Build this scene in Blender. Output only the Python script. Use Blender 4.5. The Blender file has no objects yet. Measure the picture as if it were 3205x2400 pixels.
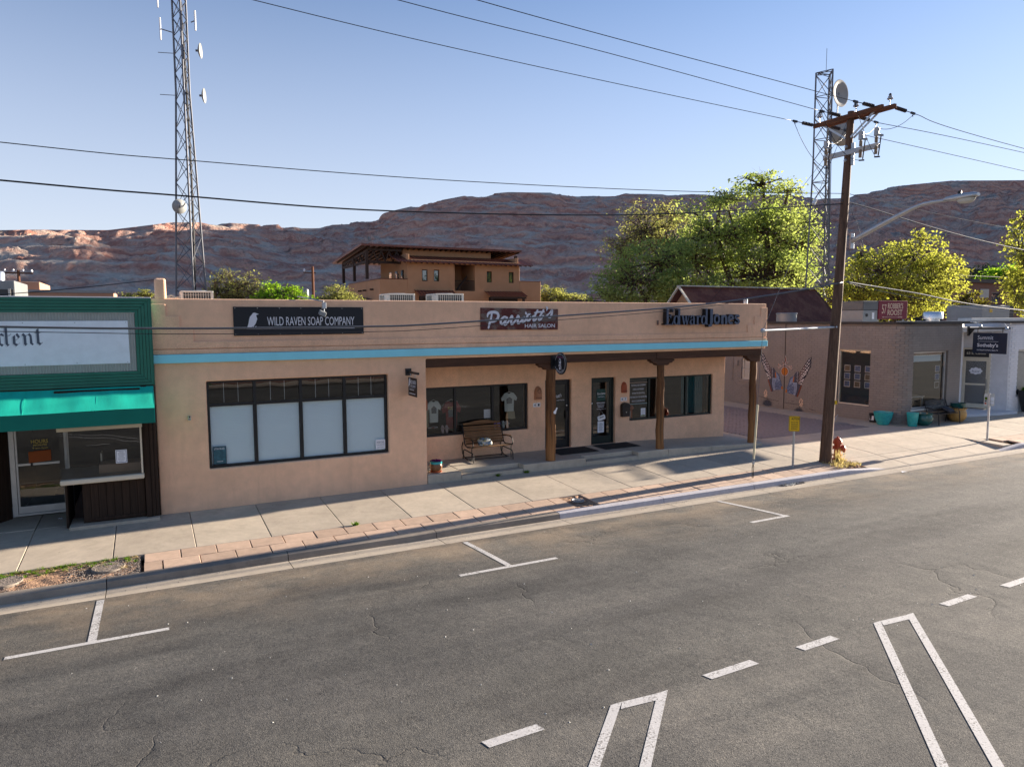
import bpy, bmesh, math, random
import numpy as np
from mathutils import Vector, Matrix
R_ = math.radians
random.seed(7); rng = np.random.default_rng(7)
scene = bpy.context.scene
COL = scene.collection

# ---------------------------------------------------------------- camera, sky, sun, exposure
YAW, PITCH, ROLL = R_(27.2), R_(-5.13), R_(0.25)
_fh = Vector((math.sin(YAW), math.cos(YAW), 0)); _r0 = Vector((math.cos(YAW), -math.sin(YAW), 0)); _z = Vector((0, 0, 1))
_f = _fh*math.cos(PITCH) + _z*math.sin(PITCH); _u0 = _z*math.cos(PITCH) - _fh*math.sin(PITCH)
_r = _r0*math.cos(ROLL) - _u0*math.sin(ROLL); _u = _u0*math.cos(ROLL) + _r0*math.sin(ROLL)
cam = bpy.data.cameras.new('camera'); cam.sensor_width = 36; cam.lens = 24.97; cam.clip_start = .1; cam.clip_end = 12000
camo = bpy.data.objects.new('camera', cam); COL.objects.link(camo)
mw = Matrix.Identity(4)
for i, v in enumerate((_r, _u, -_f)):
    for j in range(3): mw[j][i] = v[j]
mw[0][3], mw[1][3], mw[2][3] = 0, -17.5, 4.3225
camo.matrix_world = mw; scene.camera = camo

SUN_EL, SUN_AZ = R_(11.8), R_(3.0)          # azimuth measured from +X towards +Y
world = bpy.data.worlds.new('World'); scene.world = world; world.use_nodes = True
wn = world.node_tree.nodes; sky = wn.new('ShaderNodeTexSky'); sky.sky_type = 'NISHITA'; sky.sun_disc = False
sky.sun_elevation = SUN_EL; sky.sun_rotation = math.pi/2 - SUN_AZ; sky.altitude = 1200; sky.air_density = 1.0; sky.dust_density = .3; sky.ozone_density = 2.2
wl_ = world.node_tree.links; wtc = wn.new('ShaderNodeTexCoord'); wsp = wn.new('ShaderNodeSeparateXYZ'); wl_.new(wtc.outputs['Generated'], wsp.inputs[0])   # pale desert haze thickening towards the horizon, the same all round
wmr = wn.new('ShaderNodeMapRange'); wmr.inputs[1].default_value = 0; wmr.inputs[2].default_value = .47; wmr.inputs[3].default_value = 1; wmr.inputs[4].default_value = 0; wl_.new(wsp.outputs[2], wmr.inputs[0])
wpw = wn.new('ShaderNodeMath'); wpw.operation = 'POWER'; wpw.inputs[1].default_value = 1.1; wl_.new(wmr.outputs[0], wpw.inputs[0]); wml = wn.new('ShaderNodeMath'); wml.operation = 'MULTIPLY'; wml.inputs[1].default_value = .90; wl_.new(wpw.outputs[0], wml.inputs[0])
wmx = wn.new('ShaderNodeMix'); wmx.data_type = 'RGBA'; wl_.new(wml.outputs[0], wmx.inputs[0]); wtn = wn.new('ShaderNodeMix'); wtn.data_type = 'RGBA'; wtn.blend_type = 'MULTIPLY'; wtn.inputs[0].default_value = 1; wl_.new(sky.outputs[0], wtn.inputs[6]); wtn.inputs[7].default_value = (.66, .68, .77, 1); wl_.new(wtn.outputs[2], wmx.inputs[6]); wmx.inputs[7].default_value = (2.95, 3.05, 3.4, 1)
wl_.new(wmx.outputs[2], wn['Background'].inputs[0]); wn['Background'].inputs[1].default_value = .075
sun = bpy.data.lights.new('sun', 'SUN'); sun.energy = 5.0; sun.angle = R_(.5); sun.color = (1, .87, .72)
suno = bpy.data.objects.new('sun', sun); COL.objects.link(suno)
_sd = Vector((math.cos(SUN_EL)*math.cos(SUN_AZ), math.cos(SUN_EL)*math.sin(SUN_AZ), math.sin(SUN_EL)))
suno.rotation_euler = _sd.to_track_quat('Z', 'Y').to_euler()
vs = scene.view_settings; vs.view_transform = 'Standard'; vs.look = 'None'; vs.gamma = 1; vs.use_curve_mapping = False; vs.exposure = 1.9
scene.cycles.max_bounces = 7; scene.cycles.transparent_max_bounces = 12; scene.cycles.caustics_reflective = False; scene.cycles.caustics_refractive = False
scene.cycles.sample_clamp_indirect = 6

# ---------------------------------------------------------------- object helpers
ORG = {}
def _link(o, parent):
    COL.objects.link(o)
    if parent is not None: o.parent = parent
def thing(name, label, cat, loc=(0, 0, 0), group=None):
    o = bpy.data.objects.new(name, None); o.empty_display_size = .2; COL.objects.link(o); o.location = loc
    o['label'] = label; o['category'] = cat
    if group: o['group'] = group
    ORG[o] = Vector(loc); return o
def tag(o, label, cat, group=None):
    o['label'] = label; o['category'] = cat
    if group: o['group'] = group
    return o
def struct(o): o['kind'] = 'structure'; return o
def stuff(o): o['kind'] = 'stuff'; return o

class MB:
    def __init__(s): s.v = []; s.f = []
    def add(s, vs_, fs):
        n = len(s.v); s.v += [tuple(v) for v in vs_]; s.f += [tuple(i+n for i in f) for f in fs]; return s
    def box(s, x0, x1, y0, y1, z0, z1):
        return s.add([(x0,y0,z0),(x1,y0,z0),(x1,y1,z0),(x0,y1,z0),(x0,y0,z1),(x1,y0,z1),(x1,y1,z1),(x0,y1,z1)],
                     [(0,3,2,1),(4,5,6,7),(0,1,5,4),(1,2,6,5),(2,3,7,6),(3,0,4,7)])
    def obox(s, c, ax, ay, az):
        c, ax, ay, az = map(Vector, (c, ax, ay, az))
        return s.add([c+ax*i+ay*j+az*k for k in (-1,1) for (i,j) in ((-1,-1),(1,-1),(1,1),(-1,1))],
                     [(0,3,2,1),(4,5,6,7),(0,1,5,4),(1,2,6,5),(2,3,7,6),(3,0,4,7)])
    def bar(s, a, b, w, h, up=(0,0,1)):
        a, b = Vector(a), Vector(b); d = b-a; up = Vector(up)
        sx = d.cross(up)
        if sx.length < 1e-6: sx = d.cross(Vector((1,0,0)))
        sx.normalize(); sy = sx.cross(d).normalized()
        return s.obox((a+b)/2, sx*w/2, d/2, sy*h/2)
    def tube(s, pts, r, n=8, caps=True):
        pts = [Vector(p) for p in pts]
        rs = r if hasattr(r, '__len__') else [r]*len(pts)
        base = len(s.v); prev = None
        for i, p in enumerate(pts):
            d = (pts[min(i+1, len(pts)-1)]-pts[max(i-1, 0)]).normalized()
            if prev is None:
                a = d.cross(Vector((0,0,1)))
                if a.length < 1e-3: a = d.cross(Vector((1,0,0)))
            else: a = prev - d*prev.dot(d)
            a.normalize(); prev = a; b = d.cross(a)
            for k in range(n):
                t = 2*math.pi*k/n; s.v.append(tuple(p+(a*math.cos(t)+b*math.sin(t))*rs[i]))
        for i in range(len(pts)-1):
            for k in range(n):
                k2 = (k+1) % n; s.f.append((base+i*n+k, base+i*n+k2, base+(i+1)*n+k2, base+(i+1)*n+k))
        if caps:
            s.f.append(tuple(base+k for k in range(n))); s.f.append(tuple(base+(len(pts)-1)*n+k for k in reversed(range(n))))
        return s
    def cyl(s, a, b, r0, r1=None, n=12): return s.tube([a, b], [r0, r0 if r1 is None else r1], n)
    def lathe(s, c, prof, n=24, ax=(0,0,1), sx=1, sy=1):
        c = Vector(c); ax = Vector(ax).normalized(); u = ax.cross(Vector((0,1,0)))
        if u.length < 1e-3: u = ax.cross(Vector((1,0,0)))
        u.normalize(); w = ax.cross(u); base = len(s.v)
        for (r, h) in prof:
            for k in range(n):
                t = 2*math.pi*k/n; s.v.append(tuple(c+ax*h+(u*math.cos(t)*sx+w*math.sin(t)*sy)*max(r, 1e-4)))
        for i in range(len(prof)-1):
            for k in range(n):
                k2 = (k+1) % n; s.f.append((base+i*n+k, base+i*n+k2, base+(i+1)*n+k2, base+(i+1)*n+k))
        s.f.append(tuple(base+k for k in reversed(range(n)))); s.f.append(tuple(base+(len(prof)-1)*n+k for k in range(n)))
        return s
    def prism(s, poly, o, u, v, d0, d1):
        """2-D polygon extruded along u x v from offset d0 to d1"""
        o, u, v = Vector(o), Vector(u), Vector(v); n = u.cross(v).normalized(); m = len(poly)
        A = [o+u*p[0]+v*p[1]+n*d0 for p in poly]; B = [o+u*p[0]+v*p[1]+n*d1 for p in poly]
        return s.add(A+B, [tuple(reversed(range(m))), tuple(range(m, 2*m))]+[(i, (i+1) % m, m+(i+1) % m, m+i) for i in range(m)])
    def ribbon(s, pts, ws, o, u, v, d0, d1):
        """stroke of a letter: polyline with widths, extruded"""
        P = [Vector(p) for p in pts]; L = []; Rr = []
        for i, p in enumerate(P):
            d = (P[min(i+1, len(P)-1)]-P[max(i-1, 0)]).normalized(); nn = Vector((-d.y, d.x)); w = (ws[i] if hasattr(ws, '__len__') else ws)/2
            L.append(p+nn*w); Rr.append(p-nn*w)
        for i in range(len(P)-1):
            s.prism([tuple(Rr[i]), tuple(Rr[i+1]), tuple(L[i+1]), tuple(L[i])], o, u, v, d0, d1)
        return s
    def build(s, name, mat, parent=None, smooth=False, bevel=0, seg=2, recalc=True, weld=False, keep=None):
        org = ORG.get(parent, Vector((0,0,0))) if parent is not None else Vector((0,0,0))
        if parent is None:
            a = np.array(s.v); org = Vector(((a[:,0].min()+a[:,0].max())/2, (a[:,1].min()+a[:,1].max())/2, a[:,2].min())) if keep is None else Vector(keep)
        me = bpy.data.meshes.new(name)
        me.from_pydata([(v[0]-org.x, v[1]-org.y, v[2]-org.z) for v in s.v], [], s.f)
        if recalc or weld:
            b = bmesh.new(); b.from_mesh(me)
            if weld: bmesh.ops.remove_doubles(b, verts=b.verts, dist=1e-4)
            if recalc: bmesh.ops.recalc_face_normals(b, faces=b.faces)
            b.to_mesh(me); b.free()
        if mat is not None: me.materials.append(mat)
        if smooth: me.polygons.foreach_set('use_smooth', [True]*len(me.polygons))
        o = bpy.data.objects.new(name, me); _link(o, parent); ORG[o] = org
        if parent is None: o.location = org
        if smooth and smooth != 'all':
            try: me.set_sharp_from_angle(angle=R_(40))
            except Exception: pass
        if bevel:
            m = o.modifiers.new('bevel', 'BEVEL'); m.width = bevel; m.segments = seg; m.limit_method = 'ANGLE'; m.angle_limit = R_(40)
        return o
def piece(name, me, parent, at, rot=None, scale=None):
    """a repeat that shares mesh data: child of parent, placed at a world point"""
    o = bpy.data.objects.new(name, me); _link(o, parent); o.location = Vector(at)-ORG[parent]; ORG[o] = Vector(at)
    if rot: o.rotation_euler = rot
    if scale: o.scale = scale
    return o
def cell_wall(xs, zs, solid, y0, y1):
    """closed wall slab in the X-Z plane from the cells for which solid(xc, zc) is true"""
    m = MB(); xs = sorted(set(xs)); zs = sorted(set(zs)); nx, nz = len(xs)-1, len(zs)-1
    S = [[solid((xs[i]+xs[i+1])/2, (zs[j]+zs[j+1])/2) for j in range(nz)] for i in range(nx)]
    idx = {}
    def V(i, j, k):
        if (i,j,k) not in idx: idx[(i,j,k)] = len(m.v); m.v.append((xs[i], (y0, y1)[k], zs[j]))
        return idx[(i,j,k)]
    for i in range(nx):
        for j in range(nz):
            if not S[i][j]: continue
            m.f.append((V(i,j,0), V(i+1,j,0), V(i+1,j+1,0), V(i,j+1,0))); m.f.append((V(i,j,1), V(i,j+1,1), V(i+1,j+1,1), V(i+1,j,1)))
            if i == 0 or not S[i-1][j]: m.f.append((V(i,j,0), V(i,j+1,0), V(i,j+1,1), V(i,j,1)))
            if i == nx-1 or not S[i+1][j]: m.f.append((V(i+1,j,0), V(i+1,j,1), V(i+1,j+1,1), V(i+1,j+1,0)))
            if j == 0 or not S[i][j-1]: m.f.append((V(i,j,0), V(i,j,1), V(i+1,j,1), V(i+1,j,0)))
            if j == nz-1 or not S[i][j+1]: m.f.append((V(i,j+1,0), V(i+1,j+1,0), V(i+1,j+1,1), V(i,j+1,1)))
    return m
def swap_xy(m, x0=0):
    """turn an X-Z wall into a Y-Z wall"""
    m.v = [(y+x0, x, z) for (x, y, z) in m.v]; return m
def inside(holes, x, z): return any(a < x < b and c < z < d for (a, b, c, d) in holes)
_txt = {}
def text_mb(body, o, u, v, w, h, d0=0, d1=.004, bold=0, shear=0, space=1.0):
    """built-in font, fitted into the box w x h whose lower left corner is o"""
    cu = bpy.data.curves.new('t', 'FONT'); cu.body = body; cu.size = 1; cu.offset = bold; cu.shear = shear; cu.space_character = space; cu.resolution_u = 3
    ob = bpy.data.objects.new('t', cu); COL.objects.link(ob); dg = bpy.context.evaluated_depsgraph_get()
    me = bpy.data.meshes.new_from_object(ob.evaluated_get(dg)); bpy.data.objects.remove(ob); bpy.data.curves.remove(cu)
    P = np.array([p.co[:2] for p in me.vertices]); fs = [tuple(p.vertices) for p in me.polygons]
    ec = {}
    for p in me.polygons:
        vv = list(p.vertices)
        for a, b in zip(vv, vv[1:]+vv[:1]): ec[(a, b)] = 1
    bpy.data.meshes.remove(me)
    mn, mx = P.min(0), P.max(0); P = (P-mn)/(mx-mn)*np.array([w, h])
    m = MB(); o, u, v = Vector(o), Vector(u), Vector(v); n = u.cross(v).normalized(); N = len(P)
    m.v = [tuple(o+u*p[0]+v*p[1]+n*d1) for p in P]+[tuple(o+u*p[0]+v*p[1]+n*d0) for p in P]
    m.f = fs+[tuple(N+i for i in reversed(f)) for f in fs]+[(b, a, N+a, N+b) for (a, b) in ec if (b, a) not in ec]
    return m
def text(name, body, mat, parent, *a, **k): return text_mb(body, *a, **k).build(name, mat, parent, recalc=False)
FX, FZ = (1,0,0), (0,0,1)          # facing -Y
SX = (0,-1,0)                      # on faces towards -X the reading direction is -Y

# ---------------------------------------------------------------- materials
def new_mat(name):
    m = bpy.data.materials.new(name); m.use_nodes = True; nt = m.node_tree; return m, nt, nt.nodes['Principled BSDF']
def N(nt, t, **k):
    n = nt.nodes.new(t)
    for a, b in k.items(): setattr(n, a, b)
    return n
def coords(nt, scale=(1,1,1), which='Object'):
    tc = N(nt, 'ShaderNodeTexCoord'); mp = N(nt, 'ShaderNodeMapping'); mp.inputs['Scale'].default_value = scale
    nt.links.new(tc.outputs[which], mp.inputs[0]); return mp.outputs[0]
def world_coords(nt, scale=(1,1,1)):
    g = N(nt, 'ShaderNodeNewGeometry'); mp = N(nt, 'ShaderNodeMapping'); mp.inputs['Scale'].default_value = scale
    nt.links.new(g.outputs['Position'], mp.inputs[0]); return mp.outputs[0]
def noise(nt, vec, scale, detail=4, rough=.55, dist=0):
    n = N(nt, 'ShaderNodeTexNoise'); n.inputs['Scale'].default_value = scale; n.inputs['Detail'].default_value = detail; n.inputs['Roughness'].default_value = rough
    n.inputs['Distortion'].default_value = dist; nt.links.new(vec, n.inputs['Vector']); return n.outputs['Fac']
def ramp(nt, fac, stops, interp='LINEAR'):
    r = N(nt, 'ShaderNodeValToRGB'); r.color_ramp.interpolation = interp; el = r.color_ramp.elements
    while len(el) < len(stops): el.new(.5)
    for e, (p, c) in zip(el, stops): e.position = p; e.color = (*c, 1) if len(c) == 3 else c
    nt.links.new(fac, r.inputs[0]); return r.outputs[0]
def mixc(nt, fac, a, b, mode='MIX'):
    m = N(nt, 'ShaderNodeMix', data_type='RGBA', blend_type=mode)
    for s, x in ((m.inputs[0], fac), (m.inputs[6], a), (m.inputs[7], b)):
        if isinstance(x, (int, float)): s.default_value = x
        elif isinstance(x, tuple): s.default_value = (*x, 1) if len(x) == 3 else x
        else: nt.links.new(x, s)
    return m.outputs[2]
def math_(nt, op, a, b=0, clamp=False):
    m = N(nt, 'ShaderNodeMath', operation=op); m.use_clamp = clamp
    for s, x in ((m.inputs[0], a), (m.inputs[1], b)):
        if isinstance(x, (int, float)): s.default_value = x
        else: nt.links.new(x, s)
    return m.outputs[0]
def bump(nt, bs, h, strength, dist=.02):
    b = N(nt, 'ShaderNodeBump'); b.inputs['Strength'].default_value = strength; b.inputs['Distance'].default_value = dist
    nt.links.new(h, b.inputs['Height']); nt.links.new(b.outputs[0], bs.inputs['Normal'])
def scol(c, k): return tuple(min(1, x*k) for x in c)
def M(name, col, rough=.8, var=.12, scale=3, bmp=.15, bscale=60, metal=0, spec=.35, bdist=.01, stretch=(1,1,1), rnd=0, coords_='w'):
    m, nt, bs = new_mat(name)
    vec = world_coords(nt, stretch) if coords_ == 'w' else coords(nt, stretch)
    n1 = noise(nt, vec, scale, 5, .6)
    c = ramp(nt, n1, [(.25, scol(col, 1-var)), (.75, scol(col, 1+var))])
    if rnd:
        oi = N(nt, 'ShaderNodeObjectInfo'); r = ramp(nt, oi.outputs['Random'], [(0, (1-rnd,)*3), (1, (1+rnd,)*3)]); c = mixc(nt, 1.0, c, r, 'MULTIPLY')
    nt.links.new(c, bs.inputs['Base Color']); bs.inputs['Roughness'].default_value = rough; bs.inputs['Metallic'].default_value = metal; bs.inputs['Specular IOR Level'].default_value = spec
    if bmp: bump(nt, bs, noise(nt, vec, bscale, 3, .6), bmp, bdist)
    return m
MATS = {}
def mats():
    D = MATS
    D['stucco'] = stucco('stucco_tan', (.87, .55, .36))
    D['turq'] = M('turquoise_paint', (.27, .72, .84), .7, .06, 2, .25, 90)
    D['black'] = M('black_metal', (.012, .013, .015), .4, .2, 5, .03)
    D['dkgreen'] = M('dark_green_frame', (.012, .022, .02), .4, .2, 5, .03)
    D['white'] = M('white_paint', (.75, .76, .78), .6, .05, 4, .05)
    D['offwhite'] = M('off_white', (.62, .60, .54), .6, .08, 4, .05)
    D['paper'] = M('paper', (.72, .74, .78), .9, .04, 8, 0)
    D['sign_black'] = M('sign_black', (.010, .012, .017), .55, .1, 3, 0)
    D['letter_white'] = M('letter_white', (.66, .67, .72), .6, .03, 3, 0)
    D['letter_blue'] = M('letter_face', (.075, .10, .15), .45, .06, 3, 0)
    D['letter_dark'] = M('letter_return', (.012, .011, .012), .5, .1, 3, 0)
    D['concrete'] = concrete('concrete', (.50, .425, .335))
    D['concrete_porch'] = concrete('concrete_porch', (.48, .415, .33))
    D['kerb'] = concrete('kerb_concrete', (.30, .255, .21), 1.3)
    D['kerb_paint'] = kerb_paint()
    D['paver'] = M('sandstone_paver', (.52, .37, .27), .9, .14, 6, .35, 70, rnd=.14)
    D['brickpav'] = M('brick_paver', (.26, .225, .215), .9, .22, 9, .3, 60)
    D['asphalt'] = asphalt()
    D['marking'] = marking()
    D['dirt'] = M('sandy_dirt', (.36, .22, .14), .95, .3, 9, .9, 30, bdist=.04)
    D['gravel'] = M('gravel', (.24, .20, .17), .95, .5, 50, .8, 60, bdist=.03)
    D['wood_dark'] = wood('dark_stained_wood', (.055, .028, .018), (.11, .055, .033))
    D['log'] = wood('weathered_log', (.06, .026, .012), (.21, .10, .042), sz=.7)
    D['pole'] = wood('utility_pole_wood', (.055, .032, .022), (.17, .10, .065), sz=.35)
    D['arm'] = wood('crossarm_wood', (.085, .036, .02), (.20, .085, .045))
    D['bench_wood'] = wood('bench_slat_wood', (.13, .066, .03), (.32, .18, .085))
    D['brown_board'] = wood('brown_board', (.020, .012, .008), (.045, .027, .018))
    D['iron'] = M('black_iron', (.016, .013, .012), .45, .2, 8, .05)
    D['steel'] = M('galvanised_steel', (.42, .45, .48), .42, .15, 6, .05, metal=.7)
    D['tower'] = M('tower_steel', (.15, .155, .17), .55, .2, 1.5, 0, metal=.4)
    D['dish'] = M('dish_grey', (.30, .31, .30), .6, .1, 2, 0)
    D['wire'] = M('wire_black', (.012, .012, .014), .5, .1, 4, 0)
    D['cable'] = M('cable_grey', (.10, .105, .115), .4, .15, 4, 0, metal=.3)
    D['green_sid'] = M('green_siding', (.022, .155, .105), .5, .12, 3, .04)
    D['awning_t'] = M('awning_fabric', (.004, .46, .33), .8, .18, 1.6, .12, 25, stretch=(3, .6, .6))
    D['corr'] = M('corrugated_sheet', (.34, .36, .33), .5, .1, 3, .03)
    D['board_w'] = M('sign_board_white', (.80, .86, .91), .6, .06, 5, .06, 20)
    D['ink'] = M('faded_ink', (.10, .12, .16), .8, .15, 9, 0)
    D['gold'] = M('gold_letters', (.55, .42, .10), .5, .05, 4, 0)
    D['orange_p'] = M('orange_paper', (.34, .085, .022), .8, .1, 5, 0)
    D['cream'] = M('cream_trim', (.62, .56, .44), .6, .08, 4, .03)
    D['alu'] = M('aluminium_frame', (.50, .50, .49), .4, .1, 5, .02, metal=.5)
    D['glass'] = glass('window_glass', (.95, .97, .97), 1.3, .035)
    D['glass_c'] = glass('clear_glass', (.99, 1, 1), .55, .02)
    D['glass_d'] = glass('tinted_glass', (.35, .40, .40), 1.7, .06)
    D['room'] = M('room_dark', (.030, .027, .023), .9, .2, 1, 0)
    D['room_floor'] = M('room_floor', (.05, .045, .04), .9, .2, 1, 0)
    D['blind'] = M('pleated_blind', (.74, .90, .96), .9, .02, 2, 0)
    D['grey_brick'] = M('painted_grey_brick', (.245, .218, .195), .8, .10, 2.5, .35, 45, rnd=.05)
    D['grey_core'] = M('grey_mortar', (.185, .163, .145), .9, .15, 3, .3, 50)
    D['white_brick'] = M('painted_white_brick', (.80, .80, .81), .75, .06, 2.5, .35, 45, rnd=.04)
    D['white_core'] = M('white_mortar', (.58, .58, .60), .85, .1, 3, .3, 50)
    D['coping'] = M('dark_coping', (.030, .027, .026), .6, .15, 3, .05)
    D['roof_flat'] = M('roof_membrane', (.48, .48, .47), .9, .2, 1.5, .1)
    D['rust_roof'] = rust('rusted_corrugated', (.11, .042, .030), (.19, .085, .055), .9)
    D['rust_sign'] = rust('rusted_sign', (.085, .017, .014), (.16, .12, .10), 2.2)
    D['metal_roof'] = M('brown_metal_roof', (.16, .058, .040), .38, .12, 2, .03, metal=.35)
    D['hotel'] = M('hotel_stucco', (.44, .25, .135), .9, .10, .8, .12, 12)
    D['hotel_trim'] = M('hotel_timber', (.045, .028, .020), .8, .2, 2, .05)
    D['teal_glass'] = glass('teal_glass', (.25, .45, .45), 1.9, .10)
    D['ac'] = M('ac_casing', (.58, .55, .48), .55, .08, 3, .03)
    D['ac_in'] = M('ac_core', (.06, .06, .06), .7, .2, 20, 0)
    D['terra'] = M('terracotta', (.40, .10, .045), .7, .12, 9, .1)
    D['clay'] = M('clay_tan', (.42, .20, .11), .8, .1, 9, .1)
    D['teal_pot'] = M('turquoise_glaze', (.035, .36, .37), .25, .22, 9, .03, spec=.5)
    D['green_pot'] = M('green_glaze', (.012, .085, .080), .2, .3, 7, .03, spec=.5)
    D['gold_pot'] = M('ochre_glaze', (.36, .22, .07), .35, .2, 8, .05)
    D['grey_pot'] = M('slate_planter', (.022, .023, .025), .6, .15, 6, .05)
    D['hydrant'] = M('hydrant_red', (.42, .07, .025), .5, .15, 9, .05)
    D['yellow'] = M('sign_yellow', (.70, .43, .01), .5, .05, 5, 0)
    D['yguard'] = M('guy_guard_cream', (.62, .55, .36), .5, .08, 5, 0)
    D['mat_rubber'] = M('door_mat', (.022, .022, .022), .95, .2, 20, .6, 160)
    D['bark'] = wood('bark', (.05, .035, .025), (.15, .11, .08), sz=.6)
    D['navy'] = M('navy_sign', (.012, .020, .042), .5, .08, 5, 0)
    D['burgundy'] = M('burgundy_sign', (.17, .016, .030), .6, .12, 5, 0)
    D['red_shirt'] = M('red_shirt', (.22, .035, .035), .9, .1, 8, .1)
    D['shirt'] = M('white_shirt', (.55, .60, .56), .9, .05, 8, .15, 20)
    D['tan_cloth'] = M('tan_cloth', (.33, .30, .20), .9, .08, 8, .15, 20)
    D['print'] = M('shirt_print', (.16, .17, .17), .9, .4, 40, 0)
    D['purple'] = M('purple_foam', (.22, .13, .55), .7, .1, 8, 0)
    D['weed'] = leafm('weed_leaf', (.10, .22, .02), (.20, .30, .04))
    D['petal'] = leafm('purple_petal', (.16, .01, .14), (.28, .03, .24))
    D['straw'] = leafm('dry_grass', (.40,.32,.17), (.56,.48,.30))
    D['lawn'] = M('lawn', (.05, .11, .02), .95, .3, 3, .4, 50)
    D['redgravel'] = M('red_gravel', (.22, .09, .06), .95, .3, 6, .4, 30)
    D['hill'] = hill_mat()
    D['ground'] = M('desert_ground', (.30, .19, .13), .95, .3, .02, .2, .5)
    D['pink_wall'] = M('far_stucco', (.42, .25, .17), .9, .08, 1, .1)
    D['brown_wall'] = M('far_brown_block', (.17, .10, .075), .9, .12, 1.5, .15, 8)
    D['grey_metal'] = M('grey_metal', (.24, .25, .25), .5, .1, 3, .03, metal=.3)
    D['chrome'] = M('spun_aluminium', (.62, .64, .66), .28, .08, 4, 0, metal=.9)
    D['lens'] = M('lamp_lens', (.60, .58, .50), .25, .05, 4, 0)
    D['porcelain'] = M('porcelain_grey', (.38, .40, .42), .35, .08, 6, 0)
    D['insul'] = M('brown_insulator', (.05, .04, .038), .4, .1, 6, 0)
    D['polymer'] = M('polymer_tan', (.34, .26, .18), .6, .1, 6, 0)
    D['photo_b'] = M('photo_blue', (.06, .13, .30), .4, .5, 6, 0)
    D['photo_e'] = M('photo_earth', (.12, .10, .07), .4, .6, 9, 0)
    for k, c in {'m_navy': (.020,.022,.032), 'm_brown': (.075,.022,.016), 'm_white': (.62,.57,.54), 'm_blue': (.085,.115,.20), 'm_lblue': (.27,.33,.45), 'm_slate': (.060,.062,.085),
                 'm_orange': (.40,.135,.02), 'm_rust': (.20,.052,.022), 'm_cream': (.62,.45,.32), 'm_agave': (.040,.050,.066)}.items():
        D[k] = M('mural_'+k[2:], c, .8, .18, 18, .2, 60)
def stucco(name, col):
    m, nt, bs = new_mat(name); v = world_coords(nt)
    big = noise(nt, v, .45, 4, .6); mid = noise(nt, v, 4, 5, .6); fine = noise(nt, v, 70, 3, .6)
    c = ramp(nt, big, [(.3, scol(col, .86)), (.7, scol(col, 1.08))])
    c = mixc(nt, 1.0, c, ramp(nt, mid, [(.3, (.91,.91,.91)), (.7, (1.06,1.05,1.04))]), 'MULTIPLY')
    c = mixc(nt, 1.0, c, ramp(nt, fine, [(.32, (.80,.80,.80)), (.68, (1.15,1.15,1.15))]), 'MULTIPLY')
    # faint run-off streaks
    vs2 = world_coords(nt, (3.2, 3.2, .22)); st = noise(nt, vs2, 1.6, 4, .65)
    c = mixc(nt, math_(nt, 'MULTIPLY', ramp(nt, st, [(.52, (0,0,0)), (.72, (1,1,1))]), .26), c, scol(col, .70))
    nt.links.new(c, bs.inputs['Base Color']); bs.inputs['Roughness'].default_value = .95; bs.inputs['Specular IOR Level'].default_value = .10
    bump(nt, bs, fine, .5, .012); return m
def concrete(name, col, dark=1.0):
    m, nt, bs = new_mat(name); v = world_coords(nt)
    big = noise(nt, v, .9, 5, .65); mid = noise(nt, v, 7, 5, .65); fine = noise(nt, v, 110, 3, .6); vs2 = world_coords(nt, (1, 9, 1)); br = noise(nt, vs2, 9, 3, .6)
    c = ramp(nt, big, [(.28, scol(col, 1-.16*dark)), (.72, scol(col, 1.12))])
    c = mixc(nt, 1.0, c, ramp(nt, mid, [(.3, (.90,.90,.91)), (.7, (1.06,1.06,1.05))]), 'MULTIPLY')
    c = mixc(nt, 1.0, c, ramp(nt, fine, [(.35, (.93,.93,.93)), (.7, (1.05,1.05,1.05))]), 'MULTIPLY')
    c = mixc(nt, math_(nt, 'MULTIPLY', ramp(nt, noise(nt, v, 2.3, 6, .7), [(.56, (0,0,0)), (.72, (1,1,1))]), .32*dark), c, scol(col, .52))
    gm = N(nt, 'ShaderNodeTexVoronoi'); gm.inputs['Scale'].default_value = 2.6; nt.links.new(v, gm.inputs['Vector']); c = mixc(nt, math_(nt, 'MULTIPLY', ramp(nt, gm.outputs['Distance'], [(.035, (1,1,1)), (.055, (0,0,0))]), .5), c, scol(col, .4))
    oi = N(nt, 'ShaderNodeObjectInfo'); c = mixc(nt, 1.0, c, ramp(nt, oi.outputs['Random'], [(0, (.90,.90,.90)), (1, (1.06,1.06,1.05))]), 'MULTIPLY')
    nt.links.new(c, bs.inputs['Base Color']); bs.inputs['Roughness'].default_value = .9; bs.inputs['Specular IOR Level'].default_value = .25
    bump(nt, bs, math_(nt, 'ADD', fine, math_(nt, 'MULTIPLY', br, .6)), .3, .006); return m
def kerb_paint():
    m, nt, bs = new_mat('faded_kerb_paint'); v = world_coords(nt); n = noise(nt, v, 9, 6, .7); n2 = noise(nt, v, 60, 3, .7)
    c = ramp(nt, n, [(.3, (.40,.375,.40)), (.55, (.47,.45,.475)), (.8, (.56,.54,.55))]); c = mixc(nt, ramp(nt, n2, [(.55, (0,0,0)), (.7, (1,1,1))]), c, (.52,.46,.42))
    nt.links.new(c, bs.inputs['Base Color']); bs.inputs['Roughness'].default_value = .85; bump(nt, bs, n2, .4, .006); return m
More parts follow.
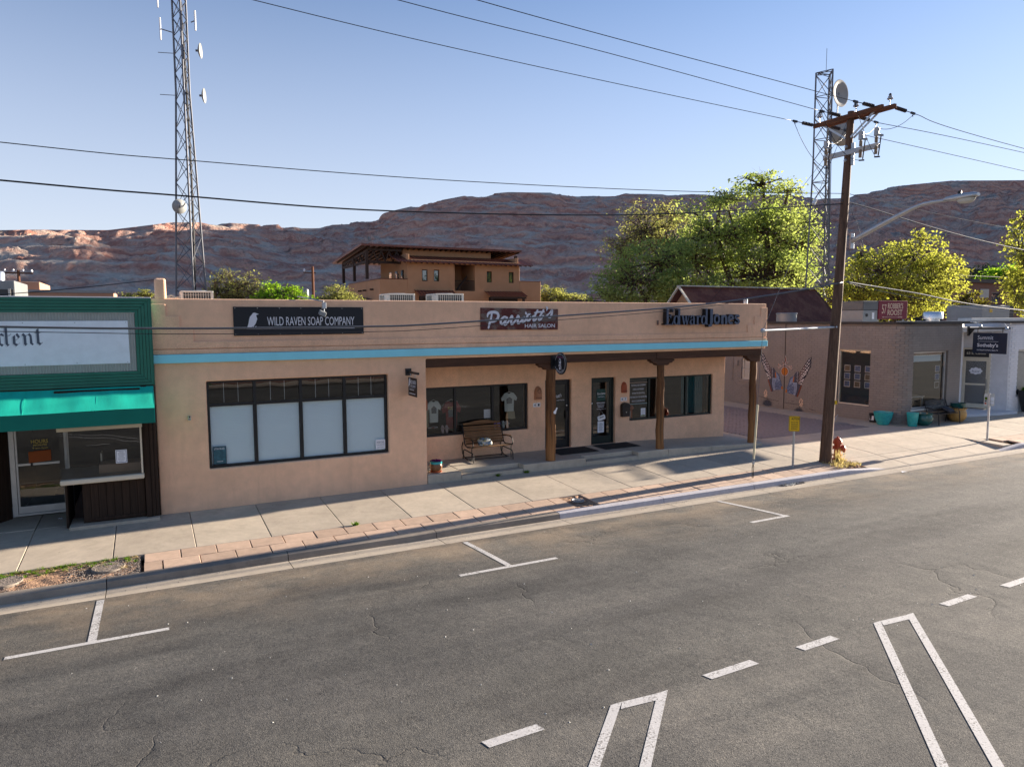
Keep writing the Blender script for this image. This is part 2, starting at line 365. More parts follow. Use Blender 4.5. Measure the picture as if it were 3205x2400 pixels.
def asphalt():
    m, nt, bs = new_mat('asphalt'); v = world_coords(nt)
    big = noise(nt, v, .22, 5, .62); mid = noise(nt, v, 2.2, 5, .65); fine = noise(nt, v, 75, 2, .7); ag = noise(nt, v, 190, 2, .6); vx = world_coords(nt, (.22, 1.1, 1)); lane = noise(nt, vx, .8, 5, .65, .4)
    c = ramp(nt, big, [(.28, (.094,.092,.089)), (.55, (.121,.118,.113)), (.78, (.158,.151,.142))])
    c = mixc(nt, 1.0, c, ramp(nt, lane, [(.25, (.55,.55,.57)), (.5, (1,1,1)), (.78, (1.50,1.45,1.38))]), 'MULTIPLY')
    c = mixc(nt, .8, c, ramp(nt, mid, [(.25, (.78,.78,.78)), (.75, (1.2,1.19,1.16))]), 'MULTIPLY')
    c = mixc(nt, 1.0, c, ramp(nt, fine, [(.28, (.30,.30,.31)), (.45, (.86,.86,.86)), (.60, (1.12,1.11,1.09)), (.78, (2.1,2.0,1.85))]), 'MULTIPLY')
    c = mixc(nt, .8, c, ramp(nt, noise(nt, v, 26, 3, .7), [(.30, (.62,.62,.62)), (.5, (1,1,1)), (.70, (1.36,1.34,1.3))]), 'MULTIPLY')
    c = mixc(nt, .7, c, ramp(nt, ag, [(.36, (.55,.55,.55)), (.64, (1.4,1.38,1.33))]), 'MULTIPLY')
    # sandy wash lying near the gutter
    sep = N(nt, 'ShaderNodeSeparateXYZ'); nt.links.new(v, sep.inputs[0])
    near = N(nt, 'ShaderNodeMapRange'); near.inputs[1].default_value = -7.2; near.inputs[2].default_value = -4.4; nt.links.new(sep.outputs[1], near.inputs[0])
    sand = math_(nt, 'MULTIPLY', near.outputs[0], ramp(nt, noise(nt, v, .75, 5, .66), [(.42, (.12,.12,.12)), (.62, (1,1,1))])); sand = math_(nt, 'MULTIPLY', sand, math_(nt, 'ADD', .35, math_(nt, 'MULTIPLY', fine, .7)))
    c = mixc(nt, math_(nt, 'MULTIPLY', sand, .75, True), c, (.33,.25,.17))
    # tyre-polished lane and the coarse, sun-bleached strip between the lanes
    zr = N(nt, 'ShaderNodeMapRange'); zr.inputs[1].default_value = -13.5; zr.inputs[2].default_value = -3.5; nt.links.new(math_(nt, 'ADD', sep.outputs[1], math_(nt, 'MULTIPLY', math_(nt, 'SUBTRACT', lane, .5), 3.0)), zr.inputs[0])
    c = mixc(nt, 1.0, c, ramp(nt, zr.outputs[0], [(.0, (.92,.92,.92)), (.18, (1.16,1.14,1.10)), (.30, (1.04,1.03,1.0)), (.42, (.86,.86,.87)), (.62, (.96,.96,.96)), (.72, (.88,.88,.88)), (.9, (1.12,1.1,1.06))]), 'MULTIPLY')
    # tar-dark worn patches
    c = mixc(nt, math_(nt, 'MULTIPLY', ramp(nt, noise(nt, v, 1.1, 6, .75), [(.63, (0,0,0)), (.72, (1,1,1))]), .45), c, (.045,.038,.032))
    # cracks: warped cell borders, only some of them open
    wv = N(nt, 'ShaderNodeVectorMath', operation='ADD'); ns = N(nt, 'ShaderNodeTexNoise'); ns.inputs['Scale'].default_value = .9; ns.inputs['Detail'].default_value = 5; nt.links.new(v, ns.inputs['Vector'])
    sc_ = N(nt, 'ShaderNodeVectorMath', operation='SCALE'); sc_.inputs['Scale'].default_value = 1.5; nt.links.new(ns.outputs['Color'], sc_.inputs[0]); nt.links.new(v, wv.inputs[0]); nt.links.new(sc_.outputs[0], wv.inputs[1])
    vo = N(nt, 'ShaderNodeTexVoronoi', feature='DISTANCE_TO_EDGE'); vo.inputs['Scale'].default_value = .25; nt.links.new(wv.outputs[0], vo.inputs['Vector'])
    open_ = ramp(nt, noise(nt, v, .33, 2, .5), [(.50, (0,0,0)), (.60, (1,1,1))])
    cr = math_(nt, 'MULTIPLY', ramp(nt, vo.outputs['Distance'], [(.0, (1,1,1)), (.0018, (.7,.7,.7)), (.0042, (0,0,0))]), open_)
    halo = math_(nt, 'MULTIPLY', ramp(nt, vo.outputs['Distance'], [(.0, (1,1,1)), (.05, (0,0,0))]), open_)
    c = mixc(nt, math_(nt, 'MULTIPLY', halo, .16), c, (.07,.064,.055)); c = mixc(nt, math_(nt, 'MULTIPLY', cr, .38), c, (.045,.040,.035))
    nt.links.new(c, bs.inputs['Base Color']); bs.inputs['Roughness'].default_value = .92; bs.inputs['Specular IOR Level'].default_value = .22
    h = math_(nt, 'ADD', math_(nt, 'MULTIPLY', fine, .8), math_(nt, 'MULTIPLY', mid, 2.2)); h = math_(nt, 'SUBTRACT', h, math_(nt, 'MULTIPLY', cr, .8)); h = math_(nt, 'SUBTRACT', h, math_(nt, 'MULTIPLY', halo, .7))
    bump(nt, bs, h, .55, .012); return m
def marking():
    m, nt, bs = new_mat('road_marking_paint'); v = world_coords(nt); n = noise(nt, v, 38, 4, .75); n2 = noise(nt, v, 3, 4, .6)
    wear = ramp(nt, math_(nt, 'ADD', math_(nt, 'MULTIPLY', n, .75), math_(nt, 'MULTIPLY', n2, .35)), [(.565, (0,0,0)), (.66, (1,1,1))])
    c = mixc(nt, wear, ramp(nt, n2, [(.3, (.50,.48,.46)), (.7, (.64,.62,.59))]), (.17,.155,.14))
    nt.links.new(c, bs.inputs['Base Color']); bs.inputs['Roughness'].default_value = .85; bump(nt, bs, n, .3, .006); return m
def wood(name, dark, light, sz=.25):
    m, nt, bs = new_mat(name); oi = N(nt, 'ShaderNodeObjectInfo')
    tc = N(nt, 'ShaderNodeTexCoord'); dim = N(nt, 'ShaderNodeMapping'); nt.links.new(tc.outputs['Object'], dim.inputs[0])
    # grain stretched along the vertical for posts, along X otherwise: chosen by name
    up = name in ('weathered_log', 'utility_pole_wood', 'bark', 'brown_board')
    dim.inputs['Scale'].default_value = (9, 9, .35) if up else (.5, 9, 9)
    if name == 'crossarm_wood': dim.inputs['Scale'].default_value = (9, .5, 9)
    g = noise(nt, dim.outputs[0], 2.2, 6, .7, .3); g2 = noise(nt, dim.outputs[0], 9, 4, .7)
    c = ramp(nt, g, [(.3, dark), (.7, light)]); c = mixc(nt, .7, c, ramp(nt, g2, [(.3, (.55,.52,.5)), (.65, (1.2,1.18,1.15))]), 'MULTIPLY')
    c = mixc(nt, 1.0, c, ramp(nt, oi.outputs['Random'], [(0, (.85,.85,.85)), (1, (1.14,1.12,1.1))]), 'MULTIPLY')
    if name == 'weathered_log':
        sp = N(nt, 'ShaderNodeSeparateXYZ'); nt.links.new(world_coords(nt), sp.inputs[0]); f = N(nt, 'ShaderNodeMapRange'); f.inputs[1].default_value = 1.9; f.inputs[2].default_value = .5; nt.links.new(sp.outputs[2], f.inputs[0])
        c = mixc(nt, math_(nt, 'MULTIPLY', f.outputs[0], math_(nt, 'MULTIPLY', g, 1.1), True), c, (.40,.19,.07))
    nt.links.new(c, bs.inputs['Base Color']); bs.inputs['Roughness'].default_value = .8; bs.inputs['Specular IOR Level'].default_value = .25; bump(nt, bs, g2, .5, .01); return m
def rust(name, a, b, sc):
    m, nt, bs = new_mat(name); v = world_coords(nt); n = noise(nt, v, sc, 6, .7); n2 = noise(nt, v, sc*14, 4, .7)
    c = ramp(nt, n, [(.36, a), (.5, scol(a, 1.25)), (.58, b), (.75, scol(b, .8))]); c = mixc(nt, .7, c, ramp(nt, n2, [(.3, (.6,.6,.6)), (.7, (1.3,1.3,1.3))]), 'MULTIPLY')
    nt.links.new(c, bs.inputs['Base Color']); bs.inputs['Roughness'].default_value = .7; bs.inputs['Metallic'].default_value = .15; bump(nt, bs, n2, .3, .006); return m
def glass(name, tint, k, off):
    m = bpy.data.materials.new(name); m.use_nodes = True; nt = m.node_tree; nt.nodes.clear(); out = N(nt, 'ShaderNodeOutputMaterial')
    tr = N(nt, 'ShaderNodeBsdfTransparent'); tr.inputs[0].default_value = (*tint, 1); gl = N(nt, 'ShaderNodeBsdfGlossy'); gl.inputs['Roughness'].default_value = 0.0
    gl.inputs[0].default_value = (.95,.97,.97,1); fr = N(nt, 'ShaderNodeFresnel'); fr.inputs[0].default_value = 1.52
    # old float glass is never quite flat
    bp = N(nt, 'ShaderNodeBump'); bp.inputs['Strength'].default_value = .10; bp.inputs['Distance'].default_value = .02
    n_ = N(nt, 'ShaderNodeTexNoise'); n_.inputs['Scale'].default_value = 1.3; n_.inputs['Detail'].default_value = 1; nt.links.new(world_coords(nt), n_.inputs['Vector']); nt.links.new(n_.outputs['Fac'], bp.inputs['Height']); nt.links.new(bp.outputs[0], gl.inputs['Normal'])
    f = math_(nt, 'ADD', math_(nt, 'MULTIPLY', fr.outputs[0], k), off, True); mx = N(nt, 'ShaderNodeMixShader'); nt.links.new(f, mx.inputs[0]); nt.links.new(tr.outputs[0], mx.inputs[1]); nt.links.new(gl.outputs[0], mx.inputs[2]); nt.links.new(mx.outputs[0], out.inputs[0]); return m
def leafm(name, a, b, sc=.8, tl=.58):
    m = bpy.data.materials.new(name); m.use_nodes = True; nt = m.node_tree; nt.nodes.clear(); out = N(nt, 'ShaderNodeOutputMaterial'); v = world_coords(nt)
    n = noise(nt, v, sc, 3, .6); n2 = noise(nt, v, 9, 2, .6); c = ramp(nt, math_(nt, 'ADD', math_(nt, 'MULTIPLY', n, .6), math_(nt, 'MULTIPLY', n2, .4)), [(.35, a), (.65, b)])
    d = N(nt, 'ShaderNodeBsdfDiffuse'); t = N(nt, 'ShaderNodeBsdfTranslucent'); nt.links.new(c, d.inputs[0])
    tc_ = mixc(nt, 1.0, c, (1.08, 1.08, .72), 'MULTIPLY'); nt.links.new(tc_, t.inputs[0]); mx = N(nt, 'ShaderNodeMixShader'); mx.inputs[0].default_value = tl
    nt.links.new(d.outputs[0], mx.inputs[1]); nt.links.new(t.outputs[0], mx.inputs[2]); nt.links.new(mx.outputs[0], out.inputs[0]); return m
def hill_mat():
    m, nt, bs = new_mat('red_desert_rock'); v = world_coords(nt, (.010, .010, .010)); g = N(nt, 'ShaderNodeNewGeometry'); sp = N(nt, 'ShaderNodeSeparateXYZ'); nt.links.new(g.outputs['Position'], sp.inputs[0])
    w = noise(nt, v, 1.2, 5, .6); h = math_(nt, 'ADD', math_(nt, 'MULTIPLY', sp.outputs[2], .010), math_(nt, 'MULTIPLY', w, .75))
    band = N(nt, 'ShaderNodeTexWave', wave_type='BANDS', bands_direction='Z'); cb = N(nt, 'ShaderNodeCombineXYZ'); nt.links.new(h, cb.inputs[2]); nt.links.new(cb.outputs[0], band.inputs['Vector']); band.inputs['Scale'].default_value = 2.4; band.inputs['Distortion'].default_value = 3.0; band.inputs['Detail'].default_value = 6; band.inputs['Detail Scale'].default_value = 1.7; band.inputs['Detail Roughness'].default_value = .7
    red = ramp(nt, band.outputs['Fac'], [(.08, (.46,.22,.165)), (.22, (.64,.35,.26)), (.38, (.54,.28,.205)), (.5, (.62,.42,.33)), (.62, (.50,.26,.195)), (.78, (.66,.41,.31)), (.92, (.58,.33,.25))])
    sage = ramp(nt, noise(nt, v, 9, 6, .75), [(.4, (.62,.52,.43)), (.65, (.54,.48,.40))])
    flat = N(nt, 'ShaderNodeSeparateXYZ'); nt.links.new(g.outputs['Normal'], flat.inputs[0])
    f = math_(nt, 'MULTIPLY', ramp(nt, noise(nt, v, 2.0, 5, .65), [(.42, (0,0,0)), (.58, (1,1,1))]), ramp(nt, flat.outputs[2], [(.72, (.15,.15,.15)), (.93, (1,1,1))]))
    c = mixc(nt, f, red, sage); c = mixc(nt, .8, c, ramp(nt, noise(nt, v, 40, 5, .7), [(.3, (.80,.80,.80)), (.7, (1.22,1.2,1.18))]), 'MULTIPLY')
    # scrub dots
    vo = N(nt, 'ShaderNodeTexVoronoi'); vo.inputs['Scale'].default_value = 14; nt.links.new(v, vo.inputs['Vector']); c = mixc(nt, math_(nt, 'MULTIPLY', ramp(nt, vo.outputs['Distance'], [(.10, (1,1,1)), (.20, (0,0,0))]), .35), c, (.14,.125,.09))
    nt.links.new(c, bs.inputs['Base Color']); bs.inputs['Roughness'].default_value = 1; bs.inputs['Specular IOR Level'].default_value = .05
    bump(nt, bs, math_(nt, 'ADD', noise(nt, v, 25, 6, .75), math_(nt, 'MULTIPLY', band.outputs['Fac'], .8)), .75, 5); return m
mats(); D = MATS
# ================================================================= ground, road, kerb, pavement
def zroad(Y):
    if Y > -22.2: d = min(max(-4.2-Y, 0), 9)
    else: d = max(0, 9-(-22.2-Y))
    return -.265+.076*d-.076/18*d*d
def zside(Y): return 0 if Y > 0 else .043*Y
def zapron(Y): return 0 if Y > 0 else (.043*Y if Y > -2.0 else -.086-.115*(-2.0-Y))
m = MB(); ys = [-6000, -60, -34, -32.9, -3.4, -3.0, .5, 6000]; zz = [-.6, -.6, -.12, -.7, -.7, -.4, -.06, -.06]
for y, z in zip(ys, zz): m.v += [(-6000, y, z), (6000, y, z)]
m.f = [(2*i, 2*i+1, 2*i+3, 2*i+2) for i in range(len(ys)-1)]
struct(m.build('ground', D['ground'], recalc=False, keep=(0,0,0)))
m = MB(); ys = [-4.2-.35*i for i in range(82)]; xs = [-150, -60, -20, 0, 20, 40, 80, 260]
for y in ys: m.v += [(x, y, zroad(y)) for x in xs]
W = len(xs); m.f = [(i*W+j, (i+1)*W+j, (i+1)*W+j+1, i*W+j+1) for i in range(len(ys)-1) for j in range(W-1)]
road = struct(m.build('road', D['asphalt'], recalc=False, keep=(0,0,0)))
def paint(name, poly):
    """flat painted shape that follows the road's camber; poly = corner points (x, y), drawn as a quad strip"""
    m = MB(); (a, b, c, d) = poly; n = 6
    for i in range(n+1):
        t = i/n
        for p, q in ((a, d), (b, c)): x, y = p[0]+(q[0]-p[0])*t, p[1]+(q[1]-p[1])*t; m.v.append((x, y, zroad(y)+.005))
    m.f = [(2*i, 2*i+1, 2*i+3, 2*i+2) for i in range(n)]
    return m.build(name, D['marking'], road, recalc=False)
for x in (-.86, 5.68): 
    paint('parking_bar', ((x-1.0, -6.31), (x-1.0, -6.42), (x+.97, -6.42), (x+.97, -6.31)))
    paint('parking_stem', ((x-.055, -4.28), (x+.055, -4.28), (x+.055, -6.309), (x-.055, -6.309)))
paint('parking_bar', ((11.60, -6.30), (11.60, -6.41), (12.75, -6.41), (12.75, -6.30))); paint('parking_stem', ((12.62, -4.22), (12.73, -4.22), (12.73, -6.299), (12.62, -6.299)))
for x in (18.9, 25.4): paint('parking_bar', ((x+8, -6.30), (x+8, -6.41), (x+10, -6.41), (x+10, -6.30)))
for x0, x1 in ((-2.0,-1.3), (.4,1.1), (2.84,3.52), (5.76,6.58), (7.34,8.05), (10.38,11.16), (11.96,12.72), (15.0,15.7), (17.3,18.0)): paint('lane_dash', ((x0, -11.26), (x0+.03, -11.39), (x1, -11.37), (x1-.03, -11.24)))
for (lx, ly), (rx, ry), (dx, dy) in (((4.40,-11.30), (5.02,-11.34), (-1.04,-1.02)), ((8.90,-11.25), (9.57,-11.29), (-1.0,-1.0)), ((-.2,-11.32), (.45,-11.36), (-1.04,-1.02)), ((13.4,-11.22), (14.05,-11.26), (-1.0,-1.0))):
    w = .15; L = 5.2; nx, ny = dx*L, dy*L
    paint('stall_line', ((lx, ly), (lx+w, ly), (lx+w+nx, ly+ny), (lx+nx, ly+ny))); paint('stall_line', ((rx, ry), (rx+w, ry), (rx+w+nx, ry+ny), (rx+nx, ry+ny)))
    paint('stall_line', ((lx+.152, ly-.002), (lx+.05, ly-.12), (rx-.08, ry-.12), (rx-.002, ry-.002)))
# pavement: one slab each
pav = struct(MB().box(-40, 120, -3.4, 0.45, -.62, -.33).build('pavement', D['dirt'], keep=(0,0,0)))
joints = [-11.3, -9.8, -8.3, -6.8, -5.3, -3.77, -2.24, -.74, .70, 2.12, 3.62, 5.16, 6.72, 8.26, 9.79, 11.28, 12.76, 14.25, 15.4, 16.55, 18.05]
def slab(x0, x1, y0, y1, zf, th=.12, parent=pav, name='slab', mat='concrete', g=.006, bv=.008):
    m = MB(); n = 4
    pts = [(x0+g, x1-g, y0+(y1-y0)*i/n) for i in range(n+1)]
    e = random.uniform(-.003, .003)
    for (a, b, y) in pts: m.v += [(a, y, zf(y)+e), (b, y, zf(y)+e), (a, y, zf(y)-th), (b, y, zf(y)-th)]
    for i in range(n):
        k = 4*i; m.f += [(k, k+1, k+5, k+4), (k+2, k+6, k+7, k+3), (k, k+4, k+6, k+2), (k+1, k+3, k+7, k+5)]
    m.f += [(0, 2, 3, 1), (4*n, 4*n+1, 4*n+3, 4*n+2)]
    return m.build(name, D[mat], parent, bevel=bv, seg=1)
for a, b in zip(joints, joints[1:]): slab(a, b, -2.495, .42 if b < -2.9 or b > 18.2 else -.012, zside)
for a, b in ((-3.77, -2.24), (-2.24, -1.66)): slab(a, b, .0, 2.4, zside)   # recessed entry of the green shop
xs = [18.05, 19.5, 21.2, 23.0, 24.8, 26.6, 28.4, 30.2, 32.0, 33.8, 35.6, 37.4, 39.2, 41, 43, 46, 50]
for a, b in zip(xs, xs[1:]):
    dr = 19.4 < a < 26
    for y0, y1 in ((-2.495, -.9), (-.9, .95)): slab(a, b, y0, y1, zapron if dr else zside)
    if dr: slab(a, min(b, 27.1) if b < 28 else b, -3.66, -2.505, zapron)
slab(25.55, 26.98, .96, 5.6, lambda y: 0); slab(25.55, 26.98, 5.6, 12, lambda y: 0); slab(18.72, 19.6, .96, 6, lambda y: -.003)
# sandstone pavers of the kerb strip
pv = MB().box(-.312, .312, -.232, .232, -.06, 0).build('paver_mesh', D['paver'], None, bevel=.007, seg=1, keep=(0,0,0)); pvm = pv.data; bpy.data.objects.remove(pv)
def paver(x, y, w=.63, d=.475):
    o = piece('paver', pvm, pav, (x, y, zside(y)+random.uniform(-.004, .004)), (math.atan(.043)+random.uniform(-.006,.006), random.uniform(-.006,.006), random.uniform(-.008,.008)), (w/.63, d/.475, 1))
    mo = o.modifiers.new('bevel', 'BEVEL'); mo.width = .007; mo.segments = 1
for row, y in enumerate((-2.745, -3.215)):
    x = -.22+(.315 if row else 0)
    if row: paver(-.22+.15, y, .30)
    while x < 18.2:
        paver(x+.315, y, .63*random.uniform(.985, 1.0)); x += .635
        if 8.36 < x < 8.99: paver((x+9.0)/2, y, 9.0-x-.01) if 9.0-x > .12 else None; x = 9.62
for row, y in enumerate((-2.745, -3.215)):
    x = 27.45+(.31 if row else 0)
    while x < 44: paver(x+.31, y); x += .635
# kerb stones and gutter pans
def kerb_h(X): 
    if X < 18.3: return 1
    if X < 20.1: return 1-(X-18.3)/1.8
    if X < 26.0: return 0
    if X < 27.5: return (X-26.0)/1.5
    return 1
kj = [-16.05, -13, -9.95, -6.9, -3.85, -.8, 2.25, 5.3, 8.35, 11.4, 14.5, 17.45, 20.1, 23.1, 26.0, 27.5, 30.5, 33.5, 36.5, 39.5, 42.5, 45.5, 52]
for a, b in zip(kj, kj[1:]):
    g = .007; n = 6; m = MB(); lowered = kerb_h((a+b)/2) < .02
    prof = lambda h: [(-3.455, -.5), (-3.455, -.285+.136*h), (-3.60, -.285+.128*h), (-3.635, -.285+.112*h), (-3.66, -.287)]+[(-3.66, -.5)]
    for i in range(n+1):
        x = a+g+(b-a-2*g)*i/n; h = kerb_h(x); m.v += [(x, y, z+random.uniform(-.002,.002)) for y, z in prof(max(h, .02))]
    K = 6; m.f = [(i*K+j, i*K+(j+1) % K, (i+1)*K+(j+1) % K, (i+1)*K+j) for i in range(n) for j in range(K)]+[tuple(range(K)), tuple(n*K+j for j in reversed(range(K)))]
    if not lowered: m.build('kerb_stone', D['kerb_paint'] if 8.3 < a < 20 or a > 25.5 else D['kerb'], pav, smooth=True)
    m = MB(); m.v = [(x, y, z) for x in (a+g, b-g) for y, z in ((-3.662, -.288), (-4.205, -.262), (-4.205, -.5), (-3.662, -.5))]
    m.f = [(0,1,5,4), (1,2,6,5), (2,3,7,6), (3,0,4,7), (0,3,2,1), (4,5,6,7)]; m.build('gutter_pan', D['concrete'], pav)
# planting strip of dirt and gravel at the left, round valve boxes
def rough_patch(name, x0, x1, y0, y1, amp, mat, zf=lambda y: zside(y)-.03, nx=60, ny=30, seed=1, par=pav):
    r = np.random.default_rng(seed); m = MB(); h = r.normal(0, 1, (nx+1, ny+1))
    for _ in range(2): h = (h+np.roll(h,1,0)+np.roll(h,-1,0)+np.roll(h,1,1)+np.roll(h,-1,1))/5
    h = h/h.std()*amp
    for i in range(nx+1):
        for j in range(ny+1):
            x = x0+(x1-x0)*i/nx; y = y0+(y1-y0)*j/ny; e = min(1, i/2, (nx-i)/2, j/2, (ny-j)/2); m.v.append((x, y, zf(y)+h[i,j]*e))
    m.f = [(i*(ny+1)+j, (i+1)*(ny+1)+j, (i+1)*(ny+1)+j+1, i*(ny+1)+j+1) for i in range(nx) for j in range(ny)]
    return m.build(name, D[mat], par, smooth='all', recalc=False)
stuff(rough_patch('dirt_strip', -12, -.27, -3.45, -2.5, .009, 'dirt', nx=220))
stuff(rough_patch('dirt_patch', 9.02, 9.62, -3.45, -2.5, .012, 'dirt', nx=20)); stuff(rough_patch('dirt_patch', 18.2, 19.35, -3.45, -2.5, .025, 'dirt', nx=30)); stuff(rough_patch('dirt_patch', 27.1, 27.45, -3.45, -2.5, .02, 'dirt', zf=lambda y: zside(y)-.06, nx=16))
def pebbles(name, n, x0, x1, y0, y1, s0, s1, mat, zoff=-.03, seed=3, par=None):
    r = np.random.default_rng(seed); m = MB()
    for i in range(n):
        x, y, s = r.uniform(x0, x1), r.uniform(y0, y1), r.uniform(s0, s1); z = (zside(y) if y > -3.6 else (-.275 if y > -4.2 else zroad(y)))+zoff; a = r.uniform(0, 3)
        c, q = math.cos(a)*s, math.sin(a)*s
        m.add([(x+c, y+q, z), (x-q, y+c*.7, z), (x-c*.9, y-q, z), (x+q, y-c*.8, z), (x+r.uniform(-.3,.3)*s, y+r.uniform(-.3,.3)*s, z+s*.8)], [(0,1,4), (1,2,4), (2,3,4), (3,0,4)])
    o = m.build(name, D[mat], par, recalc=False, keep=(0,0,0)) if par is None else m.build(name, D[mat], par, recalc=False); return stuff(o)
slab(26.6, 27.1, -3.45, -2.505, zside)
pebbles('gutter_rubble', 160, 15.4, 16.3, -3.85, -3.68, .01, .035, 'gravel', 0, 12, pav); pebbles('gutter_rubble', 120, 15.5, 16.1, -3.82, -3.68, .01, .03, 'offwhite', 0, 13, pav)
pebbles('gravel', 1500, -1.45, -.28, -3.43, -2.55, .006, .018, 'gravel', -.018, 3, pav); pebbles('gravel', 500, -3.6, -2.0, -3.43, -2.6, .006, .018, 'gravel', -.018, 4, pav)
pebbles('gutter_grit', 900, -8, 30, -4.5, -3.7, .004, .013, 'gravel', 0, 5, pav); pebbles('pale_litter', 260, -6, 26, -12, -4.3, .006, .016, 'offwhite', 0, 6, pav); pebbles('gravel', 90, 18.2, 19.3, -3.4, -2.55, .01, .03, 'offwhite', -.01, 8, pav)
for x, nm in ((-.80, 'beside the sandstone pavers'), (-2.36, 'in the reddish dirt')):
    t = thing('valve_cover', 'round pebbled utility cover '+nm, 'utility cover', (x, -2.93, zside(-2.93)), 'pebbled covers in the dirt strip')
    MB().lathe((x, -2.93, zside(-2.93)-.06), [(.27,0), (.275,.062), (.262,.066), (.256,.03)], 32).build('rim', D['kerb'], t, smooth=True)
    m = MB(); r = np.random.default_rng(int(x*9)+50)
    m.lathe((x, -2.93, zside(-2.93)-.02), [(.258, 0), (.258, .022)], 28)
    for i in range(420):
        a, q = r.uniform(0, 6.28), .25*math.sqrt(r.uniform()); px_, py = x+q*math.cos(a), -2.93+q*math.sin(a); s = r.uniform(.005, .011); z = zside(-2.93)+.002
        m.add([(px_+s,py,z), (px_,py+s,z), (px_-s,py,z), (px_,py-s,z), (px_,py,z+s*.8)], [(0,1,4), (1,2,4), (2,3,4), (3,0,4)])
    m.build('pebble_top', D['gravel'], t, recalc=False)
t = thing('water_meter_lid', 'small round metal lid set in a dirt gap of the pavers', 'utility cover', (9.3, -2.93, -.13))
MB().lathe((9.3, -2.93, -.145), [(.16,0), (.165,.03), (.135,.036), (.13,.028)], 28).build('lid_ring', D['steel'], t, smooth=True); MB().lathe((9.3, -2.93, -.14), [(.128,0), (.128,.02), (.05,.024), (.045,.032)], 28).build('lid', D['grey_metal'], t, smooth=True)
t = thing('manhole_cover', 'dark round manhole cover in the alley by the grey wall', 'manhole cover', (25.3, 2.2, 0)); 
MB().lathe((25.3, 2.2, -.02), [(.36,0), (.37,.026), (.335,.028)], 32).build('ring', D['grey_metal'], t, smooth=True); MB().lathe((25.3, 2.2, -.02), [(.33,0), (.33,.027)], 32).build('lid', D['iron'], t, smooth=True)
def tuft(m, x, y, z, n, h, spread, w=.006, r=random):
    for i in range(n):
        a = r.uniform(0, 6.28); l = h*r.uniform(.5, 1); d = spread*r.uniform(.2, 1); b = a+1.57; bx, by = math.cos(b)*w, math.sin(b)*w; ox, oy = x+math.cos(a)*d*.25, y+math.sin(a)*d*.25
        m.add([(ox-bx, oy-by, z), (ox+bx, oy+by, z), (ox+math.cos(a)*d*.5+bx*.7, oy+math.sin(a)*d*.5+by*.7, z+l*.6), (ox+math.cos(a)*d*.5-bx*.7, oy+math.sin(a)*d*.5-by*.7, z+l*.6), (ox+math.cos(a)*d, oy+math.sin(a)*d, z+l)], [(0,1,2,3), (3,2,4)])
m = MB()
for i in range(150): x = random.uniform(-6, -.3); tuft(m, x, -2.5-random.random()**2*.35, -.14, 14, .06, .08, .006)
stuff(m.build('weeds', D['weed'], pav, recalc=False))
m = MB()
for i in range(130): x = random.uniform(-6, -.3); tuft(m, x, -2.52-random.random()**2*.6, -.14, 8, .05, .10, .006)
for i in range(46): tuft(m, random.uniform(18.25, 19.3), random.uniform(-3.4, -2.6), -.14, 14, .13, .16, .006)
for i in range(9): tuft(m, 18.82+random.uniform(-.12,.10), -2.86+random.uniform(-.10,.08), -.14, 12, .50, .16, .006)
stuff(m.build('dry_grass', D['straw'], pav, recalc=False))
for x, y, z, lab in ((8.52, -.07, .0, 'small green weed at the porch step, nearer the flower pot'), (9.42, -.05, .0, 'small green weed at the porch step, nearer the log post'), (3.85, -2.50, -.11, 'tiny weed between the concrete slab and the pavers')):
    m = MB(); 
    for i in range(3): tuft(m, x+random.uniform(-.05,.05), y+random.uniform(-.02,.02), z, 22, .085, .10, .010)
    tag(m.build('weed', D['weed'], None, recalc=False), lab, 'weed', 'weeds in the pavement joints')
# alley of brick pavers
al = struct(MB().box(18.5, 27.2, .95, 30, -.3, -.022).build('alley', D['grey_core'], keep=(0,0,0)))
m = MB(); r = np.random.default_rng(11); row = 0; y = 1.0
while y < 9.5:
    x = 19.62+(0 if row % 2 else .11)
    while x < 25.5:
        dz = r.normal(0, .0025); m.box(x+.004, x+.206, y+.004, y+.101, -.04, -.002+dz); x += .211
    y += .106; row += 1
stuff(m.build('brick_paving', D['brickpav'], al, recalc=False))
MB().box(18.72, 27, 9.55, 30, -.04, -.004).build('rear_yard', D['dirt'], al)
# the far side of the street (it shows in the shop windows)
MB_far = struct(MB().box(-80, 160, -33.6, -32.9, -.5, -.14).build('far_kerb', D['kerb'], keep=(0,0,0))); struct(MB().box(-80, 160, -36.2, -33.61, -.5, -.13).build('far_pavement', D['concrete'], keep=(0,0,0)))
struct(MB().box(-80, 4, -70, -36.21, -.5, -.10).build('far_lawn', D['lawn'], keep=(0,0,0))); struct(MB().box(4.01, 160, -70, -36.21, -.5, -.10).build('far_gravel_bed', D['redgravel'], keep=(0,0,0)))
# ================================================================= tan stucco building with porch
bld = thing('stucco_building', 'long low tan stucco shop building with turquoise band and log porch', 'building', (9.4, 0, 0))
X0, X1 = .12, 18.66
W1 = (1.17, 5.44, .93, 2.95)
wall = cell_wall([X0, W1[0], W1[1], 6.47, X1], [-.3, W1[2], W1[3], 3.31, 4.82], lambda x, z: (z > 3.31 or x < 6.47) and not inside([W1], x, z), 0, .30)
wall.build('front_wall', D['stucco'], bld, bevel=.03, seg=3)
MB().prism([(.21, 4.79), (.44, 4.79), (.44, 5.26), (.21, 5.26)], (0, .0, 0), FX, FZ, -.32, .004).build('corner_pier', D['stucco'], bld, bevel=.05, seg=3)
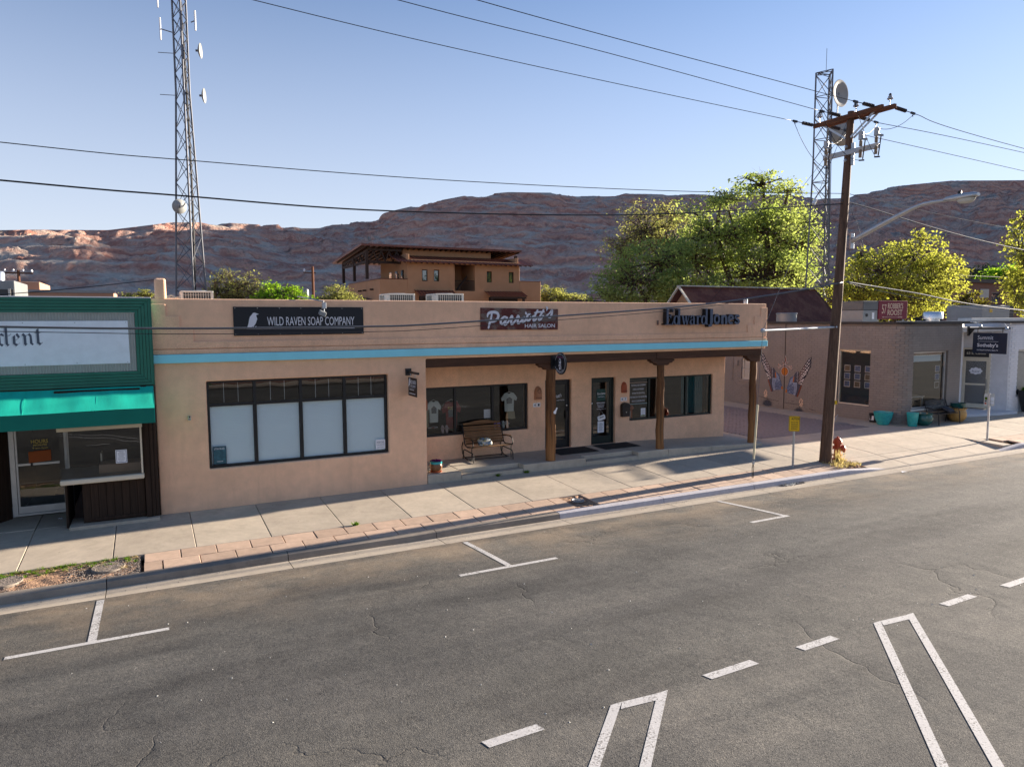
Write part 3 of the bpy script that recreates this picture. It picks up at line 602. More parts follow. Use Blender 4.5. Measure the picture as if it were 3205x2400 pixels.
# stepped relief on the parapet
rel = [(X0-.004, 3.705), (X1+.012, 3.705), (X1+.012, 4.69), (18.39, 4.69), (18.39, 4.40), (18.10, 4.40), (18.10, 4.12), (17.79, 4.12), (17.79, 3.86), (.95, 3.86), (.95, 4.15), (.68, 4.15), (.68, 4.43), (.41, 4.43), (.41, 4.70), (X0-.004, 4.70)]
MB().prism(rel, (0, 0, 0), FX, FZ, -.05, .034).build('parapet_relief', D['stucco'], bld, bevel=.012, seg=2)
MB().box(X0-.006, X1+.014, -.048, .02, 3.585, 3.690).build('parapet_band', D['stucco'], bld, bevel=.014)
MB().box(X0-.008, X1+.016, -.085, .02, 3.392, 3.583).build('turquoise_band', D['turq'], bld, bevel=.012)
# side and back walls, roof
MB().box(X1-.30, X1, .301, 12.3, 3.0, 4.80).build('side_parapet', D['stucco'], bld, bevel=.03)
MB().box(X0, X0+.3, .301, 12.3, -.3, 4.80).build('side_wall', D['stucco'], bld, bevel=.03); MB().box(18.08, 18.38, 1.88, 12.3, -.3, 2.998).build('side_wall', D['stucco'], bld)
MB().box(X0+.301, X1-.301, 12.0, 12.3, -.3, 4.80).build('back_wall', D['stucco'], bld); MB().box(X0+.301, X1-.301, .301, 11.999, 4.05, 4.25).build('roof', D['roof_flat'], bld)
# porch: back wall with openings, ceiling, return wall
PY = 1.575
W2 = (6.52, 10.36, .965, 2.39); W3 = (14.20, 17.80, .95, 2.375); DR1 = (10.97, 11.92, .262, 2.44); DR2 = (12.685, 13.62, .262, 2.44)
pw = cell_wall([6.171, 6.52, 10.36, 10.97, 11.92, 12.685, 13.62, 14.20, 17.80, 18.379], [-.3, .262, .95, .965, 2.375, 2.39, 2.44, 3.3], lambda x, z: not inside([W2, W3, DR1, DR2], x, z), PY, PY+.30)
pw.build('porch_wall', D['stucco'], bld, bevel=.022, seg=3)
MB().box(6.17, 6.469, .301, PY-.001, -.3, 3.308).build('return_wall', D['stucco'], bld); 
m = MB()
for i in range(30): x = 6.48+i*.405; m.box(x+.004, min(x+.401, 18.63), .301, PY-.002, 3.24, 3.30)
m.build('porch_ceiling', D['wood_dark'], bld)
# rooms behind the glass
def room(x0, x1, y0, y1, z0, z1, mat='room'):
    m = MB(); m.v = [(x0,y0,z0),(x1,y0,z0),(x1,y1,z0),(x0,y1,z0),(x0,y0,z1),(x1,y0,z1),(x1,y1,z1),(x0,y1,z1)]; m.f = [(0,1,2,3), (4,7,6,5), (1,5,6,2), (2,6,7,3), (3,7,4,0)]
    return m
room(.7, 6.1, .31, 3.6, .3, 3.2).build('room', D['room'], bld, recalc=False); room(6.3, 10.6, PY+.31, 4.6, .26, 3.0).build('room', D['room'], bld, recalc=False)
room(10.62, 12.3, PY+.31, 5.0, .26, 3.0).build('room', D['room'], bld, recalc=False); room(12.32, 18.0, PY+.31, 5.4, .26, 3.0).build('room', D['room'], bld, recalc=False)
def window(parent, x0, x1, z0, z1, y, muls, transom=None, fr=.055, dep=.09, fm='black', gm='glass', mw_=.07, name='window'):
    """frame ring set back in the opening + mullions, transoms and separate panes as sub-parts"""
    w = cell_wall([x0, x0+fr, x1-fr, x1], [z0, z0+fr, z1-fr, z1], lambda x, z: not (x0+fr < x < x1-fr and z0+fr < z < z1-fr), y, y+dep).build(name, D[fm], parent, bevel=.004, seg=1)
    xs = [x0+fr]+[c for mx_ in muls for c in (mx_-mw_/2, mx_+mw_/2)]+[x1-fr]
    for mx_ in muls: MB().box(mx_-mw_/2, mx_+mw_/2, y+.002, y+dep-.004, z0+fr, z1-fr).build('mullion', D[fm], w)
    cells = [(xs[i], xs[i+1]) for i in range(0, len(xs), 2)]
    for (a, b) in cells:
        zr = [(z0+fr, z1-fr)]
        if transom:
            MB().box(a, b, y+.004, y+dep-.006, transom-.03, transom+.03).build('transom', D[fm], w); zr = [(z0+fr, transom-.03), (transom+.03, z1-fr)]
        for c, d in zr: MB().add([(a, y+.043, c), (b, y+.043, c), (b, y+.043, d), (a, y+.043, d)], [(0,1,2,3)]).build('pane', D[gm], w, recalc=False)
    return w
w1 = window(bld, *W1, .10, (2.22, 3.28, 4.345), transom=2.385)
for o in w1.children:
    if o.name.startswith('pane') and max(v.co.z for v in o.data.vertices) < 2.5: o.data.materials[0] = D['glass_c']
for a, b in ((1.235, 2.175), (2.265, 3.235), (3.325, 4.30), (4.39, 5.375)):
    # pleated blind behind each lower pane
    m = MB(); n = 74; z0, z1 = .99, 2.345
    for i in range(n+1): z = z0+(z1-z0)*i/n; y = .185+(.0028 if i % 2 else 0); m.v += [(a, y, z), (b, y, z)]
    m.f = [(2*i, 2*i+1, 2*i+3, 2*i+2) for i in range(n)]; bl = m.build('blind', D['blind'], w1, recalc=False); MB().box(a, b, .18, .20, 2.345, 2.365).build('head_rail', D['white'], w1)
    for c in (a+.03, (a+b)/2, b-.03): MB().lathe((c, .165, 2.35), [(.012, 0), (.012, .012)], 8, ax=(0,-1,0)).build('ring', D['steel'], w1)
    for k in (1, 2): x = a+(b-a)*k/3; MB().box(x-.005, x+.005, .192, .197, 2.43, 2.89).build('glazing_bar', D['steel'], w1)
w2 = window(bld, *W2, PY+.06, (7.96, 9.18)); w3 = window(bld, *W3, PY+.06, (15.05, 16.66), fm='dkgreen')
# teal curtain that hangs behind the end pane of the right window
m = MB(); n = 60
for i in range(n+1): x = 16.74+.98*i/n; y = PY+.42+.02*math.sin(i*1.1); m.v += [(x, y, .98), (x, y, 2.36)]
m.f = [(2*i, 2*i+2, 2*i+3, 2*i+1) for i in range(n)]; tag(m.build('curtain', M('teal_curtain', (.015, .10, .115), .9, .1, 4, 0), None, recalc=False, smooth='all'), 'teal curtain behind the end pane of the green framed window', 'curtain')
def door(x0, x1, z0, z1, y, handle_side, fm='black'):
    d = cell_wall([x0, x0+.05, x1-.05, x1], [z0, z0+.02, z1-.05, z1], lambda x, z: not (x0+.05 < x < x1-.05 and z0+.02 < z < z1-.05), y, y+.12).build('door', D[fm], bld, bevel=.004, seg=1)
    a, b, c, e = x0+.054, x1-.054, z0+.024, z1-.054
    cell_wall([a, a+.09, b-.09, b], [c, c+.22, e-.11, e], lambda x, z: not (a+.09 < x < b-.09 and c+.22 < z < e-.11), y+.03, y+.075).build('leaf_frame', D[fm], d, bevel=.004, seg=1)
    MB().add([(a+.09, y+.05, c+.22), (b-.09, y+.05, c+.22), (b-.09, y+.05, e-.11), (a+.09, y+.05, e-.11)], [(0,1,2,3)]).build('pane', D['glass'], d, recalc=False)
    hx = b-.045 if handle_side > 0 else a+.045
    MB().box(hx-.05, hx+.03, y-.02, y+.029, 1.18, 1.42).build('pull_handle', D['iron'], d, bevel=.006); MB().lathe((hx, y+.03, 1.60), [(.022, 0), (.022, .014), (.012, .018)], 14, ax=(0,-1,0)).build('lock', D['chrome'], d)
    MB().box(x0+.01, x1-.01, y-.14, y+.1, z0-.03, z0-.004).build('threshold', D['alu'], d)
    return d
d1 = door(*DR1, PY+.10, 1); d2 = door(*DR2, PY+.10, -1, 'dkgreen')
# porch slab with steps
sl = lambda y: .232+.019*max(0, y)
def porch_slab(x0, x1, y0, z1=None):
    m = MB(); n = 3
    f = (lambda x, y: sl(y)) if z1 is None else z1
    for i in range(n+1):
        x = x0+(x1-x0)*i/n
        for y in (y0, PY+.02): m.v += [(x, y, f(x, y)), (x, y, -.35)]
    for i in range(n): k = 4*i; m.f += [(k, k+4, k+6, k+2), (k, k+1, k+5, k+4), (k+2, k+6, k+7, k+3), (k+1, k+3, k+7, k+5)]
    m.f += [(0, 2, 3, 1), (4*n, 4*n+1, 4*n+3, 4*n+2)]
    return m.build('porch_slab', D['concrete_porch'], bld, bevel=.018, seg=2)
taper = lambda x, y: sl(y)*(1-max(0, x-14.6)/4.6*.72)
porch_slab(6.475, 7.44, -.01); porch_slab(7.446, 9.34, .30); porch_slab(9.346, 11.45, -.01); porch_slab(11.456, 13.36, .30); porch_slab(13.366, 14.55, -.01); porch_slab(14.556, 16.35, -.01, taper); porch_slab(16.356, 18.64, -.01, taper)
for a, b in ((7.447, 9.339), (11.457, 13.359)): MB().box(a, b, -.006, .296, -.35, .118).build('step', D['concrete_porch'], bld, bevel=.015)
# beam of two timbers on corbels, log posts
MB().box(6.475, 14.05, .02, .26, 3.075, 3.303).build('beam', D['wood_dark'], bld, bevel=.012); MB().box(14.056, 18.52, .015, .255, 3.080, 3.303).build('beam', D['wood_dark'], bld, bevel=.012)
for x, z0, r0, r1 in ((10.33, .235, .145, .135), (14.32, .235, .128, .112), (18.28, .09, .130, .115)):
    n = 9; y = .15
    pts = [(x+.010*math.sin(k*1.7+x), y+.008*math.cos(k*2.1+x), z0+(2.885-z0)*k/n) for k in range(n+1)]; rs = [r0+(r1-r0)*k/n+.004*math.sin(k*2.7+x) for k in range(n+1)]
    p = MB().tube(pts, rs, 20).build('post', D['log'], bld, smooth=True)
    # drying check down the face of the log, and the carved corbel
    MB().tube([(q[0]-.055+.012*math.sin(k), q[1]-rs[k]*.895, q[2]) for k, q in enumerate(pts[:7])], [.001]+[.0075]*5+[.001], 5).build('crack', D['letter_dark'], p)
    c = [(-.46, 3.073), (-.46, 3.02), (-.40, 3.0), (-.36, 2.955), (-.27, 2.95), (-.22, 2.89), (-.17, 2.88), (.17, 2.88), (.22, 2.89), (.27, 2.95), (.36, 2.955), (.40, 3.0), (.46, 3.02), (.46, 3.073)]
    if x > 18: c = [(max(-.46, q[0]), q[1]) for q in c if q[0] < .18]+[(.20, 2.88), (.20, 3.078)]; c = [(-.40, 3.078), (-.40, 3.02), (-.34, 3.0), (-.28, 2.95), (-.2, 2.89), (.2, 2.88), (.2, 3.078)]
    MB().prism(c, (x, 0, 0), FX, FZ, -.25, -.04).build('corbel', D['wood_dark'], bld, bevel=.01)
# wall sconces, number tiles
def sconce(x, z, s, mat, label):
    t = thing('wall_sconce', label, 'wall lamp', (x, PY, z), 'clay sconces on the porch wall'); m = MB(); n = 14; k = 10
    for i in range(k+1):
        a = i/k; zz_ = z+s*(-.5+a*1.0); r = .5*s*.62*(math.sqrt(max(0, 1-((a-.45)/.55)**2)) if a > .45 else 1); r = max(r, .004)
        for j in range(n+1): th = math.pi*j/n; m.v.append((x-r*math.cos(th), PY-.002-r*.85*math.sin(th), zz_))
    m.f = [(i*(n+1)+j, i*(n+1)+j+1, (i+1)*(n+1)+j+1, (i+1)*(n+1)+j) for i in range(k) for j in range(n)]
    m.build('shade', mat, t, smooth='all'); 
    for j in range(5): a = math.pi*(.28+.11*j); r = s*.31; MB().lathe((x-r*math.cos(a)*1.0, PY-r*.85*math.sin(a), z-s*.36), [(.014, -.004), (.014, .008)], 8, ax=(-math.cos(a), -math.sin(a), .0)).build('slot', D['letter_dark'], t)
    if mat == D['clay']:
        for j in range(8):
            b = 2*math.pi*j/8; a = math.pi*.5+.42*math.cos(b); r = s*.315; zz_ = z+.06+.07*math.sin(b); MB().lathe((x-r*math.cos(a), PY-r*.85*math.sin(a), zz_), [(.013, -.004), (.013, .008)], 6, ax=(-math.cos(a), -math.sin(a), 0)).build('slot', D['letter_dark'], t)
sconce(10.70, 2.07, .42, D['clay'], 'tan clay wall sconce with a pierced sun, by the log post'); sconce(13.955, 2.09, .36, D['terra'], 'red terracotta wall sconce above the mailbox'); sconce(6.95, 1.95, .40, D['terra'], 'red terracotta wall sconce half hidden at the porch corner')
for x, s in ((10.66, '41'), (13.95, '47')):
    t = thing('house_number', 'pair of small white tiles reading '+s+(' beside the log post' if s == '41' else ' above the black mailbox'), 'number tile', (x, PY, 1.64))
    for i, ch in enumerate(s): 
        MB().box(x-.13+i*.135, x-.01+i*.135, PY-.012, PY-.001, 1.63, 1.755).build('tile', D['white'], t, bevel=.003, seg=1); text('digit', ch, D['sign_black'], t, (x-.10+i*.135, PY-.0125, 1.655), FX, FZ, .06, .075, 0, .002, .01)
t = thing('mailbox', 'black wall mailbox with arched lid beside the green framed window', 'mailbox', (13.97, PY, 1.12))
MB().prism([(-.15, 1.12), (.15, 1.12), (.16, 1.46), (.16, 1.50), (.10, 1.565), (0, 1.585), (-.10, 1.565), (-.16, 1.50), (-.16, 1.46)], (13.97, PY, 0), FX, FZ, .001, .13).build('body', D['iron'], t, bevel=.01)
MB().box(13.80, 14.14, PY-.15, PY-.131, 1.44, 1.475).build('lid_edge', D['black'], t, bevel=.004); MB().lathe((13.97, PY-.13, 1.27), [(.016, 0), (.016, .01)], 12, ax=(0,-1,0)).build('lock', D['chrome'], t)
for x, y0_, x1_, y1_, lab in ((10.95, .62, 12.35, 1.48, 'dark ribbed rubber mat at the hair salon door'), (12.66, .72, 14.02, 1.50, 'plain dark rubber mat at the green framed door')):
    m = MB().box(x, x1_, y0_, y1_, sl(1)+.006, sl(1)+.018); o = m.build('door_mat', D['mat_rubber'], None, bevel=.005); tag(o, lab, 'door mat', 'mats at the porch doors')
MB().box(6.49, 6.74, .42, 1.0, sl(.7)+.006, sl(.7)+.016).build('floor_mat', D['mat_rubber']).__setitem__('label', 'dark mat end showing at the porch corner by the flower pot'); bpy.data.objects['floor_mat']['category'] = 'door mat'
# ---- signs on the building
YS = -.04
t = thing('wild_raven_sign', 'long black shop sign with grey raven and white lettering', 'shop sign', (3.315, YS, 3.98))
sg = MB().prism([(1.80, 3.98), (4.83, 3.99), (4.83, 4.645), (1.80, 4.645)], (0, 0, 0), FX, FZ, .002, .03).build('board', D['sign_black'], t, bevel=.003, seg=1)
text('lettering', 'WILD RAVEN SOAP COMPANY', D['letter_white'], t, (2.54, -.031, 4.207), FX, FZ, 2.06, .205, 0, .004)
raven = [(0,0), (.10,.03), (.16,.06), (.20,.12), (.235,.22), (.215,.29), (.22,.315), (.275,.330), (.215,.352), (.185,.364), (.145,.358), (.115,.315), (.075,.27), (.055,.20), (.035,.10)]
MB().prism(raven, (2.085, -.031, 4.145), FX, FZ, 0, .004).build('raven', D['letter_white'], t, recalc=True)
for a in ((.12, .155), (.17, .21)): MB().prism([(a[0], 0), (a[0]+.012, 0), (a[1], .07), (a[1]-.014, .07)], (2.085, -.031, 4.13), FX, FZ, 0, .0035).build('raven_leg', D['letter_white'], t)
MB().box(2.08, 4.60, -.0348, -.031, 4.128, 4.14).build('branch_line', D['letter_white'], t)
for zz_ in (4.615, 4.015):
    for k in range(7): MB().lathe((1.84+k*.492, -.031, zz_), [(.009, 0), (.009, .004)], 8, ax=(0,-1,0)).build('screw', D['alu'], t)
t = thing('hair_salon_sign', 'rusted metal sign with white script Parriott\'s over hair salon', 'shop sign', (9.25, YS, 4.04))
MB().prism([(8.04, 4.05), (10.455, 4.035), (10.46, 4.615), (8.04, 4.645)], (0, 0, 0), FX, FZ, .002, .035).build('plate', D['rust_sign'], t, bevel=.003, seg=1)
# script lettering drawn as brush strokes; units: sign picture pixels -> metres
k_ = 2.415/1770.; ox, oz = 8.04, 4.045
def S(p): return ((p[0]-180)*k_, (755-p[1])*k_*1.02)
strokes = [
 ([(325,500),(335,450),(380,418),(470,408),(545,430),(565,490),(530,550),(460,590),(380,600)], [22,46,56,56,56,54,52,44,30]), ([(420,440),(400,540),(370,620),(345,715)], [34,44,50,34]),
 ([(760,515),(700,500),(640,540),(615,610),(650,640),(720,580),(765,515)], [34,40,44,48,44,40,34]), ([(765,515),(715,600),(705,655),(740,640),(800,580),(830,520)], [34,44,48,44,36,30]), ([(830,520),(860,480),(880,505),(850,580),(860,640),(910,615),(960,560)], [26,34,44,48,50,44,34]),
 ([(960,560),(1000,480),(1025,500),(1000,580),(1010,625),(1060,600),(1110,545)], [26,34,44,48,50,44,34]), ([(1110,545),(1145,490),(1110,560),(1115,605),(1160,585),(1210,520)], [30,42,48,50,44,34]), ([(1185,420),(1195,440)], [40,44]),
 ([(1290,450),(1240,460),(1205,520),(1220,570),(1270,565),(1310,500),(1290,450),(1330,500),(1370,480)], [34,42,46,46,44,44,36,30,28]), ([(1460,370),(1420,440),(1375,520),(1365,570),(1410,560),(1450,510)], [40,44,46,50,42,34]), ([(1600,365),(1550,440),(1500,520),(1490,560),(1540,545),(1590,480)], [40,44,46,50,42,34]),
 ([(1390,420),(1480,405),(1610,400)], [26,34,34]), ([(1680,310),(1690,335),(1670,375)], [40,42,14]), ([(1680,470),(1740,430),(1800,360),(1800,420),(1770,500),(1730,510),(1715,500)], [26,34,30,50,48,40,26])]
m = MB(); ms = MB()
for i, (ps, ws) in enumerate(strokes):
    # smooth the stroke
    P = [Vector(S(p)) for p in ps]; Wd = [w*k_ for w in ws]; Q, Wq = [], []
    for a in range(len(P)-1):
        p0, p1, p2, p3 = P[max(a-1,0)], P[a], P[a+1], P[min(a+2, len(P)-1)]
        for s_ in range(4):
            u_ = s_/4; Q.append(.5*((2*p1)+(p2-p0)*u_+(2*p0-5*p1+4*p2-p3)*u_*u_+(3*p1-p0-3*p2+p3)*u_**3)); Wq.append(Wd[a]+(Wd[a+1]-Wd[a])*u_)
    Q.append(P[-1]); Wq.append(Wd[-1])
    m.ribbon(Q, Wq, (ox, -.037-.0006*i, oz), FX, FZ, 0, .004); ms.ribbon([q+Vector((.010,-.012)) for q in Q], [w*1.12 for w in Wq], (ox, -.0352, oz), FX, FZ, 0, .0015+.00003*i)
    for q, w in ((Q[0], Wq[0]), (Q[-1], Wq[-1])): m.lathe((ox+q.x, -.037-.0006*i, oz+q.y), [(w/2, 0), (w/2, .0037)], 10, ax=(0,-1,0))
stuff(m.build('script_lettering', D['letter_white'], t)); stuff(ms.build('script_shadow', D['sign_black'], t))
text('lettering', 'HAIR SALON', D['letter_white'], t, (ox+S((1165,0))[0], -.036, oz+S((0,718))[1]), FX, FZ, .97, .105, 0, .004, .012)
# channel letters, one object each: serif Edward, bold sans Jones
t = thing('channel_letter_sign', 'row of slate blue channel letters with black returns, Edward Jones', 'shop sign', (15.6, 0, 4.12))
ys_ = -.23; k2 = 3.12/1900.; E0 = 14.16; Eb = 4.135
def eu(px): return (px-125)*k2
def ez(py): return (450-py)*k2*1.02
def arcp(cx, cy, rx, ry, a0, a1, n=14): return [(cx+rx*math.cos(R_(a0+(a1-a0)*i/n)), cy+ry*math.sin(R_(a0+(a1-a0)*i/n))) for i in range(n+1)]
def letter(strk, i):
    face = MB(); 
    for j, (ps, ws) in enumerate(strk):
        P = [Vector((eu(p[0]), ez(p[1]))) for p in ps]; Wd = [w*k2 for w in ws] if hasattr(ws, '__len__') else [ws*k2]*len(P); face.ribbon(P, Wd, (E0, 0, Eb), FX, FZ, -ys_-.001*j-.012, -ys_-.0006*j)
    f = face.build('letter', D['letter_blue'], t)
    ret = MB()
    for j, (ps, ws) in enumerate(strk):
        P = [Vector((eu(p[0]), ez(p[1]))) for p in ps]; Wd = [w*k2*.98 for w in ws] if hasattr(ws, '__len__') else [ws*k2*.98]*len(P); ret.ribbon(P, Wd, (E0, 0, Eb), FX, FZ, .05+.001*j, -ys_-.014-.001*j)
    ret.build('return', D['letter_dark'], f)
def ring(cx, cy, rx, ry, thick, thin): return (arcp(cx, cy, rx, ry, 0, 360, 26), [thin+(thick-thin)*abs(math.cos(2*math.pi*i/26)) for i in range(27)])
def dlet(x): return [ring(x, 360, 52, 78, 40, 12), ([(x+68, 150), (x+68, 446)], 40), ([(x+20, 152), (x+70, 152)], 14), ([(x+60, 440), (x+100, 440)], 14)]
letter([([(185,150),(185,446)], 44), ([(125,440),(310,440)], 14), ([(130,152),(315,152)], 14), ([(200,290),(270,290)], 14), ([(262,250),(262,330)], 16), ([(312,150),(312,215)], [20,8]), ([(318,380),(300,446)], [10,30])], 0)
letter(dlet(395), 1)
letter([([(545,280),(585,446)], [40,30]), ([(588,446),(625,290)], [10,12]), ([(625,280),(655,446)], [40,28]), ([(658,446),(700,285)], [10,12]), ([(515,278),(570,278)], 12), ([(672,278),(718,278)], 12)], 2)
letter([([(740,330),(755,290),(785,278),(815,290),(820,330),(820,430),(850,442)], [14,34,18,30,40,40,14]), (arcp(775, 395, 38, 48, 40, 330, 16), [12,14,18,24,30,36,38,38,36,30,24,18,14,12,12,12,12])], 3)
letter([([(915,285),(915,446)], 40), ([(875,284),(915,284)], 12), ([(880,442),(955,442)], 12), ([(930,320),(950,288),(980,285),(990,305)], [12,18,34,36])], 4)
letter(dlet(1070), 5)
letter([([(1262,150),(1262,400),(1250,460),(1190,474)], [66,66,60,40])], 6)
letter([(ring(1400, 348, 58, 78, 46, 40)[0], 46)], 7)
letter([([(1540,270),(1540,446)], 56), ([(1545,330),(1575,285),(1620,285),(1640,330),(1640,446)], [30,44,50,54,54])], 8)
letter([([(1715,345),(1815,345)], 36), (arcp(1765, 350, 58, 76, 0, -310, 20), 46)], 9)
letter([([(1985,300),(1950,275),(1900,275),(1885,310),(1920,345),(1965,360),(1985,395),(1960,425),(1910,428),(1870,400)], 44)], 10)
MB().box(E0+.02, E0+3.0, -.05, -.036, 4.165, 4.185).build('mounting_rail', D['letter_dark'], t); MB().box(E0-.16, E0-.10, -.045, -.036, 4.14, 4.28).build('end_bracket', D['rust_sign'], t)
# blade sign by the window
t = thing('hanging_blade_sign', 'small dark hanging sign with a raven on a black wall bracket', 'shop sign', (5.98, 0, 2.38))
MB().box(5.90, 6.06, -.03, -.001, 2.90, 3.08).build('wall_plate', D['black'], t, bevel=.004); MB().box(5.955, 6.005, -.78, -.031, 2.965, 3.02).build('bracket_arm', D['black'], t, bevel=.004)
MB().box(5.97, 5.99, -.64, -.02, 2.39, 2.86).build('board', M('sign_brown', (.030,.020,.017), .6, .1, 5, 0), t, bevel=.003)
for y in (-.14, -.50): MB().tube([(5.98, y-.03, 2.965), (5.98, y-.035, 2.91), (5.98, y, 2.862)], .007, 6).build('hook', D['steel'], t)
text('lettering', 'WILD RAVEN', D['letter_white'], t, (5.969, -.15, 2.70), SX, FZ, .45, .10, 0, .002); text('lettering', 'SOAP COMPANY', D['letter_white'], t, (5.969, -.20, 2.63), SX, FZ, .38, .045, 0, .002)
def small_print(parent, o, u, w, h, n, mat='letter_white'):
    m = MB(); r = random.Random(int(w*1000)); x = 0
    while x < w: l = r.uniform(.35, .9)*h; m.prism([(x,0), (min(x+l, w),0), (min(x+l, w),h), (x,h)], o, u, FZ, 0, .002); x += l+h*.35
    return stuff(m.build('small_print', D[mat], parent))
small_print(t, (5.969, -.12, 2.545), SX, .34, .022, 0); small_print(t, (5.969, -.09, 2.445), SX, .46, .022, 0)
MB().prism([(p[0]*.62, p[1]*.62) for p in raven], (5.969, -.035, 2.62), SX, FZ, 0, .002).build('raven', D['letter_white'], t); MB().box(5.967, 5.969, -.56, -.06, 2.603, 2.609).build('rule', D['letter_white'], t)
# oval sign on the post
t = thing('oval_sign', 'black oval sign with a white flower emblem, bracketed to the porch beam', 'shop sign', (10.35, -.36, 2.78))
MB().box(10.25, 10.45, -.02, .018, 2.92, 3.29).build('wall_plate', D['black'], t, bevel=.004); MB().box(10.32, 10.38, -.12, -.021, 2.98, 3.22).build('bracket', D['black'], t, bevel=.004)
oc = (10.35, -.37, 3.085); MB().lathe(oc, [(.305, -.02), (.305, .02)], 36, ax=(-1,0,0), sx=1, sy=.99).build('oval_board', D['sign_black'], t, smooth=True)
m = MB(); m.tube([(10.327, oc[1]+.27*math.cos(a), oc[2]+.27*math.sin(a)) for a in [2*math.pi*i/40 for i in range(41)]], .004, 5); m.build('border_line', D['letter_white'], t)
m = MB(); r = random.Random(5)
for i in range(60): z = r.uniform(-.17, .13); y = r.gauss(0, .042*(1.1-abs(z)*2.2)); s = r.uniform(.010, .024); m.prism([(s*math.cos(a)*r.uniform(.6,1), s*math.sin(a)*r.uniform(.6,1)) for a in [2*math.pi*q/6 for q in range(6)]], (10.329-.0001*i, oc[1]+y, oc[2]+z), SX, FZ, 0, .003)
m.build('flower_emblem', D['letter_white'], t)
m = MB(); pk = M('pink_letters', (.40,.12,.30), .6, .05, 4, 0)
for j in range(3): m.ribbon([(x_*.01, .016*math.sin(x_*1.9+j)+.012*math.sin(x_*.9)) for x_ in range(-15+j*11, -6+j*11)], .008, (10.329, oc[1]+.0, oc[2]+.18), SX, FZ, 0, .003)
m.build('script_line', pk, t); m = MB()
for j in range(12): a_ = math.pi*(1.25+.5*j/11); m.prism([(-.008,-.012), (.008,-.012), (.008,.012), (-.008,.012)], (10.329, oc[1]-.23*math.cos(a_), oc[2]+.23*math.sin(a_)), SX, FZ, 0, .003)
stuff(m.build('small_print', D['letter_white'], t)); MB().lathe((10.329, oc[1], oc[2]+.25), [(.014, 0), (.014, .003)], 12, ax=(-1,0,0)).build('screw', D['letter_white'], t)
# ---- window graphics and papers
gy = PY+.099; t = thing('window_lettering', 'white service list lettering on the green framed window', 'window lettering', (14.62, gy, 1.6))
for i, s in enumerate(('PREPARING FOR RETIREMENT', 'LIVING IN RETIREMENT', 'PAYING FOR EDUCATION', 'PREPARING FOR THE UNEXPECTED', 'ESTATE CONSIDERATIONS')):
    w = (.60, .47, .51, .70, .53)[i]; text('lettering', s, D['letter_white'], t, (14.63-w/2, gy, 2.085-i*.132), FX, FZ, w, .06, 0, .002)
for i, z in enumerate((2.20, 1.485)): MB().box(14.262, 15.005, gy-.002, gy, z, z+.012).build('rule', M('rule_blue' if i else 'rule_orange', (.35,.55,.6) if i else (.6,.42,.32), .6, .05, 4, 0), t)
gy2 = PY+.145; t = thing('door_lettering', 'dark green firm panel with white lettering on the green framed door', 'window lettering', (13.2, gy2, 1.6))
MB().box(12.98, 13.33, gy2-.003, gy2, 1.66, 2.05).build('panel', M('panel_green', (.010,.052,.045), .5, .05, 4, 0), t)
text('lettering', 'Edward', D['letter_white'], t, (13.00, gy2-.0035, 1.87), FX, FZ, .165, .07, 0, .002); text('lettering', 'Jones', D['letter_white'], t, (13.175, gy2-.0035, 1.86), FX, FZ, .14, .08, 0, .002, .02); text('lettering', 'INVESTMENTS', D['letter_white'], t, (13.03, gy2-.0035, 1.785), FX, FZ, .25, .03, 0, .002)
small_print(t, (12.985, gy2-.001, 1.585), FX, .33, .03, 0); text('lettering', 'Financial Advisor', D['letter_white'], t, (13.005, gy2-.001, 1.515), FX, FZ, .28, .04, 0, .002); small_print(t, (13.03, gy2-.001, 1.455), FX, .24, .03, 0); text('lettering', 'www.edwardjones.com', D['letter_white'], t, (12.975, gy2-.001, 1.38), FX, FZ, .36, .035, 0, .002)
t = thing('open_sign', 'white tag reading Open hung on string in the door', 'sign', (13.16, gy2-.02, 1.12)); ca, sa = math.cos(.22), math.sin(.22); ux, uz = (ca, 0, sa), (-sa, 0, ca)
MB().prism([(-.15,-.05), (-.12,-.08), (.12,-.08), (.15,-.05), (.15,.05), (.12,.08), (-.12,.08), (-.15,.05)], (13.16, gy2-.015, 1.11), ux, uz, 0, .008).build('tag', D['white'], t)
text('lettering', 'Open', D['sign_black'], t, (13.06, gy2-.0235, 1.055), ux, uz, .20, .10, 0, .002, .0, .2); MB().tube([(13.06, gy2-.015, 1.17), (13.13, gy2-.012, 1.38), (13.25, gy2-.015, 1.20)], .003, 5).build('string', D['white'], t)
def paper(name, label, cat, o, u, w, h, mat='paper', lines=0, border=None, depth=.003):
    t = thing(name, label, cat, o); n = Vector(u).cross(Vector(FZ)); p = MB().prism([(0,0), (w,0), (w,h), (0,h)], o, u, FZ, 0, depth).build('sheet', D[mat], t)
    if border:
        for q in ((.06,.05,.94,.09), (.06,.91,.94,.95), (.06,.092,.10,.908), (.90,.092,.94,.908)): MB().prism([(q[0]*w, q[1]*h), (q[2]*w, q[1]*h), (q[2]*w, q[3]*h), (q[0]*w, q[3]*h)], Vector(o)+n*depth, u, FZ, 0, .001).build('border', D[border], t)
    m = MB()
    for i in range(lines): zz_ = h*(.82-.66*i/max(1, lines-1)); a, b = (.2, .8) if i % 4 else (.3, .7); m.prism([(a*w, zz_), (b*w, zz_), (b*w, zz_+h*.022), (a*w, zz_+h*.022)], Vector(o)+n*depth, u, FZ, 0, .0008)
    if lines: m.build('print_lines', D['ink'], t)
    return t
paper('notice', 'white office hours sheet under the Open tag on the door', 'notice', (13.02, gy2-.003, .62), FX, .25, .37, lines=11)
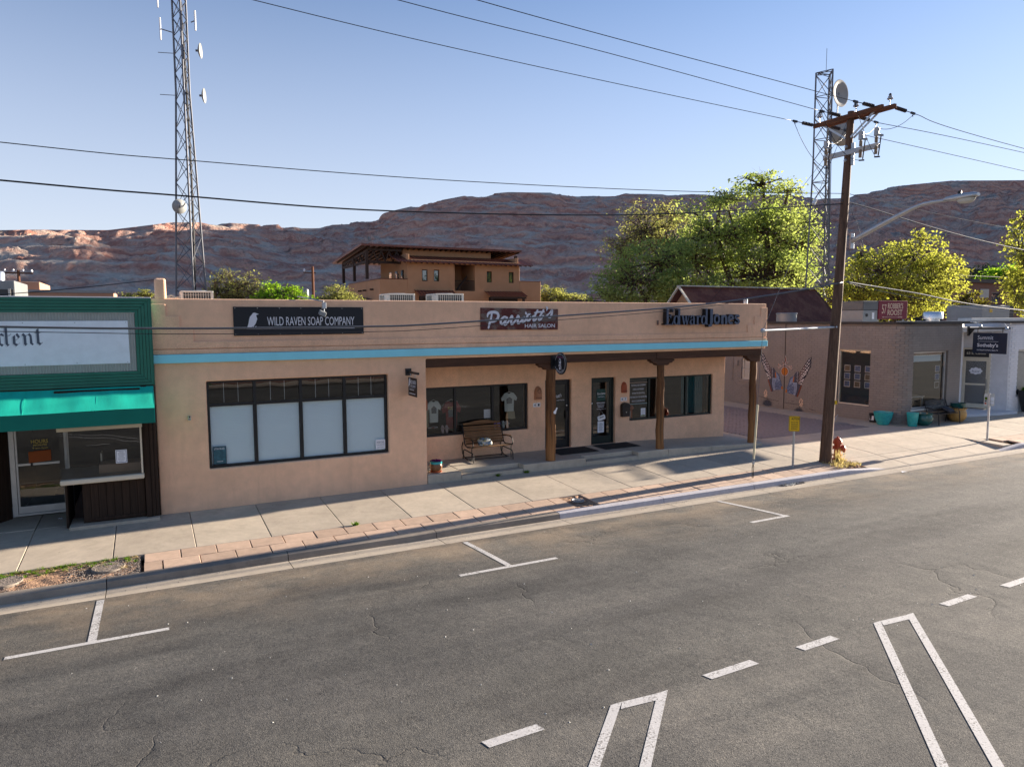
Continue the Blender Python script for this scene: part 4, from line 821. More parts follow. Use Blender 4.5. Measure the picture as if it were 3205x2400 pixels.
t = paper('notice', 'white flyer with green and blue foot, taped in the green framed window', 'notice', (14.735, gy-.001, 1.05), FX, .19, .28, lines=6); MB().box(14.745, 14.915, gy-.006, gy-.0042, 1.06, 1.10).build('footer', D['weed'], t)
t = paper('poster', 'small dark teal music poster in the corner of the blinds window', 'poster', (1.26, .13, 1.00), FX, .29, .42, 'navy'); MB().prism([(.01,.01), (.28,.01), (.28,.41), (.01,.41)], (1.26, .127, 1.00), FX, FZ, 0, .001).build('artwork', M('poster_teal', (.03,.10,.13), .6, .6, 14, 0), t)
text('lettering', 'UTAH BLUES', D['letter_white'], t, (1.29, .1255, 1.345), FX, FZ, .22, .045, 0, .001); small_print(t, (1.34, .1255, 1.06), FX, .13, .015, 0)
t = paper('notice', 'small white everyone welcome card in the corner of the blinds window', 'notice', (5.12, .13, 1.02), FX, .25, .25); text('lettering', 'EVERYONE', D['ink'], t, (5.15, .1265, 1.17), FX, FZ, .19, .055, 0, .001); text('lettering', 'IS WELCOME HERE', D['ink'], t, (5.15, .1265, 1.12), FX, FZ, .19, .025, 0, .001); text('lettering', '/////////', D['ink'], t, (5.16, .1265, 1.05), FX, FZ, .17, .035, 0, .001)
paper('notice', 'pair of white price sheets inside the clothing shop window', 'notice', (8.93, PY+.16, 1.38), FX, .30, .26, lines=4)
t = thing('shop_lettering', 'white script on the glass of the hair salon door', 'window lettering', (11.5, gy2, 1.8)); text('lettering', "Parriott's", D['letter_white'], t, (11.30, gy2-.002, 1.80), (.97,0,.24), (-.24,0,.97), .36, .12, 0, .002, .006, .35); text('lettering', 'HAIR SALON', D['letter_white'], t, (11.46, gy2-.002, 1.76), FX, FZ, .28, .035, 0, .002)
t = thing('sticker', 'small white bottle-shaped sticker on the log post', 'sticker', (10.36, .005, 1.63)); MB().prism([(-.05,-.06), (.02,-.07), (.03,.0), (.075,.10), (.04,.12), (.0,.05), (-.06,.0)], (10.40, .012, 1.68), FX, FZ, 0, .004).build('sheet', D['white'], t)
# security camera and floodlight
t = thing('door_buzzer', 'small cream box with black lens on the stucco wall', 'wall box', (.79, 0, 2.10)); MB().box(.755, .825, -.06, -.001, 2.09, 2.19).build('housing', D['cream'], t, bevel=.008); MB().lathe((.79, -.06, 2.175), [(.018, 0), (.018, .012)], 12, ax=(0,-1,0)).build('lens', D['black'], t); MB().box(.765, .81, -.066, -.0605, 2.10, 2.14).build('plate', D['grey_metal'], t)
t = thing('floodlight', 'grey floodlight on a conduit arm over the black raven sign', 'floodlight', (3.6, -.3, 4.3))
MB().tube([(3.28, .15, 4.90), (3.42, .02, 4.87), (3.78, -.42, 4.77)], .014, 8).build('conduit_arm', D['steel'], t); MB().box(3.735, 3.825, -.47, -.40, 4.60, 4.745).build('junction_box', D['steel'], t, bevel=.008); MB().tube([(3.78, -.435, 4.60), (3.775, -.44, 4.54)], .014, 8).build('knuckle', D['steel'], t)
MB().obox((3.735, -.44, 4.49), (.075, 0, -.03), (0, .05, .015), (.02, 0, .05)).build('lamp_head', D['grey_metal'], t, bevel=.012); MB().obox((3.74, -.475, 4.475), (.062, 0, -.025), (0, .012, .01), (.014, 0, .036)).build('lens', D['lens'], t)
# ---- clothing shop display
def shirt(name, label, x, z, w, h, mat, y, long=False, pr='print', grp='clothes hung in the shop window'):
    t = thing(name, label, 'shirt', (x, y, z), grp); s = w/2
    body = [(-s*.62,0), (s*.62,0), (s*.66,h*.62), (s*.98,h*.55), (s*1.12,h*.72), (s*.66,h*.97), (s*.26,h), (s*.12,h*.95), (-s*.12,h*.95), (-s*.26,h), (-s*.66,h*.97), (-s*1.12,h*.72), (-s*.98,h*.55), (-s*.66,h*.62)]
    MB().prism(body, (x, y, z), FX, FZ, 0, .035).build('body', mat, t, bevel=.012, seg=2)
    MB().tube([(x-s*.7, y-.015, z+h*.96), (x-s*.2, y-.015, z+h*1.02), (x, y-.015, z+h*1.05), (x+s*.2, y-.015, z+h*1.02), (x+s*.7, y-.015, z+h*.96)], .006, 6).build('hanger', D['offwhite'], t)
    if pr: MB().prism([(-s*.36,h*.42), (s*.36,h*.42), (s*.40,h*.66), (0,h*.78), (-s*.40,h*.66)], (x, y-.036, z), FX, FZ, 0, .002).build('chest_print', D[pr], t)
    return t
ty = PY+.42
shirt('tee_shirt', 'white tee shirt with grey print hung beside the brown bench', 9.88, 1.50, .50, .58, D['shirt'], ty-.05); shirt('tee_shirt', 'plain white tee shirt hung near the porch corner', 7.42, 1.32, .42, .64, D['shirt'], ty); 
t = shirt('tee_shirt', 'dark red tee shirt with yellow lettering in the shop window', 8.02, 1.08, .56, .84, D['red_shirt'], ty+.1, pr='print'); text('lettering', 'ROCKS', D['gold'], t, (7.90, ty+.062, 1.66), FX, FZ, .24, .09, 0, .002, .01); shirt('tan_shirt', 'tan long shirt half hidden behind the white tee', 7.16, 1.18, .36, .74, D['tan_cloth'], ty+.06, pr=None)
t = thing('skirt', 'short pale green skirt hung below the white tee', 'skirt', (9.95, ty, 1.30)); MB().prism([(-.17,0), (-.06,.015), (.05,-.01), (.17,0), (.13,.24), (-.13,.24)], (9.95, ty-.01, 1.26), FX, FZ, 0, .03).build('cloth', D['tan_cloth'], t, bevel=.008)
def sandal(x, mat, label, y=PY+.30):
    t = thing('sandals', label, 'sandals', (x, y, .98), 'sandals on the window sill')
    for i in (-1, 1):
        c = x+i*.065; sole = [(.05*math.cos(a)*(1.0 if math.sin(a) > 0 else .85), .125*math.sin(a)+.13) for a in [2*math.pi*q/18 for q in range(18)]]
        MB().prism(sole, (c, y, .985), FX, (0, .18, .98), 0, .03).build('sole', mat, t, bevel=.006); MB().tube([(c-.05, y-.03, 1.135), (c-.03, y-.065, 1.15), (c+.03, y-.065, 1.15), (c+.05, y-.03, 1.135)], .016, 8).build('strap', mat, t)
sandal(9.43, D['purple'], 'purple foam sandals standing on the shop window sill'); sandal(9.72, D['shirt'], 'white foam sandals standing on the shop window sill'); sandal(7.72, M('blush_foam', (.45,.33,.33), .8, .1, 8, 0), 'pale pink sandals standing on the shop window sill')
for x, lab in ((7.35, 'checked red and white cloth on the shop sill near the porch corner'), (9.62, 'checked red and white cloth on a shelf behind the sandals')):
    t = thing('checked_cloth', lab, 'cloth', (x, PY+.5, 1.15), 'checked cloths in the window')
    for i in range(4):
        for j in range(3): MB().box(x-.2+i*.1, x-.102+i*.1, PY+.42+j*.08, PY+.498+j*.08, 1.16, 1.172).build('square', D['white'] if (i+j) % 2 else D['terra'], t)
MB().box(6.6, 10.3, PY+.32, PY+.75, .90, .962).build('display_sill', D['room_floor'], bld); MB().box(14.25, 17.7, PY+.32, PY+.6, .88, .947).build('display_sill', D['room_floor'], bld)
t = thing('lantern', 'rust red finial lantern inside the green framed window', 'lantern', (14.55, PY+.42, .95)); MB().lathe((14.55, PY+.42, .95), [(.07,0), (.075,.02), (.06,.04), (.06,.30), (.085,.32), (.12,.36), (.09,.42), (.05,.45), (.02,.47), (.012,.49)], 12).build('body', D['terra'], t)
t = thing('picture_frame', 'small silver framed photo inside the green framed window', 'picture', (14.40, PY+.36, .95)); MB().prism([(-.09,0), (.09,0), (.09,.27), (-.09,.27)], (14.40, PY+.36, .95), FX, FZ, 0, .02).build('frame', D['alu'], t, bevel=.004); MB().prism([(-.065,.025), (.065,.025), (.065,.22), (-.065,.22)], (14.40, PY+.339, .95), FX, FZ, 0, .002).build('photo', D['photo_e'], t)
# ---- bench, pillow, pot
bz = sl(1.3); b0 = Vector((8.75, 1.12, bz)); t = thing('glider_bench', 'brown slatted glider bench with black tube frame on the porch', 'bench', b0)
bw = .60
bm = MB().box(-bw, bw, -.032, .032, -.011, .011).build('slat_mesh', D['bench_wood'], None, keep=(0,0,0)); bsm = bm.data; bpy.data.objects.remove(bm)
for i in range(6): o = piece('seat_slat', bsm, t, b0+Vector((0, -.30+i*.078, .425-i*.012)), (-.15, 0, 0)); o.modifiers.new('b', 'BEVEL').width = .006
for i in range(7): o = piece('back_slat', bsm, t, b0+Vector((0, .185+i*.030, .47+i*.075)), (R_(68), 0, 0)); o.modifiers.new('b', 'BEVEL').width = .006
top = [(-bw,.0), (bw,.0), (bw,.055), (.42,.07), (.22,.105), (0,.118), (-.22,.105), (-.42,.07), (-bw,.055)]; MB().prism(top, b0+Vector((0, .395, .985)), FX, (0, .37, .93), 0, .022).build('top_rail', D['bench_wood'], t, bevel=.006)
for s in (-1, 1):
    x = s*.63; q = lambda y, z: b0+Vector((x, y, z))
    MB().tube([q(.40,1.0), q(.20,.46), q(.10,.40), q(-.30,.44), q(-.36,.45)], .016, 8).build('side_frame', D['iron'], t, smooth=True)
    MB().tube([q(.24,.62), q(.0,.66), q(-.26,.665), q(-.37,.62), q(-.40,.50), q(-.36,.43)], .017, 8).build('arm_tube', D['iron'], t, smooth=True); MB().bar(q(.20,.65), q(-.28,.69), .055, .03).build('arm_rest', D['bench_wood'], t, bevel=.008)
    MB().tube([q(.34,.50), q(.42,.36), q(.38,.16), q(.20,.06), q(.0,.04)], .014, 8).build('hanger_tube', D['iron'], t, smooth=True)
    y_ = .90 if s < 0 else .90
    MB().tube([q(-.42,.012), q(-.40,.20), q(-.34,.27), q(.22,.30), q(.30,.26), q(.34,.012)], .016, 8).build('leg', D['iron'], t, smooth=True)
    MB().tube([q(-.30,.42), q(-.28,.14), q(-.30,.05)], .012, 8).build('swing_arm', D['iron'], t, smooth=True)
MB().tube([b0+Vector((-.63,-.12,.05)), b0+Vector((.63,-.12,.05))], .012, 8).build('cross_tube', D['iron'], t); MB().tube([b0+Vector((-.63,.25,.06)), b0+Vector((.63,.25,.06))], .012, 8).build('cross_tube', D['iron'], t)
def pillow(label, c, w, h, mat, tilt, rz=0):
    m = MB(); n = 10
    for sgn in (1, -1):
        for i in range(n+1):
            for j in range(n+1):
                a, b = i/n*2-1, j/n*2-1; th = .075*((1-a**4)*(1-b**4))**.6; pin = 1-.10*(a*a*b*b); p = Vector((a*w/2*pin, -sgn*th, b*h/2*pin)); p.rotate(Matrix.Rotation(tilt, 3, 'X')); p.rotate(Matrix.Rotation(rz, 3, 'Z')); m.v.append(tuple(Vector(c)+p))
    K = (n+1)**2; m.f = [(s*K+i*(n+1)+j, s*K+(i+1)*(n+1)+j, s*K+(i+1)*(n+1)+j+1, s*K+i*(n+1)+j+1) for s in (0,1) for i in range(n) for j in range(n)]
    return tag(m.build('pillow', mat, None, smooth='all', weld=True), label, 'pillow')
pm, nt, bs = new_mat('patterned_pillow'); v_ = coords(nt); vo = N(nt, 'ShaderNodeTexVoronoi'); vo.inputs['Scale'].default_value = 16; nt.links.new(v_, vo.inputs['Vector']); nt.links.new(ramp(nt, N(nt,'ShaderNodeSeparateColor').outputs[0], [(0,(1,1,1)),(1,(1,1,1))]), bs.inputs['Base Color'])
sc2 = N(nt, 'ShaderNodeSeparateColor'); nt.links.new(vo.outputs['Color'], sc2.inputs[0]); nt.links.new(ramp(nt, sc2.outputs[0], [(0,(.55,.52,.42)), (.3,(.10,.13,.12)), (.5,(.45,.36,.12)), (.7,(.18,.26,.34)), (.9,(.60,.58,.50))], 'CONSTANT'), bs.inputs['Base Color']); bs.inputs['Roughness'].default_value = .9
pillow('small patterned pillow lying on the brown glider bench', b0+Vector((-.10, -.02, .52)), .44, .34, pm, R_(-62), R_(-14))
pc = Vector((6.80, .24, sl(.2))); t = thing('flower_pot', 'glazed turquoise and rust pot of purple flowers at the porch corner', 'flower pot', pc)
MB().lathe(pc+Vector((0,0,.03)), [(.10,0), (.12,.01), (.155,.06), (.17,.12), (.165,.17), (.150,.20)], 30).build('pot', M('rust_glaze', (.22,.10,.045), .4, .35, 12, .1), t, smooth=True); MB().lathe(pc+Vector((0,0,.03)), [(.151,.198), (.166,.21), (.163,.265), (.150,.27), (.146,.25)], 30).build('glazed_rim', D['teal_pot'], t, smooth=True)
MB().lathe(pc, [(.13,.0), (.155,.012), (.16,.03), (.15,.032), (.14,.02)], 30).build('saucer', D['terra'], t, smooth=True); MB().lathe(pc+Vector((0,0,.265)), [(.145,0), (.145,.012)], 20).build('soil', D['dirt'], t)
m = MB(); r = random.Random(4)
for i in range(420): a, q = r.uniform(0, 6.28), .16*math.sqrt(r.random()); x, y, z = pc.x+q*math.cos(a), pc.y+q*math.sin(a), pc.z+.29+r.uniform(0,.06)*(1.1-q*4); s = .014; m.add([(x-s, y, z), (x, y-s*.5, z+s*.6), (x+s, y, z+.004), (x, y+s*.6, z+s)], [(0,1,2,3)])
m.build('flowers', D['petal'], t, recalc=False)
# ================================================================= green fronted newspaper shop at the left
gs = thing('green_shop', 'green sided newspaper office with green awning and brown boarded bay', 'building', (-4, 0, 0))
GY = -.22; XL = -12.0; R0, T0, B0 = .115, 4.815, 2.945; wS = .0635
MB().box(XL, R0-.03, GY+.02, 1.0, 2.95, 4.80).build('fascia_core', D['grey_core'], gs); MB().box(XL, R0-.03, 4.3, 12, -.3, 4.75).build('rear_block', D['grey_core'], gs)
for k in range(5):
    a, b = k*wS, (k+1)*wS-.005; dp = .030+.0
    MB().prism([(XL, T0-a), (R0-a, T0-a), (R0-b, T0-b), (XL, T0-b)], (0, GY+.019, 0), FX, FZ, 0, dp).build('siding_strip', D['green_sid'], gs, bevel=.008, seg=2)
    MB().prism([(XL, B0+b), (R0-b, B0+b), (R0-a, B0+a), (XL, B0+a)], (0, GY+.019, 0), FX, FZ, 0, dp).build('siding_strip', D['green_sid'], gs, bevel=.008, seg=2)
    MB().prism([(R0-b, B0+b), (R0-a, B0+a), (R0-a, T0-a), (R0-b, T0-b)], (0, GY+.019, 0), FX, FZ, 0, dp+.001).build('siding_strip', D['green_sid'], gs, bevel=.008, seg=2)
MB().box(XL, R0+.012, GY-.02, .6, T0+.001, T0+.022).build('cap_flashing', D['white'], gs, bevel=.004); MB().box(R0-.003, R0+.010, GY-.02, .6, B0, T0-.001).build('edge_trim', D['green_sid'], gs)
iR, iT, iB = R0-5*wS, T0-5*wS, B0+5*wS
MB().box(XL, iR+.012, GY-.016, GY+.0, iT-.001, iT+.012).build('inner_trim', D['corr'], gs)
m = MB(); x = iR; i = 0
while x > -6.5:
    for (dx, dy) in ((0,0), (.012,.010), (.030,.010), (.042,0)): m.v += [(x-dx, GY+.008-dy, iB), (x-dx, GY+.008-dy, iT)]
    x -= .054
n = len(m.v)//2; m.f = [(2*k, 2*k+1, 2*k+3, 2*k+2) for k in range(n-1)]; m.build('corrugated_panel', D['corr'], gs)
sb = thing('newspaper_sign', 'white board with faded black letter script on corrugated panel', 'shop sign', (-1.5, GY-.02, 3.43)); MB().prism([(XL, 3.42), (-.325, 3.43), (-.335, 4.335), (XL, 4.335)], (0, GY-.004, 0), FX, FZ, 0, .012).build('board', D['board_w'], sb, bevel=.002, seg=1)
kx, kz = 5.9e-4, 6.8e-4
def bl(polys, dx=0): 
    m = MB()
    for j, p in enumerate(polys): m.prism([((q[0]+dx)*kx, (980-q[1])*kz) for q in p][::-1], (-2.57, GY-.0165-.0003*j, 3.825), FX, FZ, 0, .002)
    m.build('letter', D['ink'], sb)
    m = MB()   # thin outline set off to the lower left
    P = polys[0]; pts = [((q[0]+dx-22)*kx, (980-q[1]-16)*kz) for q in P]
    m.ribbon(pts[-3:]+pts[:1], .004, (-2.57, GY-.0162, 3.825), FX, FZ, 0, .001); m.build('outline', D['ink'], sb)
n_ = [[(580,630),(635,580),(705,660),(710,890),(735,905),(675,965),(630,905),(625,690)], [(760,630),(805,580),(865,650),(880,880),(915,905),(880,950),(805,890),(805,690)], [(704,655),(768,622),(768,634),(704,672)]]
e_ = [[(320,685),(398,635),(400,880),(470,910),(520,862),(527,868),(410,970),(322,900)], [(412,625),(460,575),(535,690),(480,740)], [(402,778),(482,738),(484,747),(402,792)]]
d_ = [[(105,400),(180,350),(187,900),(232,908),(170,972),(112,900)], [(-120,660),(30,575),(92,650),(62,672),(-22,640),(-15,880),(62,910),(15,975),(-110,880)], [(186,648),(240,640),(290,590),(294,596),(246,654),(186,662)]]
t_ = [[(1000,490),(1076,445),(1087,860),(1130,890),(1176,858),(1182,864),(1090,952),(1006,890)], [(925,588),(985,570),(1145,572),(1085,592)]]
bl(d_); bl(e_); bl(n_); bl(t_); bl(n_, -980); bl(e_, -985); bl(d_, -1230)
for x in (-.37, -1.3, -2.2):
    for z in (4.30, 3.46): MB().lathe((x, GY-.016, z), [(.008,0), (.008,.003)], 8, ax=(0,-1,0)).build('screw', D['grey_metal'], sb)
# awning
aw = thing('awning', 'bright green fabric awning with dark valance below the newspaper sign', 'awning', (-4, -.6, 2.2)); aR = .085; m = MB(); nx, ny = 150, 10
for i in range(nx+1):
    x = XL+(aR-XL)*i/nx
    for j in range(ny+1): t_j = j/ny; sag = -.012*math.sin(math.pi*t_j)*(abs(math.sin(x*math.pi/.62)))-.006*math.sin(x*2.3); m.v.append((x, -.245-.76*t_j, 2.925-.40*t_j+sag))
m.f = [(i*(ny+1)+j, i*(ny+1)+j+1, (i+1)*(ny+1)+j+1, (i+1)*(ny+1)+j) for i in range(nx) for j in range(ny)]; m.build('canopy', D['awning_t'], aw, smooth='all', recalc=False)
m = MB(); nx = 150
for i in range(nx+1):
    x = XL+(aR-XL)*i/nx; w_ = .006*math.sin(x*5)+.004*math.sin(x*13)
    for j in range(4): m.v.append((x, -1.005-w_*j/3*.7, 2.520-.305*j/3))
m.f = [(i*4+j, i*4+j+1, i*4+j+5, i*4+j+4) for i in range(nx) for j in range(3)]; m.build('valance', M('awning_valance', (.002,.155,.115), .85, .08, 3, .1, 25), aw, smooth='all', recalc=False)
MB().prism([(.245,2.925), (1.005,2.522), (1.005,2.216), (.245,2.216)], (aR+.002, 0, 0), SX, FZ, -.006, 0).build('end_panel', D['awning_t'], aw); MB().tube([(XL,-.985,2.50), (aR-.01,-.985,2.50)], .012, 8).build('front_tube', D['alu'], aw); MB().tube([(XL,-.27,2.885), (aR-.01,-.27,2.885)], .012, 8).build('rear_tube', D['alu'], aw)
for x in (-1.02, -2.26, -3.5): MB().tube([(x, -.26, 2.875), (x, -.98, 2.485)], .010, 6).build('rafter', D['alu'], aw); MB().prism([(-.006,0), (.006,0), (.006,.86), (-.006,.86)], (x+.05, -1.006, 2.516), FX, (0,.885,.466), 0, .004).build('seam', D['awning_t'], aw)
# soffit, brown board pillar, bay with sloping boards
MB().box(XL, R0-.02, GY+.03, 1.4, 2.86, 2.944).build('soffit', D['brown_board'], gs)
for x0, x1, y in ((-.155, -.045, -.27), (-.04, .035, -.25), (.04, .105, -.235)): MB().box(x0, x1, y, .5, -.02, 2.93).build('pillar_board', D['brown_board'], gs, bevel=.006)
bay = MB().box(-1.35, -.16, -.17, .9, .05, .93).build('bay_base', D['brown_board'], gs)
for i in range(8): x = -1.345+i*.147; MB().box(x+.003, x+.143, -.195, -.171, .07, .935).build('board', D['brown_board'], bay, bevel=.004)
MB().box(-1.15, -.165, -.215, -.196, .085, .15).build('skirting', D['brown_board'], bay)
MB().box(-1.60, .10, -.40, .4, -.3, .045).build('bay_plinth', D['concrete_porch'], gs, bevel=.012)
MB().box(-1.72, -.165, -.40, .95, .935, 1.045).build('bay_sill', D['cream'], gs, bevel=.03, seg=3); MB().box(-1.705, -.175, -.36, 1.0, 1.046, 1.055).build('bay_floor', D['grey_metal'], gs)
MB().box(-1.73, -.165, -.37, .95, 2.055, 2.135).build('bay_head', D['cream'], gs, bevel=.01); MB().box(-1.73, -.17, -.36, 1.0, 2.14, 2.9).build('bay_top', D['brown_board'], gs)
bw_ = MB().box(-.215, -.18, -.37, -.33, 1.055, 2.054).build('bay_window', D['cream'], gs); MB().add([(-1.70,-.349,1.056), (-.217,-.349,1.056), (-.217,-.349,2.054), (-1.70,-.349,2.054)], [(0,1,2,3)]).build('pane', D['glass'], bw_, recalc=False); MB().add([(-1.703,-.348,1.056), (-1.703,.93,1.056), (-1.703,.93,2.054), (-1.703,-.348,2.054)], [(0,3,2,1)]).build('pane', D['glass'], bw_, recalc=False)
MB().box(-1.725, -1.675, .935, .985, 1.056, 2.054).build('corner_post', D['alu'], bw_)
MB().box(-.17, -.156, -.33, 1.0, 1.056, 2.05).build('bay_side', D['brown_board'], gs); MB().box(-1.66, -.18, 1.10, 1.16, .9, 2.9).build('bay_back', D['room'], gs)
t = thing('cardboard_box', 'low tan box lying on the floor of the bay window', 'box', (-.62, .15, 1.06)); MB().box(-1.03, -.20, .02, .55, 1.057, 1.235).build('carton', M('cardboard', (.33,.22,.15), .9, .1, 6, 0), t, bevel=.004); MB().box(-1.02, -.99, .56, .90, 1.057, 1.40).build('flap', D['cream'], t)
paper('notice', 'white notice with blue border on the bay window', 'notice', (-.69, -.356, 1.31), FX, .215, .285, lines=9, border='m_blue')
# recessed door
gd = cell_wall([-2.78, -2.68, -1.72, -1.62], [.03, .08, 2.35, 2.45], lambda x, z: not (-2.68 < x < -1.72 and .08 < z < 2.35), 1.18, 1.28).build('door', D['alu'], gs, bevel=.004)
cell_wall([-2.675, -2.635, -1.80, -1.725], [.085, .24, 1.15, 1.20, 2.25, 2.345], lambda x, z: not (-2.635 < x < -1.80 and (.24 < z < 1.15 or 1.20 < z < 2.25)), 1.20, 1.25).build('leaf_frame', D['alu'], gd, bevel=.004); MB().add([(-2.635,1.225,.24), (-1.80,1.225,.24), (-1.80,1.225,2.25), (-2.635,1.225,2.25)], [(0,1,2,3)]).build('pane', D['glass'], gd, recalc=False); MB().box(-2.40, -2.36, 1.17, 1.20, 1.14, 1.21).build('push_bar', D['black'], gd)
t = thing('hours_lettering', 'gold opening hours lettering on the recessed glass door', 'window lettering', (-2.2, 1.2, 1.5)); text('lettering', 'HOURS', D['gold'], t, (-2.37, 1.197, 1.635), FX, FZ, .32, .085, 0, .002, .015); text('lettering', 'MON-FRI', D['gold'], t, (-2.33, 1.197, 1.575), FX, FZ, .25, .045, 0, .002, .01); text('lettering', '9 am-5pm', D['gold'], t, (-2.35, 1.197, 1.50), FX, FZ, .29, .05, 0, .002)
t = thing('notice', 'plain orange brown paper taped below the gold hours', 'notice', (-2.2, 1.19, 1.22)); MB().prism([(-2.43,1.20), (-2.01,1.235), (-2.01,1.475), (-2.43,1.455)], (0, 1.196, 0), FX, FZ, 0, .003).build('sheet', D['orange_p'], t)
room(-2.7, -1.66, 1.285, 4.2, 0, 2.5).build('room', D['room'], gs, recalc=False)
for i in range(11): a = Vector((-2.80, 1.17, 0)); b = Vector((-3.75, -.18, 0)); p, q = a+(b-a)*(i/11), a+(b-a)*((i+.96)/11); MB().bar(p+Vector((0,0,1.42)), q+Vector((0,0,1.42)), .04, 2.9).build('wall_board', D['brown_board'], gs, bevel=.004)
MB().box(-12, -3.7, -.2, .2, -.3, 2.9).build('front_wall', D['brown_board'], gs); MB().box(-1.66, -1.62, -.2, 1.18, -.1, .93).build('jamb', D['brown_board'], gs)
t = thing('litter', 'scrap of crumpled white paper on the shaded entry floor', 'litter', (-1.85, .62, 0)); m = MB()
for i in range(7): a = i*.9; m.add([(-1.85+.03*math.cos(a), .62+.03*math.sin(a), .008), (-1.85+.045*math.cos(a+.5), .62+.04*math.sin(a+.7), .02), (-1.85+.02*math.cos(a+1), .62+.02*math.sin(a+1), .05)], [(0,1,2)])
m.build('scrap', D['paper'], t, recalc=False)
# ---- roof things behind the green parapet and on the stucco roof
def ac_unit(x0, x1, y0, y1, z0, z1, label, group='air conditioners on the stucco roof'):
    t = thing('air_conditioner', label, 'air conditioner', ((x0+x1)/2, (y0+y1)/2, z0), group)
    MB().box(x0+.03, x1-.03, y0+.03, y1-.03, z0, z1-.04).build('coil', D['ac_in'], t); MB().box(x0, x1, y0, y1, z1-.05, z1).build('lid', D['ac'], t, bevel=.015); MB().box(x0, x1, y0, y1, z0-.02, z0+.05).build('base_pan', D['ac'], t)
    for x in (x0, x1-.06): MB().box(x, x+.06, y0-.002, y0+.06, z0+.05, z1-.051).build('corner_post', D['ac'], t); MB().box(x, x+.06, y1-.06, y1, z0+.05, z1-.051).build('corner_post', D['ac'], t)
    MB().box(x0-.001, x0+.05, y0+.061, y0+.42, z0+.05, z1-.051).build('side_panel', D['ac'], t)
    n = 12
    for i in range(n): x = x0+.07+(x1-x0-.14)*i/(n-1); MB().box(x-.006, x+.006, y0+.0, y0+.028, z0+.05, z1-.051).build('guard_bar', D['ac'], t)
    for z in np.linspace(z0+.12, z1-.12, 5): MB().box(x0+.061, x1-.061, y0+.004, y0+.026, z-.004, z+.004).build('guard_bar', D['ac'], t)
    for i in range(5): y = y0+.5+(y1-y0-.6)*i/4; MB().box(x0+.004, x0+.028, y-.006, y+.006, z0+.05, z1-.051).build('guard_bar', D['ac'], t)
    MB().lathe(((x0+x1)/2, (y0+y1)/2, z1), [(.30,0), (.28,.02), (.1,.03)], 20).build('fan_guard', D['grey_metal'], t)
ac_unit(.93, 1.80, 5.0, 5.9, 4.27, 5.19, 'beige rooftop air conditioner beside the lattice tower foot'); ac_unit(7.05, 7.97, 5.0, 6.0, 4.27, 5.19, 'beige rooftop air conditioner left of the one above the hair salon sign'); ac_unit(8.72, 9.72, 5.0, 6.0, 4.27, 5.21, 'beige rooftop air conditioner nearest the hair salon sign')
t = thing('roof_pipe', 'loop of pale pipes on the roof by the corner pier', 'pipe', (.6, 5, 4.3)); MB().tube([(.52,5.2,4.9), (.55,5.2,5.02), (.70,5.2,5.06), (.80,5.2,5.0), (.92,5.2,4.98)], .03, 8).build('pipe', D['cream'], t, smooth=True); MB().tube([(.50,5.1,4.94), (.62,5.1,4.99), (.78,5.1,4.96)], .025, 8).build('pipe', D['cream'], t, smooth=True)
t = thing('rooftop_unit', 'large pale rooftop unit with louvres beyond the green parapet', 'air conditioner', (-6, 12, 4.4)); MB().box(-9.5, -3.9, 12, 15, 4.3, 5.72).build('casing', D['grey_metal'], t, bevel=.03)
MB().box(-9.45, -3.95, 11.96, 11.999, 5.02, 5.42).build('grille_recess', D['ac_in'], t)
for i in range(14): x = -9.3+i*.4; MB().box(x, x+.07, 11.94, 11.959, 5.0, 5.44).build('louvre', D['ac'], t)
for x in (-5.1, -4.5): MB().lathe((x, 13, 5.72), [(.20,0), (.20,.30), (.16,.36), (.12,.36)], 16).build('vent_cap', D['chrome'], t, smooth=True)
t = thing('pink_building', 'low pink stucco building with flat roof far beyond the green parapet', 'building', (-7, 52, 0)); MB().box(-14, -2.2, 50, 60, -.1, 6.80).build('block', D['pink_wall'], t, bevel=.05); MB().box(-10.6, -7.4, 51, 58, 6.801, 7.5).build('penthouse', D['pink_wall'], t, bevel=.05); MB().box(-14.1, -2.1, 49.9, 50.0, 6.62, 6.84).build('coping', D['grey_metal'], t)
# ================================================================= painted brick building across the alley
gb = thing('grey_brick_shop', 'flat roofed painted grey brick corner shop with rounded corner', 'building', (29, 3, 0))
GH = 4.06; GXW, GYF = 27.0, .60
WM = (2.10, 3.66, .60, 2.97); WF = (8.60, 9.35, 1.25, 2.32); WG = (27.55, 29.85, .61, 2.94)
RC = .55
side = swap_xy(cell_wall([GYF+RC, 2.10, 3.66, 8.60, 9.35, 22], [-.3, .60, 1.25, 2.32, 2.97, GH], lambda y, z: not inside([WM, WF], y, z), 0, .3), GXW); side.build('side_wall', D['grey_core'], gb)
cell_wall([GXW+RC, 27.551, 29.85, 30.75], [-.3, .61, 2.94, GH], lambda x, z: not inside([WG], x, z), GYF, GYF+.3).build('front_wall', D['grey_core'], gb)
m = MB(); nq = 12
for i in range(nq+1):
    a = math.pi+math.pi/2*i/nq
    for r in (RC, RC-.3):
        for z in (-.3, GH): m.v.append((GXW+RC+r*math.cos(a), GYF+RC+r*math.sin(a), z))
for i in range(nq): k = 4*i; m.f += [(k, k+1, k+5, k+4), (k+2, k+6, k+7, k+3), (k+1, k+3, k+7, k+5), (k, k+4, k+6, k+2)]
m.build('corner_wall', D['grey_core'], gb, smooth=True)
